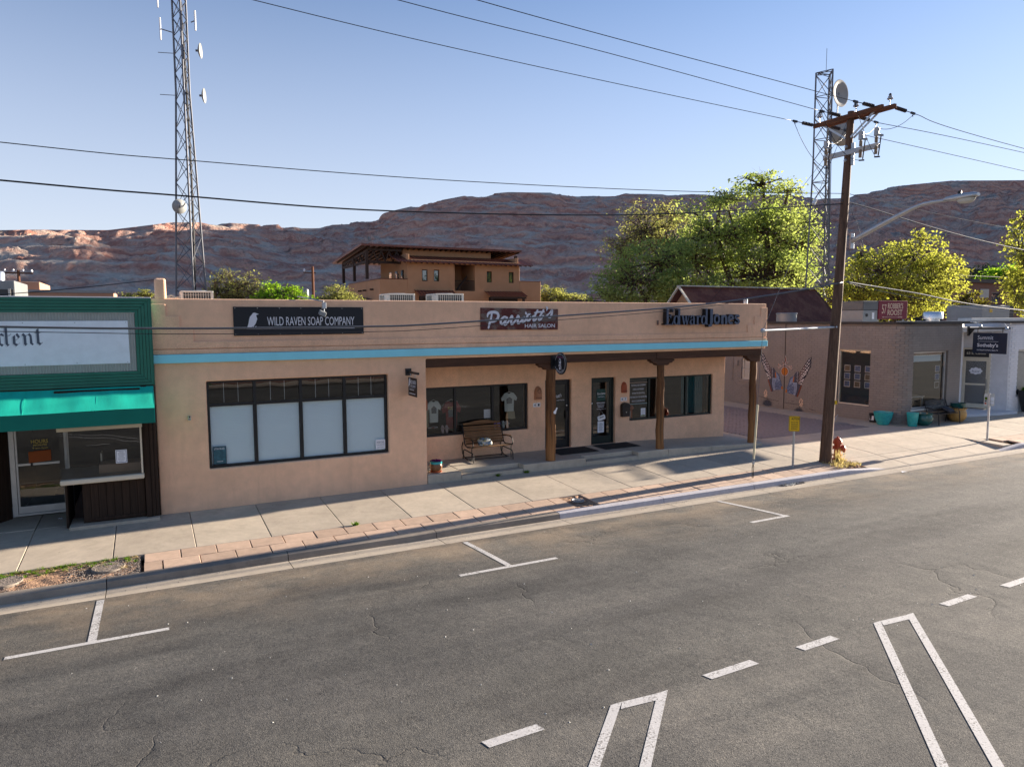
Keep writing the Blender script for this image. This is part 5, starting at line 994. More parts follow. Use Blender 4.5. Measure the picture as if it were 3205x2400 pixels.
# bricks: the nearest ones singly, the rest joined
BW, BH, BD = .292, .090, .012; bmsh = {}
def brick_mesh(w, mat):
    key = (round(w, 3), mat)
    if key not in bmsh:
        o = MB().box(-w/2, w/2, -BD, .004, 0, BH).build('brick_mesh', D[mat], None, keep=(0,0,0)); bmsh[key] = o.data; bpy.data.objects.remove(o)
    return bmsh[key]
rest = MB(); nsing = [0]
def lay(path_len, place, holes, z0, z1, mat, single, owner, restm, s0=0):
    row = 0; z = z0
    while z+BH < z1+.001:
        s = s0-(0 if row % 2 else BW/2+.004)
        while s < path_len:
            a, b = max(s, 0), min(s+BW, path_len)
            segs = [(a, b)]
            for (h0, h1, g0, g1) in holes:
                if g0-.002 < z+BH/2 < g1+.002:
                    segs = [q for (p, r) in segs for q in ((p, min(r, h0)), (max(p, h1), r)) if q[1]-q[0] > .03]
            for (p, r) in segs:
                if r-p < .03: continue
                pos, ang = place((p+r)/2)
                if single(p, z) and nsing[0] < 298:
                    nsing[0] += 1; piece('brick', brick_mesh(round(r-p, 2), mat), owner, (pos[0], pos[1], z), (0, 0, ang))
                else:
                    ca, sa = math.cos(ang), math.sin(ang); w = (r-p)/2-.0
                    V = [(x*w, y, zz_) for zz_ in (z, z+BH) for (x, y) in ((-1,-BD), (1,-BD), (1,.004), (-1,.004))]; n0 = len(restm.v)
                    restm.v += [(pos[0]+x*ca-y*sa, pos[1]+x*sa+y*ca, zz_) for (x, y, zz_) in V]; restm.f += [tuple(n0+i for i in f) for f in ((0,3,2,1),(4,5,6,7),(0,1,5,4),(1,2,6,5),(2,3,7,6),(3,0,4,7))]
            s += BW+.010
        z += BH+.010; row += 1
La = RC*math.pi/2; Lf = 30.75-GXW-RC
def pl_front(s):      # from the door recess leftwards round the corner and back along the alley
    if s < Lf: return (30.75-s, GYF), 0.0
    s -= Lf
    if s < La: a = -math.pi/2-s/RC; return (GXW+RC+RC*math.cos(a), GYF+RC+RC*math.sin(a)), a+math.pi/2
    s -= La; return (GXW, GYF+RC+s), -math.pi/2
hol = [(30.75-29.85, 30.75-27.551, .61, 2.94), (Lf+La+2.10-GYF-RC, Lf+La+3.66-GYF-RC, .60, 2.97), (Lf+La+8.60-GYF-RC, Lf+La+9.35-GYF-RC, 1.25, 2.32)]
lay(Lf+La+11.4, pl_front, hol, -.02, GH, 'grey_brick', lambda s, z: Lf-.55 < s < Lf+La+1.6 and z > .55, gb, rest)
stuff(rest.build('brickwork', D['grey_brick'], gb, recalc=False))
m = MB(); pts = [(30.9, GYF-.03)]+[(GXW+RC+(RC+.03)*math.cos(-math.pi/2-math.pi/2*i/10), GYF+RC+(RC+.03)*math.sin(-math.pi/2-math.pi/2*i/10)) for i in range(11)]+[(GXW-.03, 22)]
for (x, y), (x2, y2) in zip(pts, pts[1:]): m.bar((x, y, GH+.055), (x2, y2, GH+.055), .10, .11)
m.build('coping', D['coping'], gb); MB().box(27.3, 40, 1.0, 22, 3.7, 3.9).build('roof', D['roof_flat'], gb); MB().box(27.02, 45, 1.0, 1.05, GH+.11, GH+.135).build('roof_edge', D['roof_flat'], gb)
def window_side(y0, y1, z0, z1, x, fm, gm='glass', fr=.05):
    w = swap_xy(cell_wall([y0, y0+fr, y1-fr, y1], [z0, z0+fr, z1-fr, z1], lambda y, z: not (y0+fr < y < y1-fr and z0+fr < z < z1-fr), 0, .10), x).build('window', D[fm], gb, bevel=.004); MB().add([(x+.053,y0+fr,z0+fr), (x+.053,y1-fr,z0+fr), (x+.053,y1-fr,z1-fr), (x+.053,y0+fr,z1-fr)], [(0,3,2,1)]).build('pane', D[gm], w, recalc=False); return w
window_side(*WM, GXW+.06, 'cream'); wf = window_side(*WF, GXW+.06, 'offwhite', fr=.06); MB().box(27.09, 27.13, 8.66, 9.29, 1.75, 1.79).build('meeting_rail', D['offwhite'], wf); MB().box(27.14, 27.15, 8.66, 9.29, 1.31, 2.26).build('blind', D['white'], wf)
MB().box(GXW-.06, GXW+.06, 8.50, 9.45, 1.16, 1.245).build('sill', D['grey_brick'], gb)
window(gb, *WG, GYF+.08, (), fr=.055, fm='alu'); MB().box(27.50, 29.9, GYF-.06, GYF+.08, .535, .605).build('sill', D['offwhite'], gb, bevel=.01)
def wire_room(x0, x1, y0, y1, mat): room(x0, x1, y0, y1, .3, 3.1).build('room', mat, gb, recalc=False)
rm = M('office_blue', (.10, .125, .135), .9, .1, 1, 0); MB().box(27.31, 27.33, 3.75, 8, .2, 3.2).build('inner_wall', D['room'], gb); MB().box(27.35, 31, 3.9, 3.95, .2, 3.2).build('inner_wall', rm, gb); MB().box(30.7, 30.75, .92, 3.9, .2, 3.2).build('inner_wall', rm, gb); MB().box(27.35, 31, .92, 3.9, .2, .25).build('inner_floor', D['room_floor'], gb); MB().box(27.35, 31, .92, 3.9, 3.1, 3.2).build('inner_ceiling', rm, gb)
def listing(at, u, nrm, w, h, i):
    t = thing('listing_card', '', 'photo card', at, 'lit property cards hung in the office windows'); n = Vector(u).cross(Vector(FZ))
    MB().prism([(0,0), (w,0), (w,h), (0,h)], at, u, FZ, 0, .006).build('card', D['white'], t); MB().prism([(.02,.02), (w-.02,.02), (w-.02,h-.02), (.02,h-.02)], Vector(at)+n*.006, u, FZ, 0, .002).build('photo', D['photo_b'] if i % 3 else D['photo_e'], t); return t
rows = ('top', 'middle', 'bottom'); cols = ('beside the wooden pole', 'in the centre', 'beside the window edge')
for c in range(3):
    for r in range(3): listing((27.22, 3.50-c*.50, 2.02-r*.34), SX, 0, .29, .27, c+r)['label'] = f'{rows[r]} property card {cols[c]} of the alley side office window'
for r in range(3):
    listing((27.62, GYF+.25, 2.02-r*.34), FX, 0, .30, .27, r)['label'] = f'{rows[r]} property card at the rounded corner end of the front office window'; listing((29.42, GYF+.25, 2.06-r*.34), FX, 0, .30, .27, r+1)['label'] = f'{rows[r]} property card at the door end of the front office window'
t = thing('roller_blind', 'pale blue half raised blind in the front office window', 'blind', (28.7, GYF+.3, 2.5)); MB().box(27.62, 29.78, GYF+.26, GYF+.28, 2.52, 2.78).build('cloth', D['blind'], t)
t = thing('office_table', 'small table with papers behind the front office window', 'table', (28.5, 1.5, .25)); MB().box(27.7, 29.5, 1.3, 1.9, .96, 1.0).build('top', D['offwhite'], t)
for x in (27.8, 29.4):
    for y in (1.36, 1.84): MB().box(x-.03, x+.03, y-.03, y+.03, .25, .958).build('leg', D['offwhite'], t)
t = thing('brochure', 'blue and white folded brochure on the office table', 'brochure', (28.6, 1.45, 1.0)); MB().prism([(0,0), (.26,0), (.26,.36), (0,.36)], (28.45, 1.42, 1.001), FX, FZ, 0, .01).build('cover', D['photo_b'], t); MB().prism([(.02,.2), (.24,.2), (.24,.34), (.02,.34)], (28.45, 1.409, 1.001), FX, FZ, 0, .002).build('panel', D['paper'], t)
t = thing('office_chair', 'dark upholstered chair seen through the alley side window', 'chair', (28.0, 2.6, .25)); MB().box(27.75, 28.25, 2.35, 2.85, .62, .72).build('seat', D['room'], t, bevel=.03); MB().box(28.2, 28.28, 2.35, 2.85, .72, 1.2).build('backrest', D['room'], t, bevel=.03)
for x in (27.8, 28.2):
    for y in (2.4, 2.8): MB().cyl((x, y, .25), (x, y, .62), .02).build('leg', D['iron'], t)
# conduits and pipes on the side wall
MB().tube([(GXW-.02, 6.58, .02), (GXW-.02, 6.58, GH+.1)], .018, 8).build('conduit', D['coping'], gb)
MB().tube([(GXW-.025, 9.95, 1.2), (GXW-.025, 9.95, 3.2)], .03, 8).build('pipe', D['grey_brick'], gb); MB().tube([(GXW-.025, 9.95, 1.2), (GXW-.025, 9.6, .9), (GXW-.025, 8.9, .85)], .015, 6).build('pipe', D['grey_brick'], gb); MB().box(GXW-.12, GXW-.001, 9.55, 9.75, 1.95, 2.2).build('meter_box', D['grey_brick'], gb)
# ---- mural, each patch of paint its own piece. (u = metres towards the street from y = 6.58, v = height)
mu = thing('wing_mural', 'painted mural of spread feathered wings and orange sun on the grey wall', 'mural', (GXW, 6.5, .8))
zl = [0]
def mp(px_, py): return ((px_-822)*(3.40/1350.), 1.62-(py-640)*(2.06/1010.))      # zoomed picture coordinates -> metres on the wall
def patch(name, pts, mat, lift=0):
    zl[0] += 1; q = [mp(*p) for p in pts]; MB().prism(q, (GXW-BD-.0015, 6.58, 0), SX, FZ, 0, .0012+.00005*zl[0]+lift).build(name, D[mat], mu)
def stroke(name, pts, w, mat):
    zl[0] += 1; P = [Vector(mp(*p)) for p in pts]; MB().ribbon(P, w if not hasattr(w, '__len__') else w, (GXW-BD-.0015, 6.58, 0), SX, FZ, 0, .0012+.00005*zl[0]).build(name, D[mat], mu)
def dot(x, y, r, mat, name='dot', sy=1): patch(name, [(x+r*math.cos(a), y+r*sy*math.sin(a)) for a in [2*math.pi*i/10 for i in range(10)]], mat)
for side in (-1, 1):
    q = (lambda x, y: (x, y)) if side < 0 else (lambda x, y: (1645-x+5, y+62+(x-560)*.0))
    def P_(L): return [q(*p) for p in L]
    # long feathers
    for (a, b, w) in (((500,560),(225,110),64), ((505,600),(228,200),64), ((505,640),(232,290),60), ((508,670),(265,365),58), ((510,700),(300,455),56), ((512,715),(330,530),52), ((515,725),(365,610),48), ((520,735),(400,680),44)):
        ax, ay = a; bx, by = b; dx, dy = bx-ax, by-ay; L = math.hypot(dx, dy); nx_, ny_ = -dy/L, dx/L
        poly = [(ax+nx_*w*.25, ay+ny_*w*.25), (bx-dx*.16+nx_*w*.5, by-dy*.16+ny_*w*.5), (bx, by), (bx-dx*.10-nx_*w*.5, by-dy*.10-ny_*w*.5), (ax-nx_*w*.25, ay-ny_*w*.25)]
        patch('feather', P_(poly), 'm_navy'); mid = (ax+dx*.55, ay+dy*.55); patch('feather_root', P_([(ax+nx_*w*.2, ay+ny_*w*.2), (mid[0]+nx_*w*.3, mid[1]+ny_*w*.3), (mid[0]-nx_*w*.3, mid[1]-ny_*w*.3), (ax-nx_*w*.2, ay-ny_*w*.2)]), 'm_brown')
    for (a, b, w) in (((500,560),(225,110),64), ((505,640),(232,290),60), ((510,700),(300,455),56), ((515,725),(365,610),48), ((505,600),(228,200),64), ((508,670),(265,365),58)):
        stroke('feather_rib', P_([a, (a[0]+(b[0]-a[0])*.93, a[1]+(b[1]-a[1])*.93)]), [.006, .016], 'm_white')
        for k, f in enumerate((.30, .44, .58, .72, .84)): dot(*q(a[0]+(b[0]-a[0])*f+10, a[1]+(b[1]-a[1])*f+14), 9+7*f, 'm_white')
    for (x, y, r) in ((440,735,20), (486,738,16), (412,684,17), (386,632,17)): dot(*q(x, y), r, 'm_white', 'spot', .75)
    # blue shoulder, banded middle, speckled inner wing
    patch('shoulder', P_([(500,465),(560,480),(600,545),(625,720),(530,720),(505,600)]), 'm_slate'); 
    for k in range(7): dot(*q(528+(k % 2)*4, 490+k*33), 8, 'm_white')
    patch('outer_lower', P_([(445,760),(530,720),(560,1040),(520,1050),(480,960)]), 'm_slate')
    patch('band', P_([(530,722),(622,728),(600,860),(605,1000),(575,1015),(545,960),(528,850)]), 'm_lblue')
    for k in range(8): stroke('band_bar', P_([(533+k*2, 760+k*28), (608-k*1, 764+k*28)]), .016, 'm_navy')
    patch('inner_wing', P_([(620,570),(690,620),(735,780),(775,900),(765,970),(690,990),(610,1000),(600,870),(630,720)]), 'm_blue')
    r = random.Random(3+side)
    for k in range(46): y = r.uniform(640, 985); x0_ = 605+max(0, (800-y))*.12; x1_ = 660+min(1, max(0, (y-600)/330))*105; dot(*q(r.uniform(x0_+8, x1_-6), y), r.uniform(5, 9), 'm_lblue', 'fleck')
    for k in range(7): stroke('quill', P_([(628+k*9, 590+k*14), (612+k*14, 720+k*12)]), [.012, .018], 'm_lblue')
    patch('orange_bar', P_([(592,585),(612,590),(632,700),(625,728),(600,690)]), 'm_orange')
    for k in range(8): dot(*q(436+k*11, 790+k*34), 17, 'm_rust', 'scallop')
    patch('wing_root', P_([(752,900),(775,895),(795,935),(790,970),(755,975)]), 'm_orange')
cx_, cy_ = 825, 545; patch('sun_rim', [(cx_+88*math.cos(a), cy_+106*math.sin(a)) for a in [2*math.pi*i/28 for i in range(28)]], 'm_white'); patch('sun_ring', [(cx_+82*math.cos(a), cy_+99*math.sin(a)) for a in [2*math.pi*i/28 for i in range(28)]], 'm_rust'); patch('sun_disc', [(cx_+74*math.cos(a), cy_+90*math.sin(a)) for a in [2*math.pi*i/28 for i in range(28)]], 'm_orange')
stroke('arch', [(670+310*i/12, 520-115*math.sin(math.pi*(.08+.84*i/12))+0*i) for i in range(13)], .040, 'm_white'); stroke('arch_line', [(670+310*i/12, 524-115*math.sin(math.pi*(.08+.84*i/12))) for i in range(13)], .022, 'm_rust')
for (x, y, l, w, a) in ((832, 275, 108, 28, 0), (790, 350, 48, 15, -.6), (872, 350, 48, 15, .6), (683, 395, 32, 13, -.5), (975, 420, 32, 13, .5), (665, 450, 24, 10, -1), (720, 410, 24, 10, -.2), (935, 420, 24, 10, .2), (985, 465, 24, 10, 1)):
    pts = [(0,-1), (.7,-.3), (.8,.3), (0,1), (-.8,.3), (-.7,-.3)]; ca, sa = math.cos(a), math.sin(a)
    patch('leaf', [(x+p[0]*w*ca-p[1]*l*sa, y+p[0]*w*sa+p[1]*l*ca) for p in pts], 'm_white'); patch('leaf_core', [(x+(p[0]*w*ca-p[1]*l*sa)*.78, y+(p[0]*w*sa+p[1]*l*ca)*.78) for p in pts], 'm_rust' if l > 40 else 'm_orange')
for (bx, by) in ((425, 1400), (1180, 1500)):
    for k in range(13): a = -1.35+2.7*k/12; l = 165-25*abs(a); stroke('agave_blade', [(bx+a*12, by), (bx+math.sin(a)*l*.6, by-math.cos(a)*l*.6), (bx+math.sin(a)*l, by-math.cos(a)*l)], [.050, .055, .006], 'm_agave' if k % 3 else 'm_slate')
    sx_ = bx-50 if bx < 800 else bx+45; sy_ = by-270 if bx < 800 else by-260; stroke('flower_stalk', [(bx, by-120), (sx_, sy_-90)], .012, 'm_agave')
    for k, (dx, dy) in enumerate(((0,-90), (-22,-55), (26,-60), (-30,-15), (20,-20), (-8,20), (28,18), (-20,50), (16,55))): dot(sx_+dx, sy_+dy, 17, 'm_cream', 'yucca_bloom', 1.2)
for (x0_, y0_, x1_, y1_) in ((200,1195,700,1260), (820,1275,1320,1275), (1000,1220,1060,1220), (1400,1340,1560,1370)): stroke('wall_crack', [(x0_, y0_), ((x0_+x1_)/2, (y0_+y1_)/2+6), (x1_, y1_)], [.008,.014,.006], 'm_navy')
# ---- white end of the block with angled door
wb = thing('white_brick_shop', 'white painted brick shop front with glazed corner door', 'building', (36, 2, 0))
wrest = MB()
A, B_ = Vector((30.78, .72)), Vector((34.05, 2.45)); DL, DRt = Vector((34.05, 2.45)), Vector((34.45, 1.42)); Cc = Vector((34.70, .80))
def strip(p, q, z0, z1, th=.2, mat='white_core', name='wall', par=wb):
    d = (q-p).normalized(); n = Vector((-d.y, d.x)); return MB().prism([(0,0), ((q-p).length,0), ((q-p).length,z1-z0), (0,z1-z0)], (p.x, p.y, z0), (d.x, d.y, 0), FZ, -th, 0).build(name, D[mat], par)
strip(A, B_, -.3, GH, mat='white_core'); strip(DL, DRt, 2.93, GH); strip(DRt, Cc, -.3, GH); MB().box(34.72, 60, .95, 1.2, -.3, GH).build('wall_core', D['white_core'], wb)
cell_wall([35.25, 35.45, 38.6, 60], [-.3, .70, 2.85, GH], lambda x, z: not (35.45 < x < 38.6 and .70 < z < 2.85), .80, .949).build('front_wall', D['white_core'], wb)
m = MB()
for i in range(9):
    a = math.pi+.35+(math.pi/2-.35)*i/8
    for z in (-.3, GH): m.v.append((35.25+.55*math.cos(a), 1.35+.55*math.sin(a), z))
m.f = [(2*i, 2*i+1, 2*i+3, 2*i+2) for i in range(8)]; m.build('corner_wall', D['white_core'], wb, smooth=True)
def pl_white(s):
    if s < 5: return (40.25-s, .80), 0.0
    s -= 5
    if s < .67: a = -math.pi/2-s/.55; return (35.25+.55*math.cos(a), 1.35+.55*math.sin(a)), a+math.pi/2
    s -= .67; d = (DRt-Vector((34.733, 1.16))).normalized(); p = Vector((34.733, 1.16))+d*s; return (p.x, p.y), math.atan2(-d.y, -d.x)
lay(5.67+.38, pl_white, [(1.65, 4.8, .70, 2.85)], -.02, GH, 'white_brick', lambda s, z: False, wb, wrest)
def pl_in(s): d = (A-B_).normalized(); p = B_+d*s; return (p.x, p.y), math.atan2(-d.y, -d.x)
lay((A-B_).length, pl_in, [], -.02, GH, 'white_brick', lambda s, z: False, wb, wrest)
stuff(wrest.build('brickwork', D['white_brick'], wb, recalc=False)); MB().box(30.95, 60, .72, .85, GH+.001, GH+.11).build('coping', D['coping'], wb)
MB().prism([(31.0, .95), (33.4, .45), (34.8, .35), (34.8, 2.6), (33.6, 2.6)], (0, 0, 0), (1,0,0), (0,1,0), -.3, .10).build('entry_step', D['white_core'], wb, bevel=.01)
dd = (DRt-DL).normalized(); du = (dd.x, dd.y, 0); dn = Vector(du).cross(Vector(FZ)); Ld = (DRt-DL).length
def dpl(name, x0, x1, z0, z1, d0, d1, mat, par): return MB().prism([(x0,z0), (x1,z0), (x1,z1), (x0,z1)], (DL.x, DL.y, 0), du, FZ, d0, d1).build(name, D[mat], par)
wd = dpl('door', 0, .06, .10, 2.92, 0, .10, 'cream', wb); dpl('jamb', Ld-.06, Ld, .10, 2.92, 0, .10, 'cream', wd); dpl('head', .061, Ld-.061, 2.44, 2.50, 0, .10, 'cream', wd); dpl('lintel', .061, Ld-.061, 2.86, 2.92, 0, .10, 'cream', wd)
dpl('transom_panel', .061, Ld-.061, 2.501, 2.859, .03, .05, 'coping', wd)
for (x0, x1, z0, z1) in ((.065,.15,.14,2.43), (Ld-.15,Ld-.065,.14,2.43), (.151,Ld-.151,.14,.34), (.151,Ld-.151,1.20,1.28), (.151,Ld-.151,2.32,2.43)): dpl('leaf_rail', x0, x1, z0, z1, .02, .07, 'cream', wd)
dpl('pane', .151, Ld-.151, .341, 1.199, .04, .046, 'glass', wd); dpl('pane', .151, Ld-.151, 1.281, 2.319, .04, .046, 'glass', wd); dpl('pull', Ld-.14, Ld-.11, 1.0, 1.5, .071, .11, 'grey_metal', wd); dpl('backing', .02, Ld-.02, .1, 2.9, -.30, -.25, 'room', wd)
text('number_lettering', '63 E. Center', D['cream'], wd, Vector((DL.x, DL.y, 2.63))+Vector(du)*.16+dn*.0505, du, FZ, Ld-.32, .10, 0, .003, .01)
t = thing('door_emblem', 'white scalloped shop emblem on the white building door', 'sign', (34.25, 1.9, 1.9)); oc = Vector((DL.x, DL.y, 1.86))+Vector(du)*(Ld/2)+dn*.047
MB().prism([((.25+.022*math.cos(8*a))*math.cos(a), (.155+.016*math.cos(8*a))*math.sin(a)) for a in [2*math.pi*i/48 for i in range(48)]], oc, du, FZ, 0, .003).build('plaque', D['letter_white'], t); text('lettering', 'kax', D['ink'], t, oc+Vector(du)*-.16+Vector((0,0,-.06))+dn*.0031, du, FZ, .32, .10, 0, .001, .0, .2)
window(wb, 35.45, 38.6, .70, 2.85, .84, (37.0,), fm='alu'); MB().box(35.4, 38.7, 1.25, 1.3, .4, 3.2).build('window_backing', D['room'], wb)
# ---- hanging realty sign
t = thing('hanging_realty_sign', 'navy hanging sign reading Summit Sotheby\'s on an iron bracket', 'shop sign', (31.2, -.3, 2.8)); hx = 31.15
MB().box(hx-.06, hx+.06, .55, .598, 3.55, 3.95).build('wall_plate', D['coping'], t); MB().bar((hx, .56, 3.86), (hx, -1.08, 3.88), .05, .06).build('bracket_arm', D['black'], t); MB().prism([(0,0), (.22,.28), (0,.28)], (hx+.01, .55, 3.55), SX, FZ, -.02, 0).build('gusset', D['black'], t)
for y in (.18, -.80): MB().tube([(hx, y, 3.86), (hx, y, 3.70)], .018, 8).build('hanger', D['black'], t)
MB().box(hx-.025, hx+.025, -.98, .36, 2.83, 3.69).build('board', D['navy'], t, bevel=.006)
text('lettering', 'Summit', D['letter_white'], t, (hx-.026, .16, 3.41), SX, FZ, .62, .17, 0, .003); text('lettering', "Sotheby's", D['letter_white'], t, (hx-.026, .17, 3.06), SX, FZ, .83, .20, 0, .003, .022); text('lettering', 'INTERNATIONAL REALTY', D['letter_white'], t, (hx-.026, .17, 2.94), SX, FZ, .84, .06, 0, .003); MB().box(hx-.029, hx-.026, -.66, .15, 3.325, 3.335).build('rule', D['letter_white'], t)
for y, z in ((.02, 4.02), (-1.0, 3.92)): MB().tube([(hx-.02, .5, 4.15), (hx-.1, y+.1, 4.08), (hx-.1, y, z)], .012, 6).build('lamp_arm', D['steel'], t); MB().lathe((hx-.12, y, z-.10), [(.07,0), (.075,.02), (.04,.10), (.02,.13)], 12, ax=(.3,0,.95)).build('lamp_head', D['alu'], t, smooth=True)
# ---- things on the grey roof
t = thing('roof_sign', 'burgundy rooftop sign reading 57 Robber\'s Roost with an arrow', 'shop sign', (29.55, 2.9, 4.1)); MB().box(28.60, 30.56, 2.96, 3.04, 4.27, 5.08).build('board', D['burgundy'], t, bevel=.01)
text('lettering', '57', D['m_cream'], t, (28.80, 2.959, 4.52), FX, FZ, .30, .40, 0, .004, .0); text('lettering', "ROBBER'S", D['m_cream'], t, (29.20, 2.959, 4.73), FX, FZ, 1.05, .25, 0, .004, .015); text('lettering', 'ROOST', D['m_cream'], t, (29.19, 2.959, 4.44), FX, FZ, 1.02, .25, 0, .004, .015)
MB().prism([(28.84,4.36), (28.92,4.39), (28.92,4.367), (29.9,4.367), (29.9,4.353), (28.92,4.353), (28.92,4.33)], (0, 2.959, 0), FX, FZ, 0, .004).build('arrow', D['m_cream'], t); small_print(t, (29.92, 2.959, 4.335), FX, .30, .05, 0, 'm_cream')
for x in (28.7, 30.45): MB().box(x-.03, x+.03, 3.041, 3.10, 3.9, 5.0).build('post', D['grey_metal'], t)
t = thing('rooftop_unit', 'grey louvred rooftop unit standing beside the burgundy sign', 'air conditioner', (28.1, 3.3, 3.9)); MB().box(27.62, 28.58, 3.0, 4.4, 3.95, 4.66).build('cabinet', D['grey_metal'], t, bevel=.02); MB().box(27.62, 28.58, 3.0, 4.4, 4.662, 5.03).build('coil_section', D['ac_in'], t); MB().box(27.60, 28.60, 2.98, 4.42, 5.031, 5.06).build('lid', D['grey_metal'], t, bevel=.01)
for i in range(7): MB().box(27.61, 28.59, 2.985, 2.998, 4.70+i*.048, 4.72+i*.048).build('louvre', D['grey_metal'], t); MB().box(27.605, 27.618, 3.02, 4.38, 4.70+i*.048, 4.72+i*.048).build('louvre', D['grey_metal'], t)
MB().box(28.2, 28.34, 2.985, 2.999, 4.28, 4.56).build('data_plate', D['white'], t); MB().lathe((27.85, 2.999, 4.45), [(.07,0), (.07,.03)], 12, ax=(0,-1,0)).build('port', D['black'], t)
t = thing('roof_ventilator', 'shiny spun aluminium exhaust cap on the grey shop roof', 'roof vent', (32.5, 3, 3.9)); MB().lathe((32.5, 3, 3.9), [(.28,0), (.28,.36), (.42,.37), (.42,.64), (.38,.69), (.2,.71)], 24).build('hood', D['chrome'], t, smooth=True)
t = thing('rooftop_unit', 'big grey boxy rooftop unit behind the navy hanging sign', 'air conditioner', (43, 6.5, 3.9)); MB().box(41.7, 44.4, 6.0, 8.0, 4.1, 5.02).build('cabinet', D['grey_metal'], t, bevel=.03); MB().box(44.401, 44.9, 6.05, 7.95, 4.15, 4.98).build('coil_section', D['ac_in'], t); MB().box(42.4, 42.65, 5.98, 5.999, 4.62, 4.80).build('warning_label', D['yellow'], t)
t = thing('roof_duct', 'long pale duct lying across the roof behind the white shop', 'duct', (41, 4, 4.0)); MB().box(36.6, 48, 3.6, 4.3, 3.95, 4.30).build('duct', D['roof_flat'], t, bevel=.02); MB().box(44, 48, 3.2, 3.55, 4.2, 4.45).build('curb', D['white'], t)
t = thing('evaporative_cooler', 'round topped dark cooler on the grey roof edge', 'cooler', (26.6, 7.2, 4.0)); MB().lathe((27.7, 7.2, 3.9), [(.47,0), (.47,.62), (.50,.63), (.50,.67), (.44,.69)], 24).build('drum', D['grey_metal'], t, smooth=True)
t = thing('roof_vent_pipe', 'short metal flue pipe rising behind the stucco parapet end', 'pipe', (23.9, 8, 4)); MB().cyl((27.6, 9.8, 3.9), (27.6, 9.8, 5.35), .11, n=14).build('flue', D['steel'], t, smooth=True)
# ---- pots, benches, planters
def pot(name, label, c, prof, mat, inner=.9):
    t = thing(name, label, 'plant pot', c, 'glazed pots along the painted brick front'); MB().lathe(c, prof+[(prof[-1][0]*inner, prof[-1][1]), (prof[-1][0]*inner*.95, prof[-1][1]-.08)], 28).build('pot', D[mat], t, smooth=True); return t
t = pot('bucket', 'dark bucket with a white label by the alley corner', (26.82, 1.75, 0), [(.13,0), (.14,.02), (.155,.36), (.16,.37)], 'grey_pot'); MB().prism([(-.10,.10), (.08,.10), (.08,.28), (-.10,.28)], (26.69, 1.70, 0), SX, FZ, .0, .012).build('label', D['paper'], t)
pot('plant_pot', 'wide turquoise glazed bowl pot with dark splashes at the corner', (26.55, 1.10, 0), [(.20,0), (.22,.02), (.32,.28), (.37,.50), (.38,.52), (.35,.53)], 'teal_pot'); pot('plant_pot', 'tall narrow turquoise glazed pot at the corner', (27.15, .25, 0), [(.15,0), (.17,.02), (.22,.52), (.235,.55)], 'teal_pot'); pot('plant_pot', 'round dark green glazed pot beside the black bench', (27.80, .22, 0), [(.18,0), (.22,.03), (.33,.16), (.36,.30), (.31,.43), (.36,.47), (.36,.49)], 'green_pot'); pot('plant_pot', 'round ochre glazed pot at the end of the black bench', (30.05, .22, 0), [(.18,0), (.24,.03), (.34,.18), (.36,.34), (.31,.52), (.36,.56), (.36,.58)], 'gold_pot'); pot('plant_pot', 'dark green pot standing behind the ochre pot', (30.45, .45, 0), [(.2,0), (.28,.1), (.3,.7), (.31,.74)], 'green_pot')
b1 = Vector((29.0, .18, 0)); t = thing('metal_bench', 'black metal slatted bench under the front office window', 'bench', b1)
for i in range(7): MB().bar(b1+Vector((-.68, -.25+i*.065, .43)), b1+Vector((.68, -.25+i*.065, .43)), .045, .015).build('seat_slat', D['iron'], t)
for i in range(15): x = -.60+i*.0857; MB().bar(b1+Vector((x, .22, .50)), b1+Vector((x, .34, .86+.05*math.cos(x*2.2))), .045, .012, up=(0,1,0)).build('back_slat', D['iron'], t)
MB().tube([b1+Vector((x, .345, .88+.06*math.cos(x*2.2))) for x in np.linspace(-.70, .70, 13)], .02, 8).build('top_rail', D['iron'], t, smooth=True); MB().tube([b1+Vector((-.68,.215,.49)), b1+Vector((.68,.215,.49))], .016, 8).build('lower_rail', D['iron'], t)
for s in (-1, 1):
    x = s*.70; MB().tube([b1+Vector((x,-.30,.0)), b1+Vector((x,-.27,.42)), b1+Vector((x,-.22,.60)), b1+Vector((x,.0,.63)), b1+Vector((x,.30,.66))], .02, 8).build('leg', D['iron'], t, smooth=True); MB().tube([b1+Vector((x,.34,.92)), b1+Vector((x,.22,.45)), b1+Vector((x,.30,.0))], .02, 8).build('leg', D['iron'], t, smooth=True)
pillow('dark grey pillow on the black metal bench', b1+Vector((.35, .0, .55)), .55, .42, M('grey_cloth', (.045,.048,.058), .95, .1, 9, .2, 40), R_(-65), R_(10))
pcn = Vector((35.85, .42, 0)); t = thing('square_planter', 'tall tapered slate planter with a small green shrub', 'planter', pcn)
m = MB(); m.v = [(pcn.x+sx*w, pcn.y+sy*w, z) for (w, z) in ((.20,0), (.33,.98), (.28,.98), (.27,.90)) for sx, sy in ((-1,-1),(1,-1),(1,1),(-1,1))]; m.f = [(0,3,2,1)]+[(4*i+j, 4*i+(j+1) % 4, 4*i+4+(j+1) % 4, 4*i+4+j) for i in range(3) for j in range(4)]+[(12,13,14,15)]; m.build('planter_box', D['grey_pot'], t)
m = MB(); r = random.Random(8)
for i in range(60): tuft(m, pcn.x+r.uniform(-.2,.2), pcn.y+r.uniform(-.2,.2), .90, 9, .34, .22, .012, r)
m.build('shrub', D['weed'], t, recalc=False)
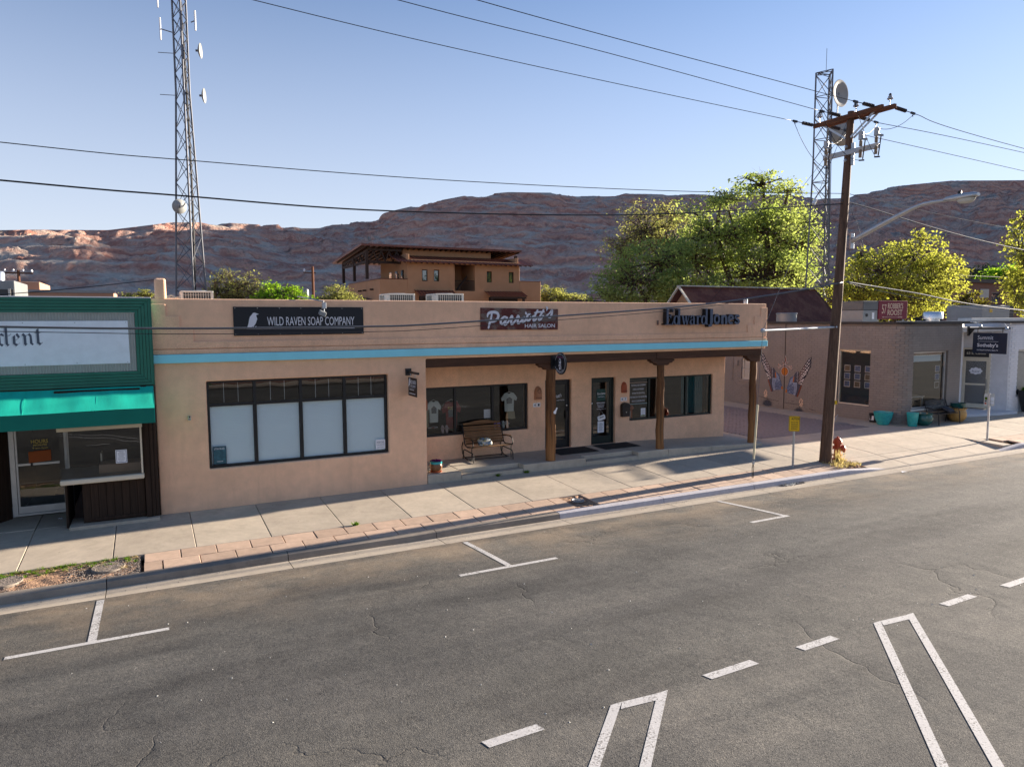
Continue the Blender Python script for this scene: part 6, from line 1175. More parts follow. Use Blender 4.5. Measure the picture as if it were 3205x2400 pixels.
# ================================================================= utility pole, wires, street signs
up = thing('utility_pole', 'leaning brown wooden utility pole with crossarm at the kerb', 'utility pole', (18.55, -2.62, -.2)); 
def polex(z): return 18.56+.058*z if z < 8 else 19.024+.05*(z-8)
pts = [(polex(z), -2.62, z) for z in (-.4, 0, 1, 2.2, 3.5, 5, 6.5, 8, 9.3, 10.5)]; MB().tube(pts, [.185,.178,.17,.162,.152,.14,.128,.117,.106,.096], 20).build('shaft', D['pole'], up, smooth=True)
for zc, th in ((.3, .1), (1.2, -.5), (2.6, .3), (4.2, -.2), (5.8, .4)): MB().tube([(polex(z)-.17*math.sin(th)*(1-z*.04), -2.62-.172*math.cos(th)*(1-z*.038), z) for z in (zc, zc+.5, zc+1.1)], [.002,.007,.002], 5).build('crack', D['letter_dark'], up)
def armp(y, x0=19.13): return x0-.01*(y+2.6)
MB().bar((18.99, -1.42, 10.33), (18.99, -3.78, 10.33), .10, .13).build('crossarm', D['arm'], up, bevel=.01); MB().bar((19.26, -1.62, 10.33), (19.26, -3.98, 10.33), .10, .13).build('crossarm', D['arm'], up, bevel=.01)
for y in (-1.75, -3.45): MB().bar((19.05, -2.62+(.09 if y > -2.6 else -.09), 9.72), (19.05, y, 10.27), .05, .03, up=(1,0,0)).build('arm_brace', D['steel'], up)
MB().bar((19.20, -2.70, 9.72), (19.27, -3.42, 10.27), .05, .03, up=(1,0,0)).build('arm_brace', D['steel'], up)
la = MB().bar((19.02, -1.80, 9.28), (19.02, -3.66, 9.28), .09, .15).build('lower_arm', D['porcelain'], up, bevel=.01); MB().box(19.06, 19.14, -2.80, -2.72, 8.9, 9.55).build('arm_mount', D['steel'], up, bevel=.01)
for z in (9.05, 9.45): MB().lathe((polex(z)-.10, -2.62, z), [(.05,-.01), (.05,.03), (.025,.06)], 8, ax=(-1,0,0)).build('bolt', D['steel'], up)
def pin_ins(p, label):
    t = thing('pin_insulator', label, 'insulator', p, 'insulators standing on the crossarm'); p = Vector(p); MB().cyl(p, p+Vector((0,0,.16)), .012, n=8).build('pin', D['steel'], t); MB().lathe(p+Vector((0,0,.14)), [(.03,0), (.085,.03), (.075,.06), (.05,.075), (.06,.10), (.03,.13)], 16).build('bell', D['porcelain'], t, smooth=True); MB().lathe(p+Vector((0,0,.27)), [(.03,0), (.045,.02), (.02,.06)], 8).build('clamp', D['insul'], t)
pin_ins((19.26, -3.80, 10.395), 'white pin insulator at the street end of the crossarm'); pin_ins((18.99, -2.90, 10.395), 'white pin insulator midway along the crossarm'); pin_ins((18.99, -1.62, 10.395), 'white pin insulator at the building end of the crossarm')
def string_ins(a, b, label):
    t = thing('insulator_string', label, 'insulator', a, 'strain insulators on the crossarm'); a, b = Vector(a), Vector(b); d = b-a; L = d.length
    MB().cyl(a, b, .012, n=6).build('rod', D['insul'], t); m_ = 7
    for i in range(m_): MB().lathe(a+d*(.14+.07*i), [(.012,-.012), (.052,-.004), (.056,.004), (.012,.016)], 12, ax=d).build('disc', D['insul'], t)
    e = a+d*.93; MB().obox(e, d.normalized()*.09, (0,.02,0), (0,0,.03)).build('dead_end_clamp', D['iron'], t); MB().tube([e, e+Vector((0,0,-.10))], .012, 6).build('tail', D['iron'], t)
    return b
ends = {}
Lw = ((18.94, -1.50, 10.33, (-1,0,.01)), (18.94, -2.48, 10.38, (-1,0,.02)), (18.94, -3.60, 10.36, (-1,0,.03)))
names_ = ('building end', 'middle', 'street end'); wl = []
for (x, y, z, d), nm in zip(Lw, names_): wl.append(string_ins((x, y, z), (x-.95, y, z+.03), f'brown strain insulator facing up the street at the {nm} of the crossarm'))
wr = []
for (x, y, z), nm in zip(((19.31, -1.66, 10.34), (19.31, -2.70, 10.36), (19.31, -3.88, 10.33)), names_): wr.append(string_ins((x, y, z), (x+.95, y, z-.07), f'brown strain insulator facing down the street at the {nm} of the crossarm'))
def wire(pts, r, label, mat='wire', name='overhead_wire', n=5, group='overhead wires', tw=0):
    P = [Vector(p) for p in pts]; Q = []
    for i in range(len(P)-1):
        p0, p1, p2, p3 = P[max(i-1,0)], P[i], P[i+1], P[min(i+2, len(P)-1)]; K = 12
        for k in range(K): u = k/K; Q.append(.5*((2*p1)+(p2-p0)*u+(2*p0-5*p1+4*p2-p3)*u*u+(3*p1-p0-3*p2+p3)*u**3))
    Q.append(P[-1]); o = MB().tube(Q, r, n).build(name, D[mat], None, smooth='all'); tag(o, label, 'wire', group); return o
def sag(a, b, s, n=9): a, b = Vector(a), Vector(b); return [a+(b-a)*(i/n)-Vector((0,0,s*4*(i/n)*(1-i/n))) for i in range(n+1)]
wire([wl[0], (8.24,-1.5,10.62), (2.19,-1.5,10.9), (-8,-1.5,11.6), (-24,-1.5,13.0)], .009, 'thin bare wire leaving the building end of the crossarm up the street')
wire([wl[1], (10.37,-2.5,10.83), (4.95,-2.5,11.05), (-6,-2.5,11.7), (-24,-2.5,13.2)], .009, 'thin bare wire leaving the middle of the crossarm up the street')
wire([wl[2], (15.18,-3.6,10.5), (6.35,-3.6,10.88), (-6,-3.6,11.7), (-24,-3.6,13.2)], .009, 'thin bare wire leaving the street end of the crossarm up the street')
wire([wr[0], (30.45,-1.6,9.95), (60,-1.6,8.9), (90,-1.6,9.5)], .010, 'thin bare wire leaving the building end of the crossarm down the street'); wire([wr[1], (28.26,-2.7,10.2), (60,-2.7,9.5), (90,-2.7,9.8)], .010, 'thin bare wire leaving the middle of the crossarm down the street'); wire([wr[2], (26.37,-3.85,9.86), (60,-3.85,8.6), (90,-3.85,9.5)], .010, 'thin bare wire leaving the street end of the crossarm down the street')
wire([(18.93,-2.62,8.07), (12.5,-2.62,7.65), (6.06,-2.62,7.39), (1.02,-2.62,7.32), (-2.04,-2.62,7.34), (-12,-2.62,7.6), (-26,-2.62,8.3)], .009, 'thin neutral wire tied high on the pole, crossing in front of the hills')
wire([(19.16,-2.62,8.08), (28.73,-2.62,7.48), (50,-2.62,6.9), (90,-2.62,7.4)], .009, 'thin neutral wire leaving the pole above the street lamp')
wire([(18.93,-2.64,7.78), (18.4,-2.62,7.71), (11.31,-2.62,6.97), (4.77,-2.62,6.64), (.56,-2.62,6.66), (-2.08,-2.62,6.71), (-12,-2.62,7.0), (-26,-2.62,7.8)], .016, 'twisted dark service cable below the neutral wire'); wire([(19.14,-2.64,7.80), (19.68,-2.62,7.78), (28.81,-2.62,6.78), (50,-2.62,5.6), (90,-2.62,6.2)], .018, 'twisted pale service cable sloping down behind the street lamp', 'cable')
wire([(18.87,-2.75,5.40), (15.73,-2.75,4.97), (12.28,-2.75,4.62), (5.97,-2.75,4.25), (4.09,-2.75,4.19), (1.92,-2.75,4.18), (.13,-2.75,4.19), (-2.2,-2.75,4.24), (-12,-2.75,4.55), (-26,-2.75,5.4)], .021, 'thick grey communication cable crossing in front of the shop signs', 'cable')
wire([(18.87,-2.77,5.36), (15.73,-2.75,4.93), (12.28,-2.75,4.54), (5.97,-2.75,4.14), (4.09,-2.75,4.08), (1.92,-2.75,4.07), (.12,-2.75,4.09), (-2.2,-2.75,4.16), (-12,-2.75,4.45), (-26,-2.75,5.3)], .007, 'thin cable hanging just under the thick communication cable')
wire([(19.02,-2.78,5.42), (22.35,-2.62,5.16), (29.04,-2.62,4.58), (50,-2.62,3.8), (90,-2.62,5)], .022, 'thick pale communication cable leaving the pole toward the realty sign', 'cable'); wire([(19.02,-2.80,5.38), (22.3,-2.62,5.02), (29.04,-2.62,4.46), (50,-2.62,3.7), (90,-2.62,4.9)], .008, 'thin drop line under the pale communication cable', 'cable')
wire([(.32, .15, 5.24), (-2.5, 1.6, 4.95), (-6.5, 4.5, 4.75)], .010, 'thin dark service wire from the corner pier over the green roof')
# fuse cutouts on the lower arm and their leads
def cutout(y, label, dx=-.16):
    c = Vector((19.0+dx, y, 9.28)); t = thing('fuse_cutout', label, 'cutout', c, 'grey fuse cutouts on the lower arm'); ax = Vector((-.12, -.10, .98))
    MB().lathe(c+ax*-.28, [(.03,0)]+[(r_, .02+.03*i+e) for i in range(7) for r_, e in ((.055,0), (.035,.015))]+[(.03,.25)], 12, ax=ax).build('lower_insulator', D['polymer'], t, smooth=True); MB().lathe(c+ax*.04, [(.03,0)]+[(r_, .02+.03*i+e) for i in range(5) for r_, e in ((.055,0), (.035,.015))]+[(.03,.18)], 12, ax=ax).build('upper_insulator', D['polymer'], t, smooth=True)
    MB().obox(c+ax*.34, (.05,0,0), (0,.06,0), ax*.12).build('hood', D['porcelain'], t, bevel=.02); MB().bar(c+ax*.22+Vector((-.02,-.16,0)), c+ax*-.34+Vector((-.02,-.10,0)), .025, .025).build('fuse_tube', D['iron'], t); MB().obox(c+ax*.22+Vector((0,-.13,0)), (.03,0,0), (0,.07,.02), (0,0,.03)).build('contact', D['grey_metal'], t); MB().obox(c+ax*-.36+Vector((0,-.05,0)), (.02,0,0), (0,.08,.01), (0,0,.02)).build('hinge', D['iron'], t)
    return c+ax*.44, c+ax*-.36
c1 = cutout(-2.02, 'grey fuse cutout at the building end of the lower arm'); c2 = cutout(-3.22, 'grey fuse cutout midway on the lower arm'); c3 = cutout(-3.72, 'grey fuse cutout at the street end of the lower arm')
def lead(a, b, s, label): wire(sag(a, b, s, 5), .008, label, 'wire', 'jumper_wire', 5, 'drooping jumper wires')
lead(wl[0], c1[1], .25, 'jumper wire drooping from the building end wire to its cutout'); lead(wl[1], c2[1], .35, 'jumper wire crossing the pole from the middle wire to its cutout'); lead(wl[2], c3[1], .1, 'jumper wire running from the street end wire to its cutout'); lead(wr[2], c3[0], .18, 'jumper wire curling from the street end wire to the outer cutout hood'); lead(wr[1], c2[0], .16, 'jumper wire curling from the middle wire to the middle cutout hood'); lead(wr[0], c1[0], .2, 'jumper wire curling behind the pole to the inner cutout hood')
# street lamp on the pole
sl_ = thing('street_lamp', 'cobra head street lamp on a long silver arm fixed to the pole', 'street lamp', (19.2, -2.7, 6.6)); ax_ = 19.20
MB().box(ax_-.08, ax_+.08, -2.80, -2.745, 6.42, 6.88).build('mount_plate', D['steel'], sl_, bevel=.01)
MB().tube([(ax_,-2.78,6.66), (ax_,-3.4,6.90), (ax_,-4.1,7.17), (ax_,-4.7,7.38), (ax_,-4.95,7.44), (ax_,-5.25,7.46), (ax_,-5.62,7.45)], [.075,.07,.062,.052,.048,.044,.040], 14).build('arm', D['alu'], sl_, smooth=True)
m = MB(); prof = [(-5.55,.05,.05), (-5.62,.10,.075), (-5.8,.13,.09), (-6.05,.17,.10), (-6.3,.155,.09), (-6.43,.08,.05)]
for (y, w, h) in prof:
    for k in range(16): a = 2*math.pi*k/16; m.v.append((ax_+w*math.cos(a), y, 7.46+.02*(-5.55-y)+h*max(math.sin(a), -.55)))
m.f = [(i*16+k, i*16+(k+1) % 16, (i+1)*16+(k+1) % 16, (i+1)*16+k) for i in range(len(prof)-1) for k in range(16)]+[tuple(range(16)), tuple(80+k for k in reversed(range(16)))]; m.build('lamp_head', D['alu'], sl_, smooth=True)
m = MB(); n0 = 0
for i, (rr, dz) in enumerate(((1,0), (.92,-.06), (.6,-.115), (.1,-.13))):
    for k in range(16): a = 2*math.pi*k/16; m.v.append((ax_+.13*rr*math.cos(a), -6.12+.24*rr*math.sin(a), 7.42+dz))
m.f = [(i*16+k, i*16+(k+1) % 16, (i+1)*16+(k+1) % 16, (i+1)*16+k) for i in range(3) for k in range(16)]; m.build('lens', D['lens'], sl_, smooth='all'); MB().cyl((ax_,-5.95,7.55), (ax_,-5.95,7.64), .045, n=12).build('photocell', D['black'], sl_)
wire([(19.05,-2.72,7.78), (19.2,-2.95,7.1), (19.3,-3.1,6.4), (19.25,-2.9,6.35)], .006, 'thin lamp supply wire looping beside the lamp arm', 'cable', 'lamp_wire', 5, None)
# guy wire with strut and pale guard
gw = thing('guy_wire', 'sidewalk guy wire with pale plastic guard anchored at the kerb', 'guy wire', (14.9, -3.16, -.14)); g0, g1 = Vector((14.92,-3.16,-.12)), Vector((15.22,-3.12,3.99))
MB().tube([g0+(g1-g0)*.09, g1, (18.95,-2.66,10.2)], .007, 6).build('cable', D['cable'], gw); MB().tube([g0+(g1-g0)*.13, g0+(g1-g0)*.50], .030, 10).build('guard', D['yguard'], gw, smooth=True); MB().tube([g1, (18.72,-2.66,4.05)], .035, 12).build('strut', D['steel'], gw, smooth=True); MB().lathe(g1, [(.02,-.06), (.06,-.03), (.06,.03), (.02,.06)], 10, ax=(1,0,0)).build('strut_clamp', D['steel'], gw); MB().lathe((18.74,-2.66,4.05), [(.09,-.02), (.09,.03), (.05,.06)], 12, ax=(-1,0,0)).build('pole_flange', D['steel'], gw)
MB().tube([g0, g0+(g1-g0)*.07+Vector((-.03,0,0)), g0+(g1-g0)*.10], .010, 6).build('anchor_rod', D['iron'], gw); MB().tube([g0+Vector((.04,0,0)), g0+(g1-g0)*.07+Vector((.03,0,0)), g0+(g1-g0)*.10], .010, 6).build('anchor_rod', D['iron'], gw); MB().obox(g0+(g1-g0)*.105, (.03,0,0), (0,.02,0), (0,0,.04)).build('grip', D['steel'], gw)
for a, b in (((19.0,-2.62,10.0), (18.2,2.6,4.6)),): wire(sag(a, b, .1, 4), .006, 'thin guy line slanting from the pole top across the rusty roof')
# caution sign, meter pole sign, hydrant
cs = thing('caution_sign', 'yellow caution sign on a steel post by the driveway', 'street sign', (17.0, -2.74, -.12)); cu = Vector((.78,-.626,0)); cn = cu.cross(Vector((0,0,1))); c0 = Vector((17.0,-2.74,0))
MB().bar(c0+Vector((0,0,-.2)), c0+Vector((0,0,1.42)), .05, .035, up=(1,.2,0)).build('post', D['steel'], cs); q0 = c0+cn*.03-cu*.155
def rr(w, h, r): return [(x+r*math.cos(a), y+r*math.sin(a)) for (x, y, a0) in ((w-r,r,-90), (w-r,h-r,0), (r,h-r,90), (r,r,180)) for a in [R_(a0+30*k) for k in range(4)]]
MB().prism(rr(.31,.46,.03), q0+Vector((0,0,.985)), cu, FZ, 0, .006).build('plate', D['yellow'], cs); m = MB(); 
for (x0_, x1_, z0_, z1_) in ((.012,.298,.012,.020), (.012,.298,.44,.448), (.012,.020,.021,.439), (.290,.298,.021,.439)): m.prism([(x0_,z0_), (x1_,z0_), (x1_,z1_), (x0_,z1_)], q0+Vector((0,0,.985)), cu, FZ, .006, .0075)
m.build('border', D['sign_black'], cs)
for i, s_ in enumerate(('AUTION', 'WATCH FOR', 'VEHICLES', 'CROSSING', 'SIDEWALK')):
    w, h, z = ((.22,.075,1.325), (.20,.045,1.235), (.19,.045,1.17), (.19,.045,1.105), (.19,.045,1.04))[i]; text('lettering', s_, D['sign_black'], cs, q0+Vector((0,0,z))+cu*(.155-w/2+(.025 if i == 0 else 0))+cn*.0061, cu, FZ, w, h, 0, .0015, .02 if i == 0 else .01)
ps = thing('parking_sign', 'back of a small steel sign with stickers on a thin post', 'street sign', (27.0, -2.70, -.1)); pu = Vector((.60,-.80,0)); pn = pu.cross(Vector((0,0,1))); c0 = Vector((27.0,-2.70,0))
MB().bar(c0+Vector((0,0,-.2)), c0+Vector((.0,0,1.60)), .06, .045, up=(1,.2,0)).build('post', D['steel'], ps); MB().prism(rr(.32,.44,.03), c0-pu*.16-pn*.03+Vector((0,0,1.14)), pu, FZ, 0, .006).build('plate', D['alu'], ps)
for (x, z, w, h, mm) in ((.02,1.36,.08,.10,'weed'), (.02,1.20,.06,.06,'hydrant'), (.20,1.32,.10,.14,'paper'), (.20,1.22,.10,.07,'paper'), (.02,1.29,.06,.05,'black')): MB().prism([(0,0), (w,0), (w,h), (0,h)], c0-pu*(.16-x)-pn*.0235+Vector((0,0,z)), pu, FZ, 0, .002).build('sticker', D[mm], ps)
t = thing('litter', 'flat scrap of white paper on the asphalt near the utility pole', 'litter', (19.9, -4.3, -.26)); MB().add([(19.82,-4.30,zroad(-4.30)+.01), (20.02,-4.36,zroad(-4.36)+.03), (20.05,-4.26,zroad(-4.26)+.012), (19.88,-4.22,zroad(-4.22)+.035)], [(0,1,2,3)]).build('scrap', D['paper'], t, recalc=False)
t = thing('guy_marker', 'small white marker box clipped on the slanting guy line', 'marker', (17.4, -2.8, 7.6)); MB().obox((17.45,-2.83,7.70), (.05,0,.08), (0,.03,0), (-.04,0,.025)).build('box', D['white'], t, bevel=.01)
hd = Vector((19.22, -2.52, -.12)); t = thing('fire_hydrant', 'faded red fire hydrant half hidden behind the utility pole', 'fire hydrant', hd)
MB().lathe(hd, [(.16,0), (.16,.04), (.11,.05), (.11,.13), (.15,.14), (.15,.17), (.10,.18), (.10,.50), (.14,.51), (.145,.55)], 20).build('barrel', D['hydrant'], t, smooth=True); MB().lathe(hd+Vector((0,0,.551)), [(.145,0), (.14,.03), (.12,.09), (.075,.14), (.035,.15), (.03,.19)], 8).build('bonnet', D['hydrant'], t)
for ax in ((.94,-.34,0), (-.94,.34,0)): MB().lathe(hd+Vector((0,0,.40)), [(.055,.08), (.055,.16), (.07,.165), (.07,.20), (.03,.22)], 10, ax=ax).build('hose_outlet', D['hydrant'], t)
MB().lathe(hd+Vector((0,0,.36)), [(.075,.08), (.075,.17), (.105,.175), (.105,.22), (.04,.25)], 12, ax=(.34,-.94,0)).build('pump_outlet', D['hydrant'], t); MB().tube([hd+Vector((.12,-.16,.30)), hd+Vector((.17,-.15,.20)), hd+Vector((.13,-.08,.16))], .008, 6).build('chain', D['iron'], t)
t = thing('pole_tag', 'small yellow number tag nailed low on the utility pole', 'tag', (18.6,-2.8,1.5)); MB().prism([(-.035,-.06), (.035,-.06), (.035,.06), (-.035,.06)], (polex(1.75)+.06, -2.795, 1.75), (.85,-.53,0), FZ, 0, .004).build('plate', D['yellow'], t)
t = thing('pole_step', 'bent metal bracket sticking out of the utility pole', 'bracket', (18.75,-2.7,1.2)); MB().tube([(polex(1.2)+.13,-2.70,1.10), (polex(1.2)+.19,-2.74,1.28), (polex(1.2)+.25,-2.76,1.36)], .010, 6).build('hook', D['steel'], t)
# ================================================================= lattice towers
def lattice(name, label, base, h, r0, r1, hb, bay, rot, lr, brr, taper=1.0, ladder=True):
    t = thing(name, label, 'radio tower', base); base = Vector(base)
    def rad(z): return r0+(r1-r0)*min(1, z/hb)
    def pt(k, z): a = rot+2*math.pi*k/3; return base+Vector((rad(z)*math.cos(a), rad(z)*math.sin(a), z))
    for k in range(3): MB().tube([pt(k, 0), pt(k, hb), pt(k, h)], lr, 6).build('leg', D['tower'], t)
    z = 0; i = 0
    while z < h-.05:
        b = bay(z); z2 = min(h, z+b)
        for k in range(3):
            k2 = (k+1) % 3; MB().cyl(pt(k, z), pt(k2, z2), brr, n=4).build('cross_brace', D['tower'], t); MB().cyl(pt(k2, z), pt(k, z2), brr, n=4).build('cross_brace', D['tower'], t)
            if i % 2 == 0 and taper: MB().cyl(pt(k, z2), pt(k2, z2), brr, n=4).build('cross_bar', D['tower'], t)
        z = z2; i += 1
    return t, pt
def dish(c, r, ax, label, dep=.35):
    t = thing('dish_antenna', label, 'dish antenna', c, 'dish antennas on the towers'); MB().lathe(c, [(.04*r,0), (.45*r,.06*r), (.8*r,.2*r), (r,dep*r), (r*.98,dep*r+.02), (.78*r,.24*r), (.4*r,.1*r), (.02,.05*r)], 24, ax=ax).build('reflector', D['dish'], t, smooth=True); a = Vector(ax).normalized()
    MB().lathe(Vector(c)-a*.12, [(.08*r+.03,0), (.08*r+.03,.2)], 10, ax=ax).build('mount', D['tower'], t)
    return t
T1 = Vector((2.55, 29.0, 0)); tw, pt = lattice('lattice_tower', 'tall grey lattice radio tower rising behind the stucco shop', T1, 34, 1.22, .42, 17.6, lambda z: 1.55 if z < 17.5 else 1.02, R_(152), .055, .022, 0)
MB().tube([T1+Vector((.25*math.sin(z*.13), .1, z)) for z in np.linspace(1, 33, 12)], .07, 6).build('coax_bundle', D['wire'], tw); MB().tube([T1+Vector((.05, -.1, z)) for z in (1, 33)], .03, 5).build('coax_bundle', D['wire'], tw)
dish((3.5, 28.6, 17.35), .42, (.96,-.28,0), 'pale drum dish on the tall tower, lower of the pair'); dish((3.4, 28.6, 19.85), .42, (.96,-.28,0), 'pale drum dish on the tall tower, upper of the pair'); dish((2.1, 28.3, 10.9), .42, (-.3,.9,.1), 'small dish on the tall tower just above the hills'); dish((3.15, 28.7, 23.2), .26, (.96,-.28,0), 'small grey dish near the top of the tall tower')
def whip(name, label, a, b, c, r):
    t = thing(name, label, 'antenna', a, 'side antennas on the tall tower'); MB().cyl(a, b, .03, n=6).build('arm', D['tower'], t); MB().cyl(Vector(b)+Vector((0,0,-c)), Vector(b)+Vector((0,0,c)), r, n=8).build('element', D['white'], t)
whip('dipole_antenna', 'white folded dipole on a side arm of the tall tower', (2.15, 29.2, 20.85), (1.52, 29.5, 21.05), .62, .045); whip('whip_antenna', 'long grey whip antenna near the tower top', (2.15, 29.2, 22.8), (1.45, 29.6, 23.0), .75, .04); whip('panel_antenna', 'slim white panel antenna on the tower edge', (3.1, 28.7, 21.4), (3.32, 28.6, 21.5), .55, .05)
for z in (17.35, 19.7): MB().cyl((2.2,29.2,z), (1.35,29.6,z+.05), .02, n=5).build('side_rod', D['tower'], tw)
T2 = Vector((51.3, 24.9, 0)); tw2, pt2 = lattice('lattice_tower', 'rusty lattice tower with dishes behind the big cottonwood', T2, 24.7, 1.25, .78, 17, lambda z: 1.75, R_(140), .07, .032, 1)
MB().tube([pt2(1, 2)+Vector((.1,0,0)), pt2(1, 24.5)], .025, 5).build('ladder_rail', D['tower'], tw2); MB().tube([pt2(1, 2)+Vector((-.25,0,0)), pt2(1, 24.5)+Vector((-.25,0,0))], .025, 5).build('ladder_rail', D['tower'], tw2)
for i in range(44): z = 2.2+i*.5; MB().cyl(pt2(1, z)+Vector((.06,0,0)), pt2(1, z)+Vector((-.25,0,0)), .015, n=4).build('rung', D['tower'], tw2)
MB().cyl(T2+Vector((0,0,24.7)), T2+Vector((0,0,26.6)), .02, n=5).build('lightning_rod', D['tower'], tw2); MB().cyl(T2+Vector((.9,-.5,20.5)), T2+Vector((.9,-.5,24)), .05, n=6).build('dish_pipe', D['tower'], tw2)
dish(T2+Vector((.85,-.55,22.9)), 1.1, (.10,-1,0), 'large pale dish near the top of the rusty tower', .22); dish(T2+Vector((1.5,-.9,20.0)), 1.2, (.25,.97,0), 'large grey drum dish behind the crossarm', .5)
t = thing('antenna_mast', 'thin white antenna mast standing against the dark hills', 'antenna', (66, 18, 0)); MB().cyl((69.0, 17.9, 0), (69.0, 17.9, 14.6), .05, n=6).build('mast', D['white'], t)
# ================================================================= buildings behind
ht = thing('hotel', 'brown stucco lodge with rust red metal roofs beyond the stucco shop', 'building', (31, 62, 0)); HY = 58
def hbox(name, x0, x1, y0, y1, z0, z1, mat='hotel', par=None, bv=.03): return MB().box(x0, x1, y0, y1, z0, z1).build(name, D[mat], par or ht, bevel=bv, seg=1)
hbox('lower_wing', 22.77, 25.9, HY, 71.4, -.1, 8.78); hbox('coping', 22.72, 25.95, HY-.05, 71.45, 8.785, 8.86, 'metal_roof')
holes = [(27.62,28.28,8.65,9.93), (29.02,29.66,8.65,9.93), (35.59,36.24,8.65,9.93), (38.46,39.10,8.65,9.93), (31.55,34.05,7.62,10.6)]
xs = [25.901]+sorted({v for h in holes for v in h[:2]})+[39.87]; zs = [-.1, 7.62, 8.65, 9.93, 10.6, 11.0]
cell_wall(xs, zs, lambda x, z: not inside(holes, x, z), HY+.001, HY+.35).build('front_wall', D['hotel'], ht, bevel=.03, seg=1)
hbox('side_wall', 25.902, 26.25, HY+.351, 68, -.1, 11.6); hbox('side_wall', 39.5, 39.868, HY+.351, 68, -.1, 11.6); hbox('back_wall', 26.251, 39.499, 67.6, 68, -.1, 11.6); hbox('low_wing', 39.871, 42.75, HY, 70, -.1, 8.85); hbox('coping', 39.873, 42.80, HY-.05, 70.05, 8.852, 8.92, 'metal_roof')
for (a, b, c, d) in holes[:4]:
    w = window(ht, a, b, c, d, HY+.12, (), fr=.09, fm='hotel_trim', gm='teal_glass'); hbox('blind', a, b, HY+.30, HY+.34, c, d, 'm_lblue', w, 0)
hbox('stair_floor', 31.55, 34.05, HY+.36, HY+4, 7.4, 7.62); hbox('stair_back', 31.2, 34.4, HY+4, HY+4.2, 7.4, 10.9); hbox('stair_side', 34.06, 34.3, HY+.36, HY+4, 7.4, 10.9); hbox('stair_side', 31.3, 31.54, HY+.36, HY+4, 7.4, 10.9); hbox('stair_ceiling', 31.3, 34.3, HY+.36, HY+4, 10.75, 10.9, 'hotel_trim')
for i in range(22): x = 31.65+i*.11; MB().box(x-.012, x+.012, HY+.05, HY+.075, 7.63, 8.75).build('baluster', D['iron'], ht)
hbox('handrail', 31.56, 34.04, HY+.03, HY+.10, 8.751, 8.82, 'iron')
bm_ = MB(); bm_.add([(32.3,HY+1.2,7.65), (33.6,HY+1.2,9.2), (33.6,HY+1.2,9.45), (32.3,HY+1.2,7.95), (32.3,HY+1.4,7.65), (33.6,HY+1.4,9.2), (33.6,HY+1.4,9.45), (32.3,HY+1.4,7.95)], [(0,1,2,3), (7,6,5,4), (0,4,5,1), (3,2,6,7)]); bm_.build('stair_string', D['hotel_trim'], ht)
def seam_roof(name, x0, x1, ya, za, yb, zb, n, par=None, over=.06, skew=0):
    o = MB().add([(x0,ya,za), (x1,ya,za), (x1-skew,yb,zb), (x0+skew*0,yb,zb), (x0,ya,za-over), (x1,ya,za-over), (x1-skew,yb,zb-over), (x0,yb,zb-over)], [(0,1,2,3), (7,6,5,4), (0,4,5,1), (1,5,6,2), (2,6,7,3), (3,7,4,0)]).build(name, D['metal_roof'], par or ht)
    for i in range(n+1): x = x0+(x1-x0)*i/n; x_ = x if x < x1-skew else x1-skew; MB().bar((x, ya, za+.03), (x_ if skew else x, yb, zb+.03), .05, .06).build('standing_seam', D['metal_roof'], o)
    return o
seam_roof('lower_roof', 24.6, 41.3, HY-.75, 10.70, HY+2.6, 11.62, 40)
for i in range(26): x = 24.8+i*.65; MB().bar((x, HY-.70, 10.58), (x, HY+.3, 10.85), .10, .14).build('rafter_tail', D['hotel_trim'], ht)
hbox('clerestory', 26.3, 37.4, HY+2.7, HY+3, 11.3, 12.42)
seam_roof('upper_roof', 21.3, 41.0, HY+1.7, 12.62, HY+15.5, 11.55, 44, over=.14); MB().bar((21.28, HY+1.66, 12.55), (41.02, HY+1.66, 12.55), .05, .22).build('fascia', D['metal_roof'], ht)
for i in range(30): x = 21.6+i*.66; MB().bar((x, HY+1.75, 12.40), (x, HY+14, 11.45), .10, .16).build('rafter', D['hotel_trim'], ht)
for x, y in ((22.0, HY+2.2), (22.0, HY+12.6), (22.0, HY+7.5), (40.5, HY+2.2)): MB().box(x-.15, x+.15, y-.15, y+.15, 8.86, 12.2-.075*(y-HY)).build('post', D['hotel_trim'], ht)
MB().bar((22.0, HY+2.3, 11.9), (22.0, HY+12.6, 11.15), .2, .25).build('truss_top', D['hotel_trim'], ht); MB().bar((22.0, HY+2.3, 10.75), (22.0, HY+12.6, 10.75), .2, .28).build('truss_bottom', D['hotel_trim'], ht); MB().bar((22.2, HY+2.2, 10.75), (26, HY+2.2, 10.75), .2, .28).build('truss_bottom', D['hotel_trim'], ht); MB().bar((22.2, HY+2.2, 12.1), (26, HY+2.2, 12.1), .2, .22).build('truss_top', D['hotel_trim'], ht)
for i in range(6): y = HY+2.4+i*1.6; MB().bar((22.0, y, 10.85), (22.0, y+.8, 11.85-.07*(y-HY)), .12, .12, up=(1,0,0)).build('truss_web', D['hotel_trim'], ht); MB().bar((22.0, y+1.6, 10.85), (22.0, y+.8, 11.85-.07*(y-HY)), .12, .12, up=(1,0,0)).build('truss_web', D['hotel_trim'], ht)
for i in range(4): x = 22.3+i*.9; MB().bar((x, HY+2.2, 10.85), (x+.45, HY+2.2, 12.0), .12, .12, up=(0,1,0)).build('truss_web', D['hotel_trim'], ht); MB().bar((x+.9, HY+2.2, 10.85), (x+.45, HY+2.2, 12.0), .12, .12, up=(0,1,0)).build('truss_web', D['hotel_trim'], ht)
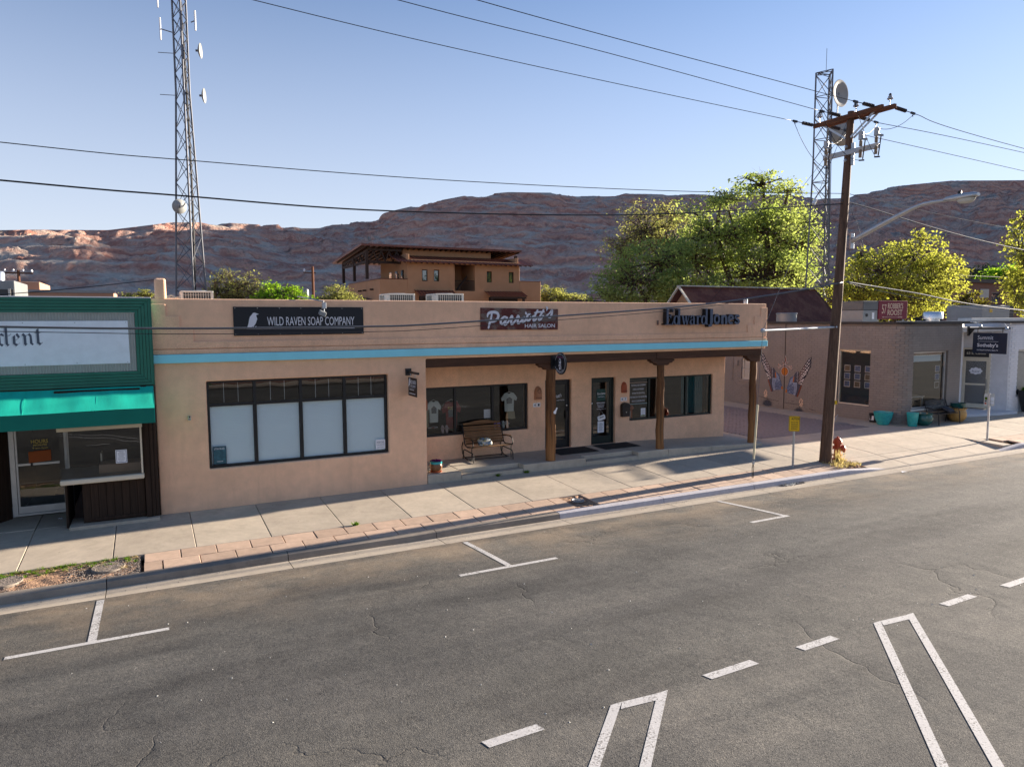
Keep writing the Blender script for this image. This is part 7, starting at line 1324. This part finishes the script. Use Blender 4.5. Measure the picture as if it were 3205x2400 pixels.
for a, b in ((26.7, 31.2), (35.3, 40.1)):
    seam_roof('door_canopy', a, b, HY-1.5, 7.05, HY-.01, 7.62, 12); 
    for x in (a+.3, b-.4): MB().box(x-.12, x+.12, HY-1.45, HY-1.2, -.1, 6.98).build('canopy_post', D['hotel_trim'], ht)
    hbox('canopy_beam', a+.1, b-.1, HY-1.48, HY-1.18, 6.75, 6.98, 'hotel_trim', None, 0); hbox('entry_recess', a+.5, b-.5, HY-.02, HY-.004, 4.2, 6.95, 'room', None, 0)
for y in (HY+3, HY+6): seam_roof('door_canopy', 21.6, 22.76, y, 6.6, y+2.2, 6.9, 5)
for y in (HY+2.5, HY+5.4, HY+7.4, HY+12): MB().cyl((22.76, y, 7.75), (22.35, y, 7.72), .10, n=10).build('viga_end', D['hotel_trim'], ht)
for x, z in ((26.6, 9.0), (26.62, 9.35)): MB().box(25.80, 25.9, HY+3+x-26.6, HY+3.2, z, z+.25).build('porch_lamp', D['iron'], ht)
for y in (HY+1.2, HY+3.4, HY+5.5): window_ = MB().box(25.86, 25.9, y, y+.9, 8.95, 9.9).build('window', D['teal_glass'], ht)
# rusty corrugated roof house
rh = thing('rusty_roof_house', 'gabled house with rusted corrugated roof behind the grey shop', 'house', (36, 18, 0)); rx0, rx1, ry, rz = 30.15, 42.5, 18.0, 6.36
for s_ in (-1, 1):
    m = MB(); n = 330
    for i in range(n+1):
        x = rx0+(rx1-rx0)*i/n; c = .016*math.cos(i*math.pi)
        for (y, z) in ((ry, rz), (ry+s_*2.9, rz-2.9)): m.v.append((x, y+s_*c*.7, z+c*.7))
    m.f = [(2*i, 2*i+1, 2*i+3, 2*i+2) for i in range(n)]; m.build('roof', D['rust_roof'], rh, recalc=False)
    for (xe, nm) in ((rx0, 'barge_board'), (rx1, 'barge_board')): MB().bar((xe, ry, rz+.01), (xe, ry+s_*2.9, rz-2.88), .08, .14, up=(1,0,0)).build(nm, D['cream'] if xe == rx0 else D['wood_dark'], rh)
MB().bar((rx0-.03, ry, rz+.05), (rx1+.03, ry, rz+.05), .34, .05).build('ridge_cap', D['roof_flat'], rh); MB().prism([(-2.6, -.1), (2.6, -.1), (2.6, 3.6), (0, 6.15), (-2.6, 3.6)], (rx0+.5, ry, 0), (0,-1,0), FZ, -.2, 0).build('gable_wall', D['hotel'], rh); MB().prism([(-2.6, -.1), (2.6, -.1), (2.6, 3.6), (0, 6.15), (-2.6, 3.6)], (rx1-.3, ry, 0), (0,-1,0), FZ, -.2, 0).build('gable_wall', D['hotel'], rh); MB().box(rx0+.3, rx1-.3, ry-2.5, ry+2.5, -.1, 3.5).build('wall', D['hotel'], rh)
# flat roofed brown building and dark shed far right / behind
fb = thing('brown_flat_building', 'brown flat roofed two storey building half hidden by trees', 'building', (105, 45, 0)); fh = [(98.5,100.4,6.5,7.8), (104.0,106.0,6.5,7.8), (110.5,112.5,6.5,7.8)]
cell_wall([94.0, 98.5, 100.4, 104, 106, 110.5, 112.5, 140], [-.1, 6.5, 7.8, 9.0], lambda x, z: not inside(fh, x, z), 40, 40.5).build('front_wall', D['brown_wall'], fb); MB().box(94.0, 140, 40.51, 60, -.1, 8.9).build('block', D['room'], fb); MB().box(93.6, 140, 39.6, 60, 9.01, 9.5).build('roof_edge', D['coping'], fb); MB().box(93.9, 140, 39.85, 39.99, 5.9, 6.2).build('band', D['wood_dark'], fb)
for h in fh: window(fb, *h, 40.1, (), fr=.08, fm='grey_metal', gm='teal_glass')
MB().box(101.2, 103.2, 39.9, 39.99, 7.0, 8.2).build('shutter_panel', D['corr'], fb); MB().tube([(94,40,9.9), (140,40,9.9)], .05, 5).build('roof_rail', D['coping'], fb)
t = thing('dark_shed', 'dark roofed shed just right of the brown lodge', 'shed', (52, 62, 0)); MB().prism([(46,-.1), (58,-.1), (58,6.3), (52,7.0), (46,6.3)], (0, 62, 0), FX, FZ, -8, 0).build('shell', D['coping'], t)
def far_pole(x, y, h, label, arm=True, tr=False):
    t = thing('far_utility_pole', label, 'utility pole', (x, y, 0), 'distant utility poles'); MB().cyl((x,y,0), (x,y,h), .16, .12, 10).build('shaft', D['arm'], t)
    if arm:
        for z in (h-.3, h-1.3): MB().bar((x-1.2, y, z), (x+1.2, y, z), .12, .14).build('crossarm', D['arm'], t)
        for dx in (-1.1, -.4, .4, 1.1): MB().lathe((x+dx, y, h-.2), [(.05,0), (.12,.1), (.05,.28)], 8).build('insulator', D['white'], t)
    if tr: MB().lathe((x-.75, y-.2, h-3.2), [(.25,0), (.28,.05), (.28,.9), (.2,1.0)], 12).build('transformer', D['grey_metal'], t, smooth=True); MB().bar((x-.9, y, h-.6), (x+.3, y, h-.6), .1, .1).build('crossarm', D['arm'], t); MB().lathe((x-.8, y, h-.5), [(.05,0), (.12,.1), (.05,.3)], 8).build('insulator', D['white'], t)
far_pole(6.3, 58.6, 8.2, 'short bare wooden pole behind the bright green bush', False); far_pole(14.9, 54.4, 9.6, 'wooden pole with grey transformer near the lodge', False, True); far_pole(-10.9, 67.6, 9.4, 'distant wooden pole with crossarms at the left picture edge')
# ================================================================= trees
LM = {'cotton': leafm('cottonwood_leaf', (.22,.31,.08), (.42,.47,.18), .35), 'cottond': leafm('willow_leaf', (.20,.30,.09), (.36,.43,.17), .35), 'bud': leafm('budding_leaf', (.24,.25,.09), (.38,.38,.15), .5), 'maple': leafm('maple_leaf', (.28,.31,.05), (.46,.47,.12), .5), 'bright': leafm('bright_leaf', (.16,.32,.02), (.30,.46,.05), .6), 'pale': leafm('pale_leaf', (.22,.24,.08), (.34,.34,.13), .5), 'pine': leafm('pine_needle', (.018,.034,.026), (.035,.055,.04), .5, .2), 'olive': leafm('olive_leaf', (.10,.10,.02), (.20,.18,.04), .6)}
def tree(name, label, base, blobs, leaf, n, size, seed, trunk_r=.3, cl=26, cs=.34, group='trees behind the shops', lean=(0,0), twig=5, shell=.55, cat='tree'):
    r = np.random.default_rng(seed); t = thing(name, label, cat, base, group); base = Vector(base); tb = MB()
    vol = np.array([b[3]*b[3]*b[4] for b in blobs]); tot = vol.sum(); zc = min(b[2]-b[4] for b in blobs); top = np.average(np.array([b[:3] for b in blobs]), axis=0, weights=vol)
    fork = Vector((base.x+(top[0]-base.x)*.35, base.y+(top[1]-base.y)*.35, max(base.z+.8, zc*.75+base.z*.25))); tb.tube([base+Vector((0,0,-.3)), base+(fork-base)*.5+Vector((r.normal(0,.1),r.normal(0,.1),0)), fork], [trunk_r*1.25, trunk_r, trunk_r*.85], 10)
    V = []; 
    for (bx, by, bz, rx, rz_), w in zip(blobs, vol/tot):
        c = Vector((bx, by, bz)); mid = fork+(c-fork)*.5+Vector((r.normal(0,.25)*rx*.4, r.normal(0,.25)*rx*.4, r.normal(0,.2)*rz_)); br = trunk_r*(.34+.75*math.sqrt(w)); tb.tube([fork, mid, c], [br, br*.65, br*.35], 7)
        k = max(4, int(cl*(.4+2.2*math.sqrt(w)))); cc = []
        while len(cc) < k:
            p = r.uniform(-1, 1, 3); q = np.linalg.norm(p)
            if shell < q < 1.02 or (q < 1 and r.uniform() < .25): cc.append(p*np.array([rx, rx, rz_])+np.array([bx, by, bz]))
        cc = np.array(cc)
        for p in cc:
            if r.uniform() < .75:
                s_ = c+(Vector(p)-c)*r.uniform(0,.3); e = Vector(p); m_ = s_+(e-s_)*.5+Vector(r.normal(0,.12*rx,3)); tb.tube([s_, m_, e], [br*.34, br*.2, .014], 5, False)
                for _ in range(twig): d_ = Vector(r.normal(0, 1, 3)); tb.tube([m_+(e-m_)*r.uniform(.3,1), e+d_*cs*rx*.55], [.016, .006], 3, False)
        nl = int(n*w); ci = r.integers(0, k, nl); sc_ = r.uniform(.5, 1.25, k)[ci]; P = cc[ci]+r.normal(0, 1, (nl,3))*np.array([cs*rx, cs*rx, cs*.8*rz_])*.62*sc_[:,None]; V.append(P)
    tb.build('trunk', D['bark'], t, smooth='all', recalc=False)
    P = np.concatenate(V); nl = len(P); sz = size*r.uniform(.55, 1.35, nl); a = r.normal(0,1,(nl,3)); a[:,2] *= .7; a /= np.linalg.norm(a,axis=1)[:,None]; b = np.cross(a, r.normal(0,1,(nl,3))); b /= np.linalg.norm(b,axis=1)[:,None]
    Q = np.stack([P-a*sz[:,None]*.5, P+b*sz[:,None]*.30, P+a*sz[:,None]*.5+np.cross(a,b)*sz[:,None]*.12, P-b*sz[:,None]*.30], 1).reshape(-1,3)-np.array(base)
    me = bpy.data.meshes.new('crown'); me.vertices.add(nl*4); me.vertices.foreach_set('co', Q.ravel()); me.loops.add(nl*4); me.loops.foreach_set('vertex_index', np.arange(nl*4)); me.polygons.add(nl); me.polygons.foreach_set('loop_start', np.arange(nl)*4); me.polygons.foreach_set('loop_total', np.full(nl,4)); me.update(); me.materials.append(LM[leaf]); me.validate()
    o = bpy.data.objects.new('crown', me); _link(o, t); ORG[o] = base; return t
tree('cottonwood_tree', 'huge spreading cottonwood rising behind the rusty roof', (52.5, 30.8, 0), [(47.6,33.5,12.0,4.0,3.4), (51.7,31.2,12.6,3.8,2.6), (53.9,30.2,11.0,2.8,3.5), (51.1,31.2,8.2,4.7,2.6), (54.2,30,7.5,2.6,2.2), (51.6,31.7,16.8,2.7,1.4), (53.7,30.7,16.1,1.7,1.0), (48.4,33.2,15.4,2.1,.9), (45.6,34.2,9.6,3.1,2.5), (55.4,29.4,13.1,1.2,1.2)], 'cotton', 25000, .27, 21, .62, 34, .33)
tree('willow_tree', 'darker green leafy tree joined to the foot of the cottonwood', (40.0, 32.5, 0), [(38.2,33.2,7.6,3.3,2.2), (40.4,32.6,9.3,3.4,2.1), (36.2,34.0,6.2,1.9,1.7), (42.0,31.3,7.0,3.3,1.9), (44.2,30.2,6.2,2.6,1.6)], 'cottond', 15000, .23, 22, .36, 34, .33)
tree('budding_tree', 'thin twiggy budding tree behind the willow', (48.4, 42.0, 0), [(46.8,42.9,13.4,3.2,2.8), (49.2,41.9,15.3,2.2,1.5), (49.4,41.5,12.2,3.3,2.7), (44.4,43.6,11.0,2.3,2.2)], 'bud', 7500, .20, 23, .35, 40, .36, twig=9)
tree('maple_tree', 'yellow green maple behind the burgundy roof sign', (49.0, 16.4, 0), [(50.2,15.8,8.9,2.3,1.7), (48.1,16.8,7.7,2.3,1.8), (51.0,15.3,7.0,2.5,2.0), (46.6,17.5,6.8,1.5,2.0), (49.1,16.1,5.6,3.4,1.5), (50.9,15.6,10.0,1.0,.8), (46.8,17.6,8.8,.5,.9), (52.6,14.6,8.0,1.0,.8), (45.2,18.4,5.6,1.5,1.2)], 'maple', 13000, .21, 24, .22, 40, .30)
tree('maple_tree', 'yellow green maple branches reaching in at the right picture edge', (49.8, 6.9, 0), [(48.4,7.7,8.3,1.0,1.6), (48.8,7.8,10.2,.7,.8), (48.2,7.5,5.6,.8,1.2), (49.7,7.0,7.1,2.0,2.8)], 'maple', 5200, .20, 25, .20, 26, .30)
tree('redbud_tree', 'small gnarled leafy tree on the roof line before the brown building', (47.6, 10.1, 0), [(47.7,10.0,5.1,.9,.85), (47.0,10.3,4.7,.7,.5)], 'olive', 1700, .17, 26, .14, 26, .30)
tree('pine_tree', 'dark round topped pine far beyond the brown building', (136, 60, 0), [(136.1,60.1,11.6,3.2,2.2), (136.1,60.1,8.8,4.4,2.4)], 'pine', 4500, .42, 27, .3, 30, .32)
tree('elm_tree', 'fresh green tree beyond the brown building, right of the pine', (119, 46.2, 0), [(118.9,46.2,10.3,3.4,2.0), (121.9,44.6,9.6,3.4,2.4)], 'bright', 6000, .40, 28, .3); tree('elm_tree', 'pale green distant tree left of the dark pine', (110, 50.5, 0), [(110.6,50.5,10.2,3.0,1.6), (107.4,52,9.0,3.0,2.0)], 'pale', 4500, .42, 29, .3)
tree('budding_tree', 'sparse olive budding tree beside the lattice tower', (6.5, 42.6, 0), [(6.6,42.6,7.1,1.9,1.25), (5.6,43.0,6.2,1.5,1.1), (7.7,42.2,6.2,1.5,1.1), (6.4,42.6,5.0,2.2,1.2)], 'bud', 4200, .17, 30, .16, 44, .34, twig=9)
tree('leafy_bush', 'bright green bushy tree behind the raven sign parapet', (8.6, 34.7, 0), [(8.6,34.7,6.2,1.5,.75), (7.7,35.1,5.9,1.0,.7), (9.9,34.1,5.7,1.0,.6), (8.6,34.7,4.9,2.2,1.0)], 'bright', 8000, .17, 31, .16, 30, .30); tree('leafy_bush', 'light green tree at the corner of the brown lodge', (15.4, 47.1, 0), [(15.4,47.1,6.6,1.4,1.0), (14.6,47.4,5.6,1.5,1.0), (16.4,46.9,5.6,1.4,1.0)], 'pale', 5000, .19, 32, .16)
tree('leafy_bush', 'pale shrub peeking over the roof between pier and pink building', (-.4, 45, 0), [(-.5,45,6.1,1.1,.45), (.1,44.8,6.4,.6,.35), (-1.2,45.2,5.6,1.0,.5)], 'pale', 2600, .15, 33, .1); tree('leafy_bush', 'pale feathery shrub right of the brown lodge', (48.5, 65.2, 0), [(48.5,65.2,7.6,1.8,1.3), (50.9,63.9,6.9,2.0,.8), (46.4,66,6.6,1.8,1.2)], 'pale', 4500, .26, 34, .15)
# ================================================================= hills
def vnoise(x, y, seed):
    r = np.random.default_rng(seed); G = r.uniform(-1, 1, (256, 256)); xi = np.floor(x).astype(int); yi = np.floor(y).astype(int); fx = x-xi; fy = y-yi; fx = fx*fx*(3-2*fx); fy = fy*fy*(3-2*fy)
    g = lambda i, j: G[i % 256, j % 256]
    return (g(xi,yi)*(1-fx)+g(xi+1,yi)*fx)*(1-fy)+(g(xi,yi+1)*(1-fx)+g(xi+1,yi+1)*fx)*fy
def fbm(x, y, seed, o=6, rid=False):
    s = np.zeros_like(x); a = 1; f = 1
    for k in range(o):
        n = vnoise(x*f, y*f, seed+k); s += a*((1-np.abs(n)*2) if rid else n); a *= .5; f *= 2.03
    return s
# skyline: bearing (degrees from +Y towards +X) -> elevation angle of the ridge (degrees), ridge distance (m)
SKY = [(-40,5.0,1300), (-20,5.6,1250), (-9.0,5.80,1200), (-6.2,6.03,1200), (-2,6.25,1200), (2.0,7.0,1200), (5.5,7.15,1220), (8.5,7.10,1250), (12.5,7.45,1300), (15.8,7.85,1350), (18,8.45,1200), (20.5,9.05,1120), (23.5,9.62,1130), (27,9.90,1150), (34,9.75,1250), (38,9.65,1350), (44,9.25,1500), (52,8.70,1750), (55,9.05,1900), (58.5,9.10,2100), (63,8.65,2400), (65.5,9.8,3200), (69,12.5,4200), (74,12.7,4300), (79,12.3,4300), (82,10.5,4300), (85,6.5,4300), (95,4,4300), (115,4,4300)]  # last bearings: unseen ridge right of the view, raised to keep sun off the hills
sk = np.array(SKY); na, nd = 900, 240; az = np.linspace(-40, 115, na); el = np.interp(az, sk[:,0], sk[:,1]); rd = np.interp(az, sk[:,0], sk[:,2]); tt = np.concatenate([np.linspace(0, 1, nd-30), np.linspace(1.01, 1.25, 30)])
A_, T_ = np.meshgrid(az, tt, indexing='ij'); RD = rd[:,None]; near = 300+RD*.10; Dm = near+(RD-near)*T_; Xh = Dm*np.sin(np.radians(A_)); Yh = Dm*np.cos(np.radians(A_))-17.5
Hr = 4.3+RD*np.tan(np.radians(el))[:,None]
w1_ = fbm(Xh/420, Yh/420, 40, 4); prof = np.interp((T_+.07*w1_).ravel(), [-1,0,.12,.30,.36,.44,.52,.60,.66,.80,.86,1,1.2,2], [0,.0,.03,.20,.30,.34,.46,.50,.64,.76,.90,1,1.03,1.05]).reshape(T_.shape)
gul = fbm(Xh/150, Yh/150, 50, 6, True); fine = fbm(Xh/38, Yh/38, 70, 5, True)
rough = np.clip(T_*4, 0, 1)*np.clip((1.02-T_)*7, .12, 1)
Zh = Hr*prof+(gul-.35)*12*rough*np.clip(RD/1300, .8, 1.6)+(fine-.3)*4.0*rough*np.clip(RD/1300, .8, 1.6)
# ledges
q = 13.0; zl_ = Zh/q; fr_ = zl_-np.floor(zl_); led = (np.floor(zl_)+np.clip((fr_-.22)/.34, 0, 1)*.72+fr_*.28)*q; Zh = np.where(rough > .1, Zh*.36+led*.64, Zh)
Zh = np.where(T_ > 1, np.minimum(Zh, Hr*(1.02-.25*(T_-1))), Zh); over = 4.3+Dm*np.tan(np.radians(el))[:,None]*1.004; Zh = np.where(T_ <= 1.0, np.minimum(Zh, over), Zh); Zh[:,0] = -3
m = MB(); me = bpy.data.meshes.new('hills'); ndd = len(tt); co = np.stack([Xh, Yh, Zh], 2).reshape(-1, 3); me.vertices.add(len(co)); me.vertices.foreach_set('co', co.ravel())
I, J = np.meshgrid(np.arange(na-1), np.arange(ndd-1), indexing='ij'); F = np.stack([I*ndd+J, (I+1)*ndd+J, (I+1)*ndd+J+1, I*ndd+J+1], 2).reshape(-1, 4); nf = len(F)
me.loops.add(nf*4); me.loops.foreach_set('vertex_index', F.ravel()); me.polygons.add(nf); me.polygons.foreach_set('loop_start', np.arange(nf)*4); me.polygons.foreach_set('loop_total', np.full(nf, 4)); me.update(); me.validate(); me.materials.append(D['hill']); me.polygons.foreach_set('use_smooth', [True]*nf)
ho = bpy.data.objects.new('hills', me); COL.objects.link(ho); struct(ho)
bpy.context.view_layer.update()
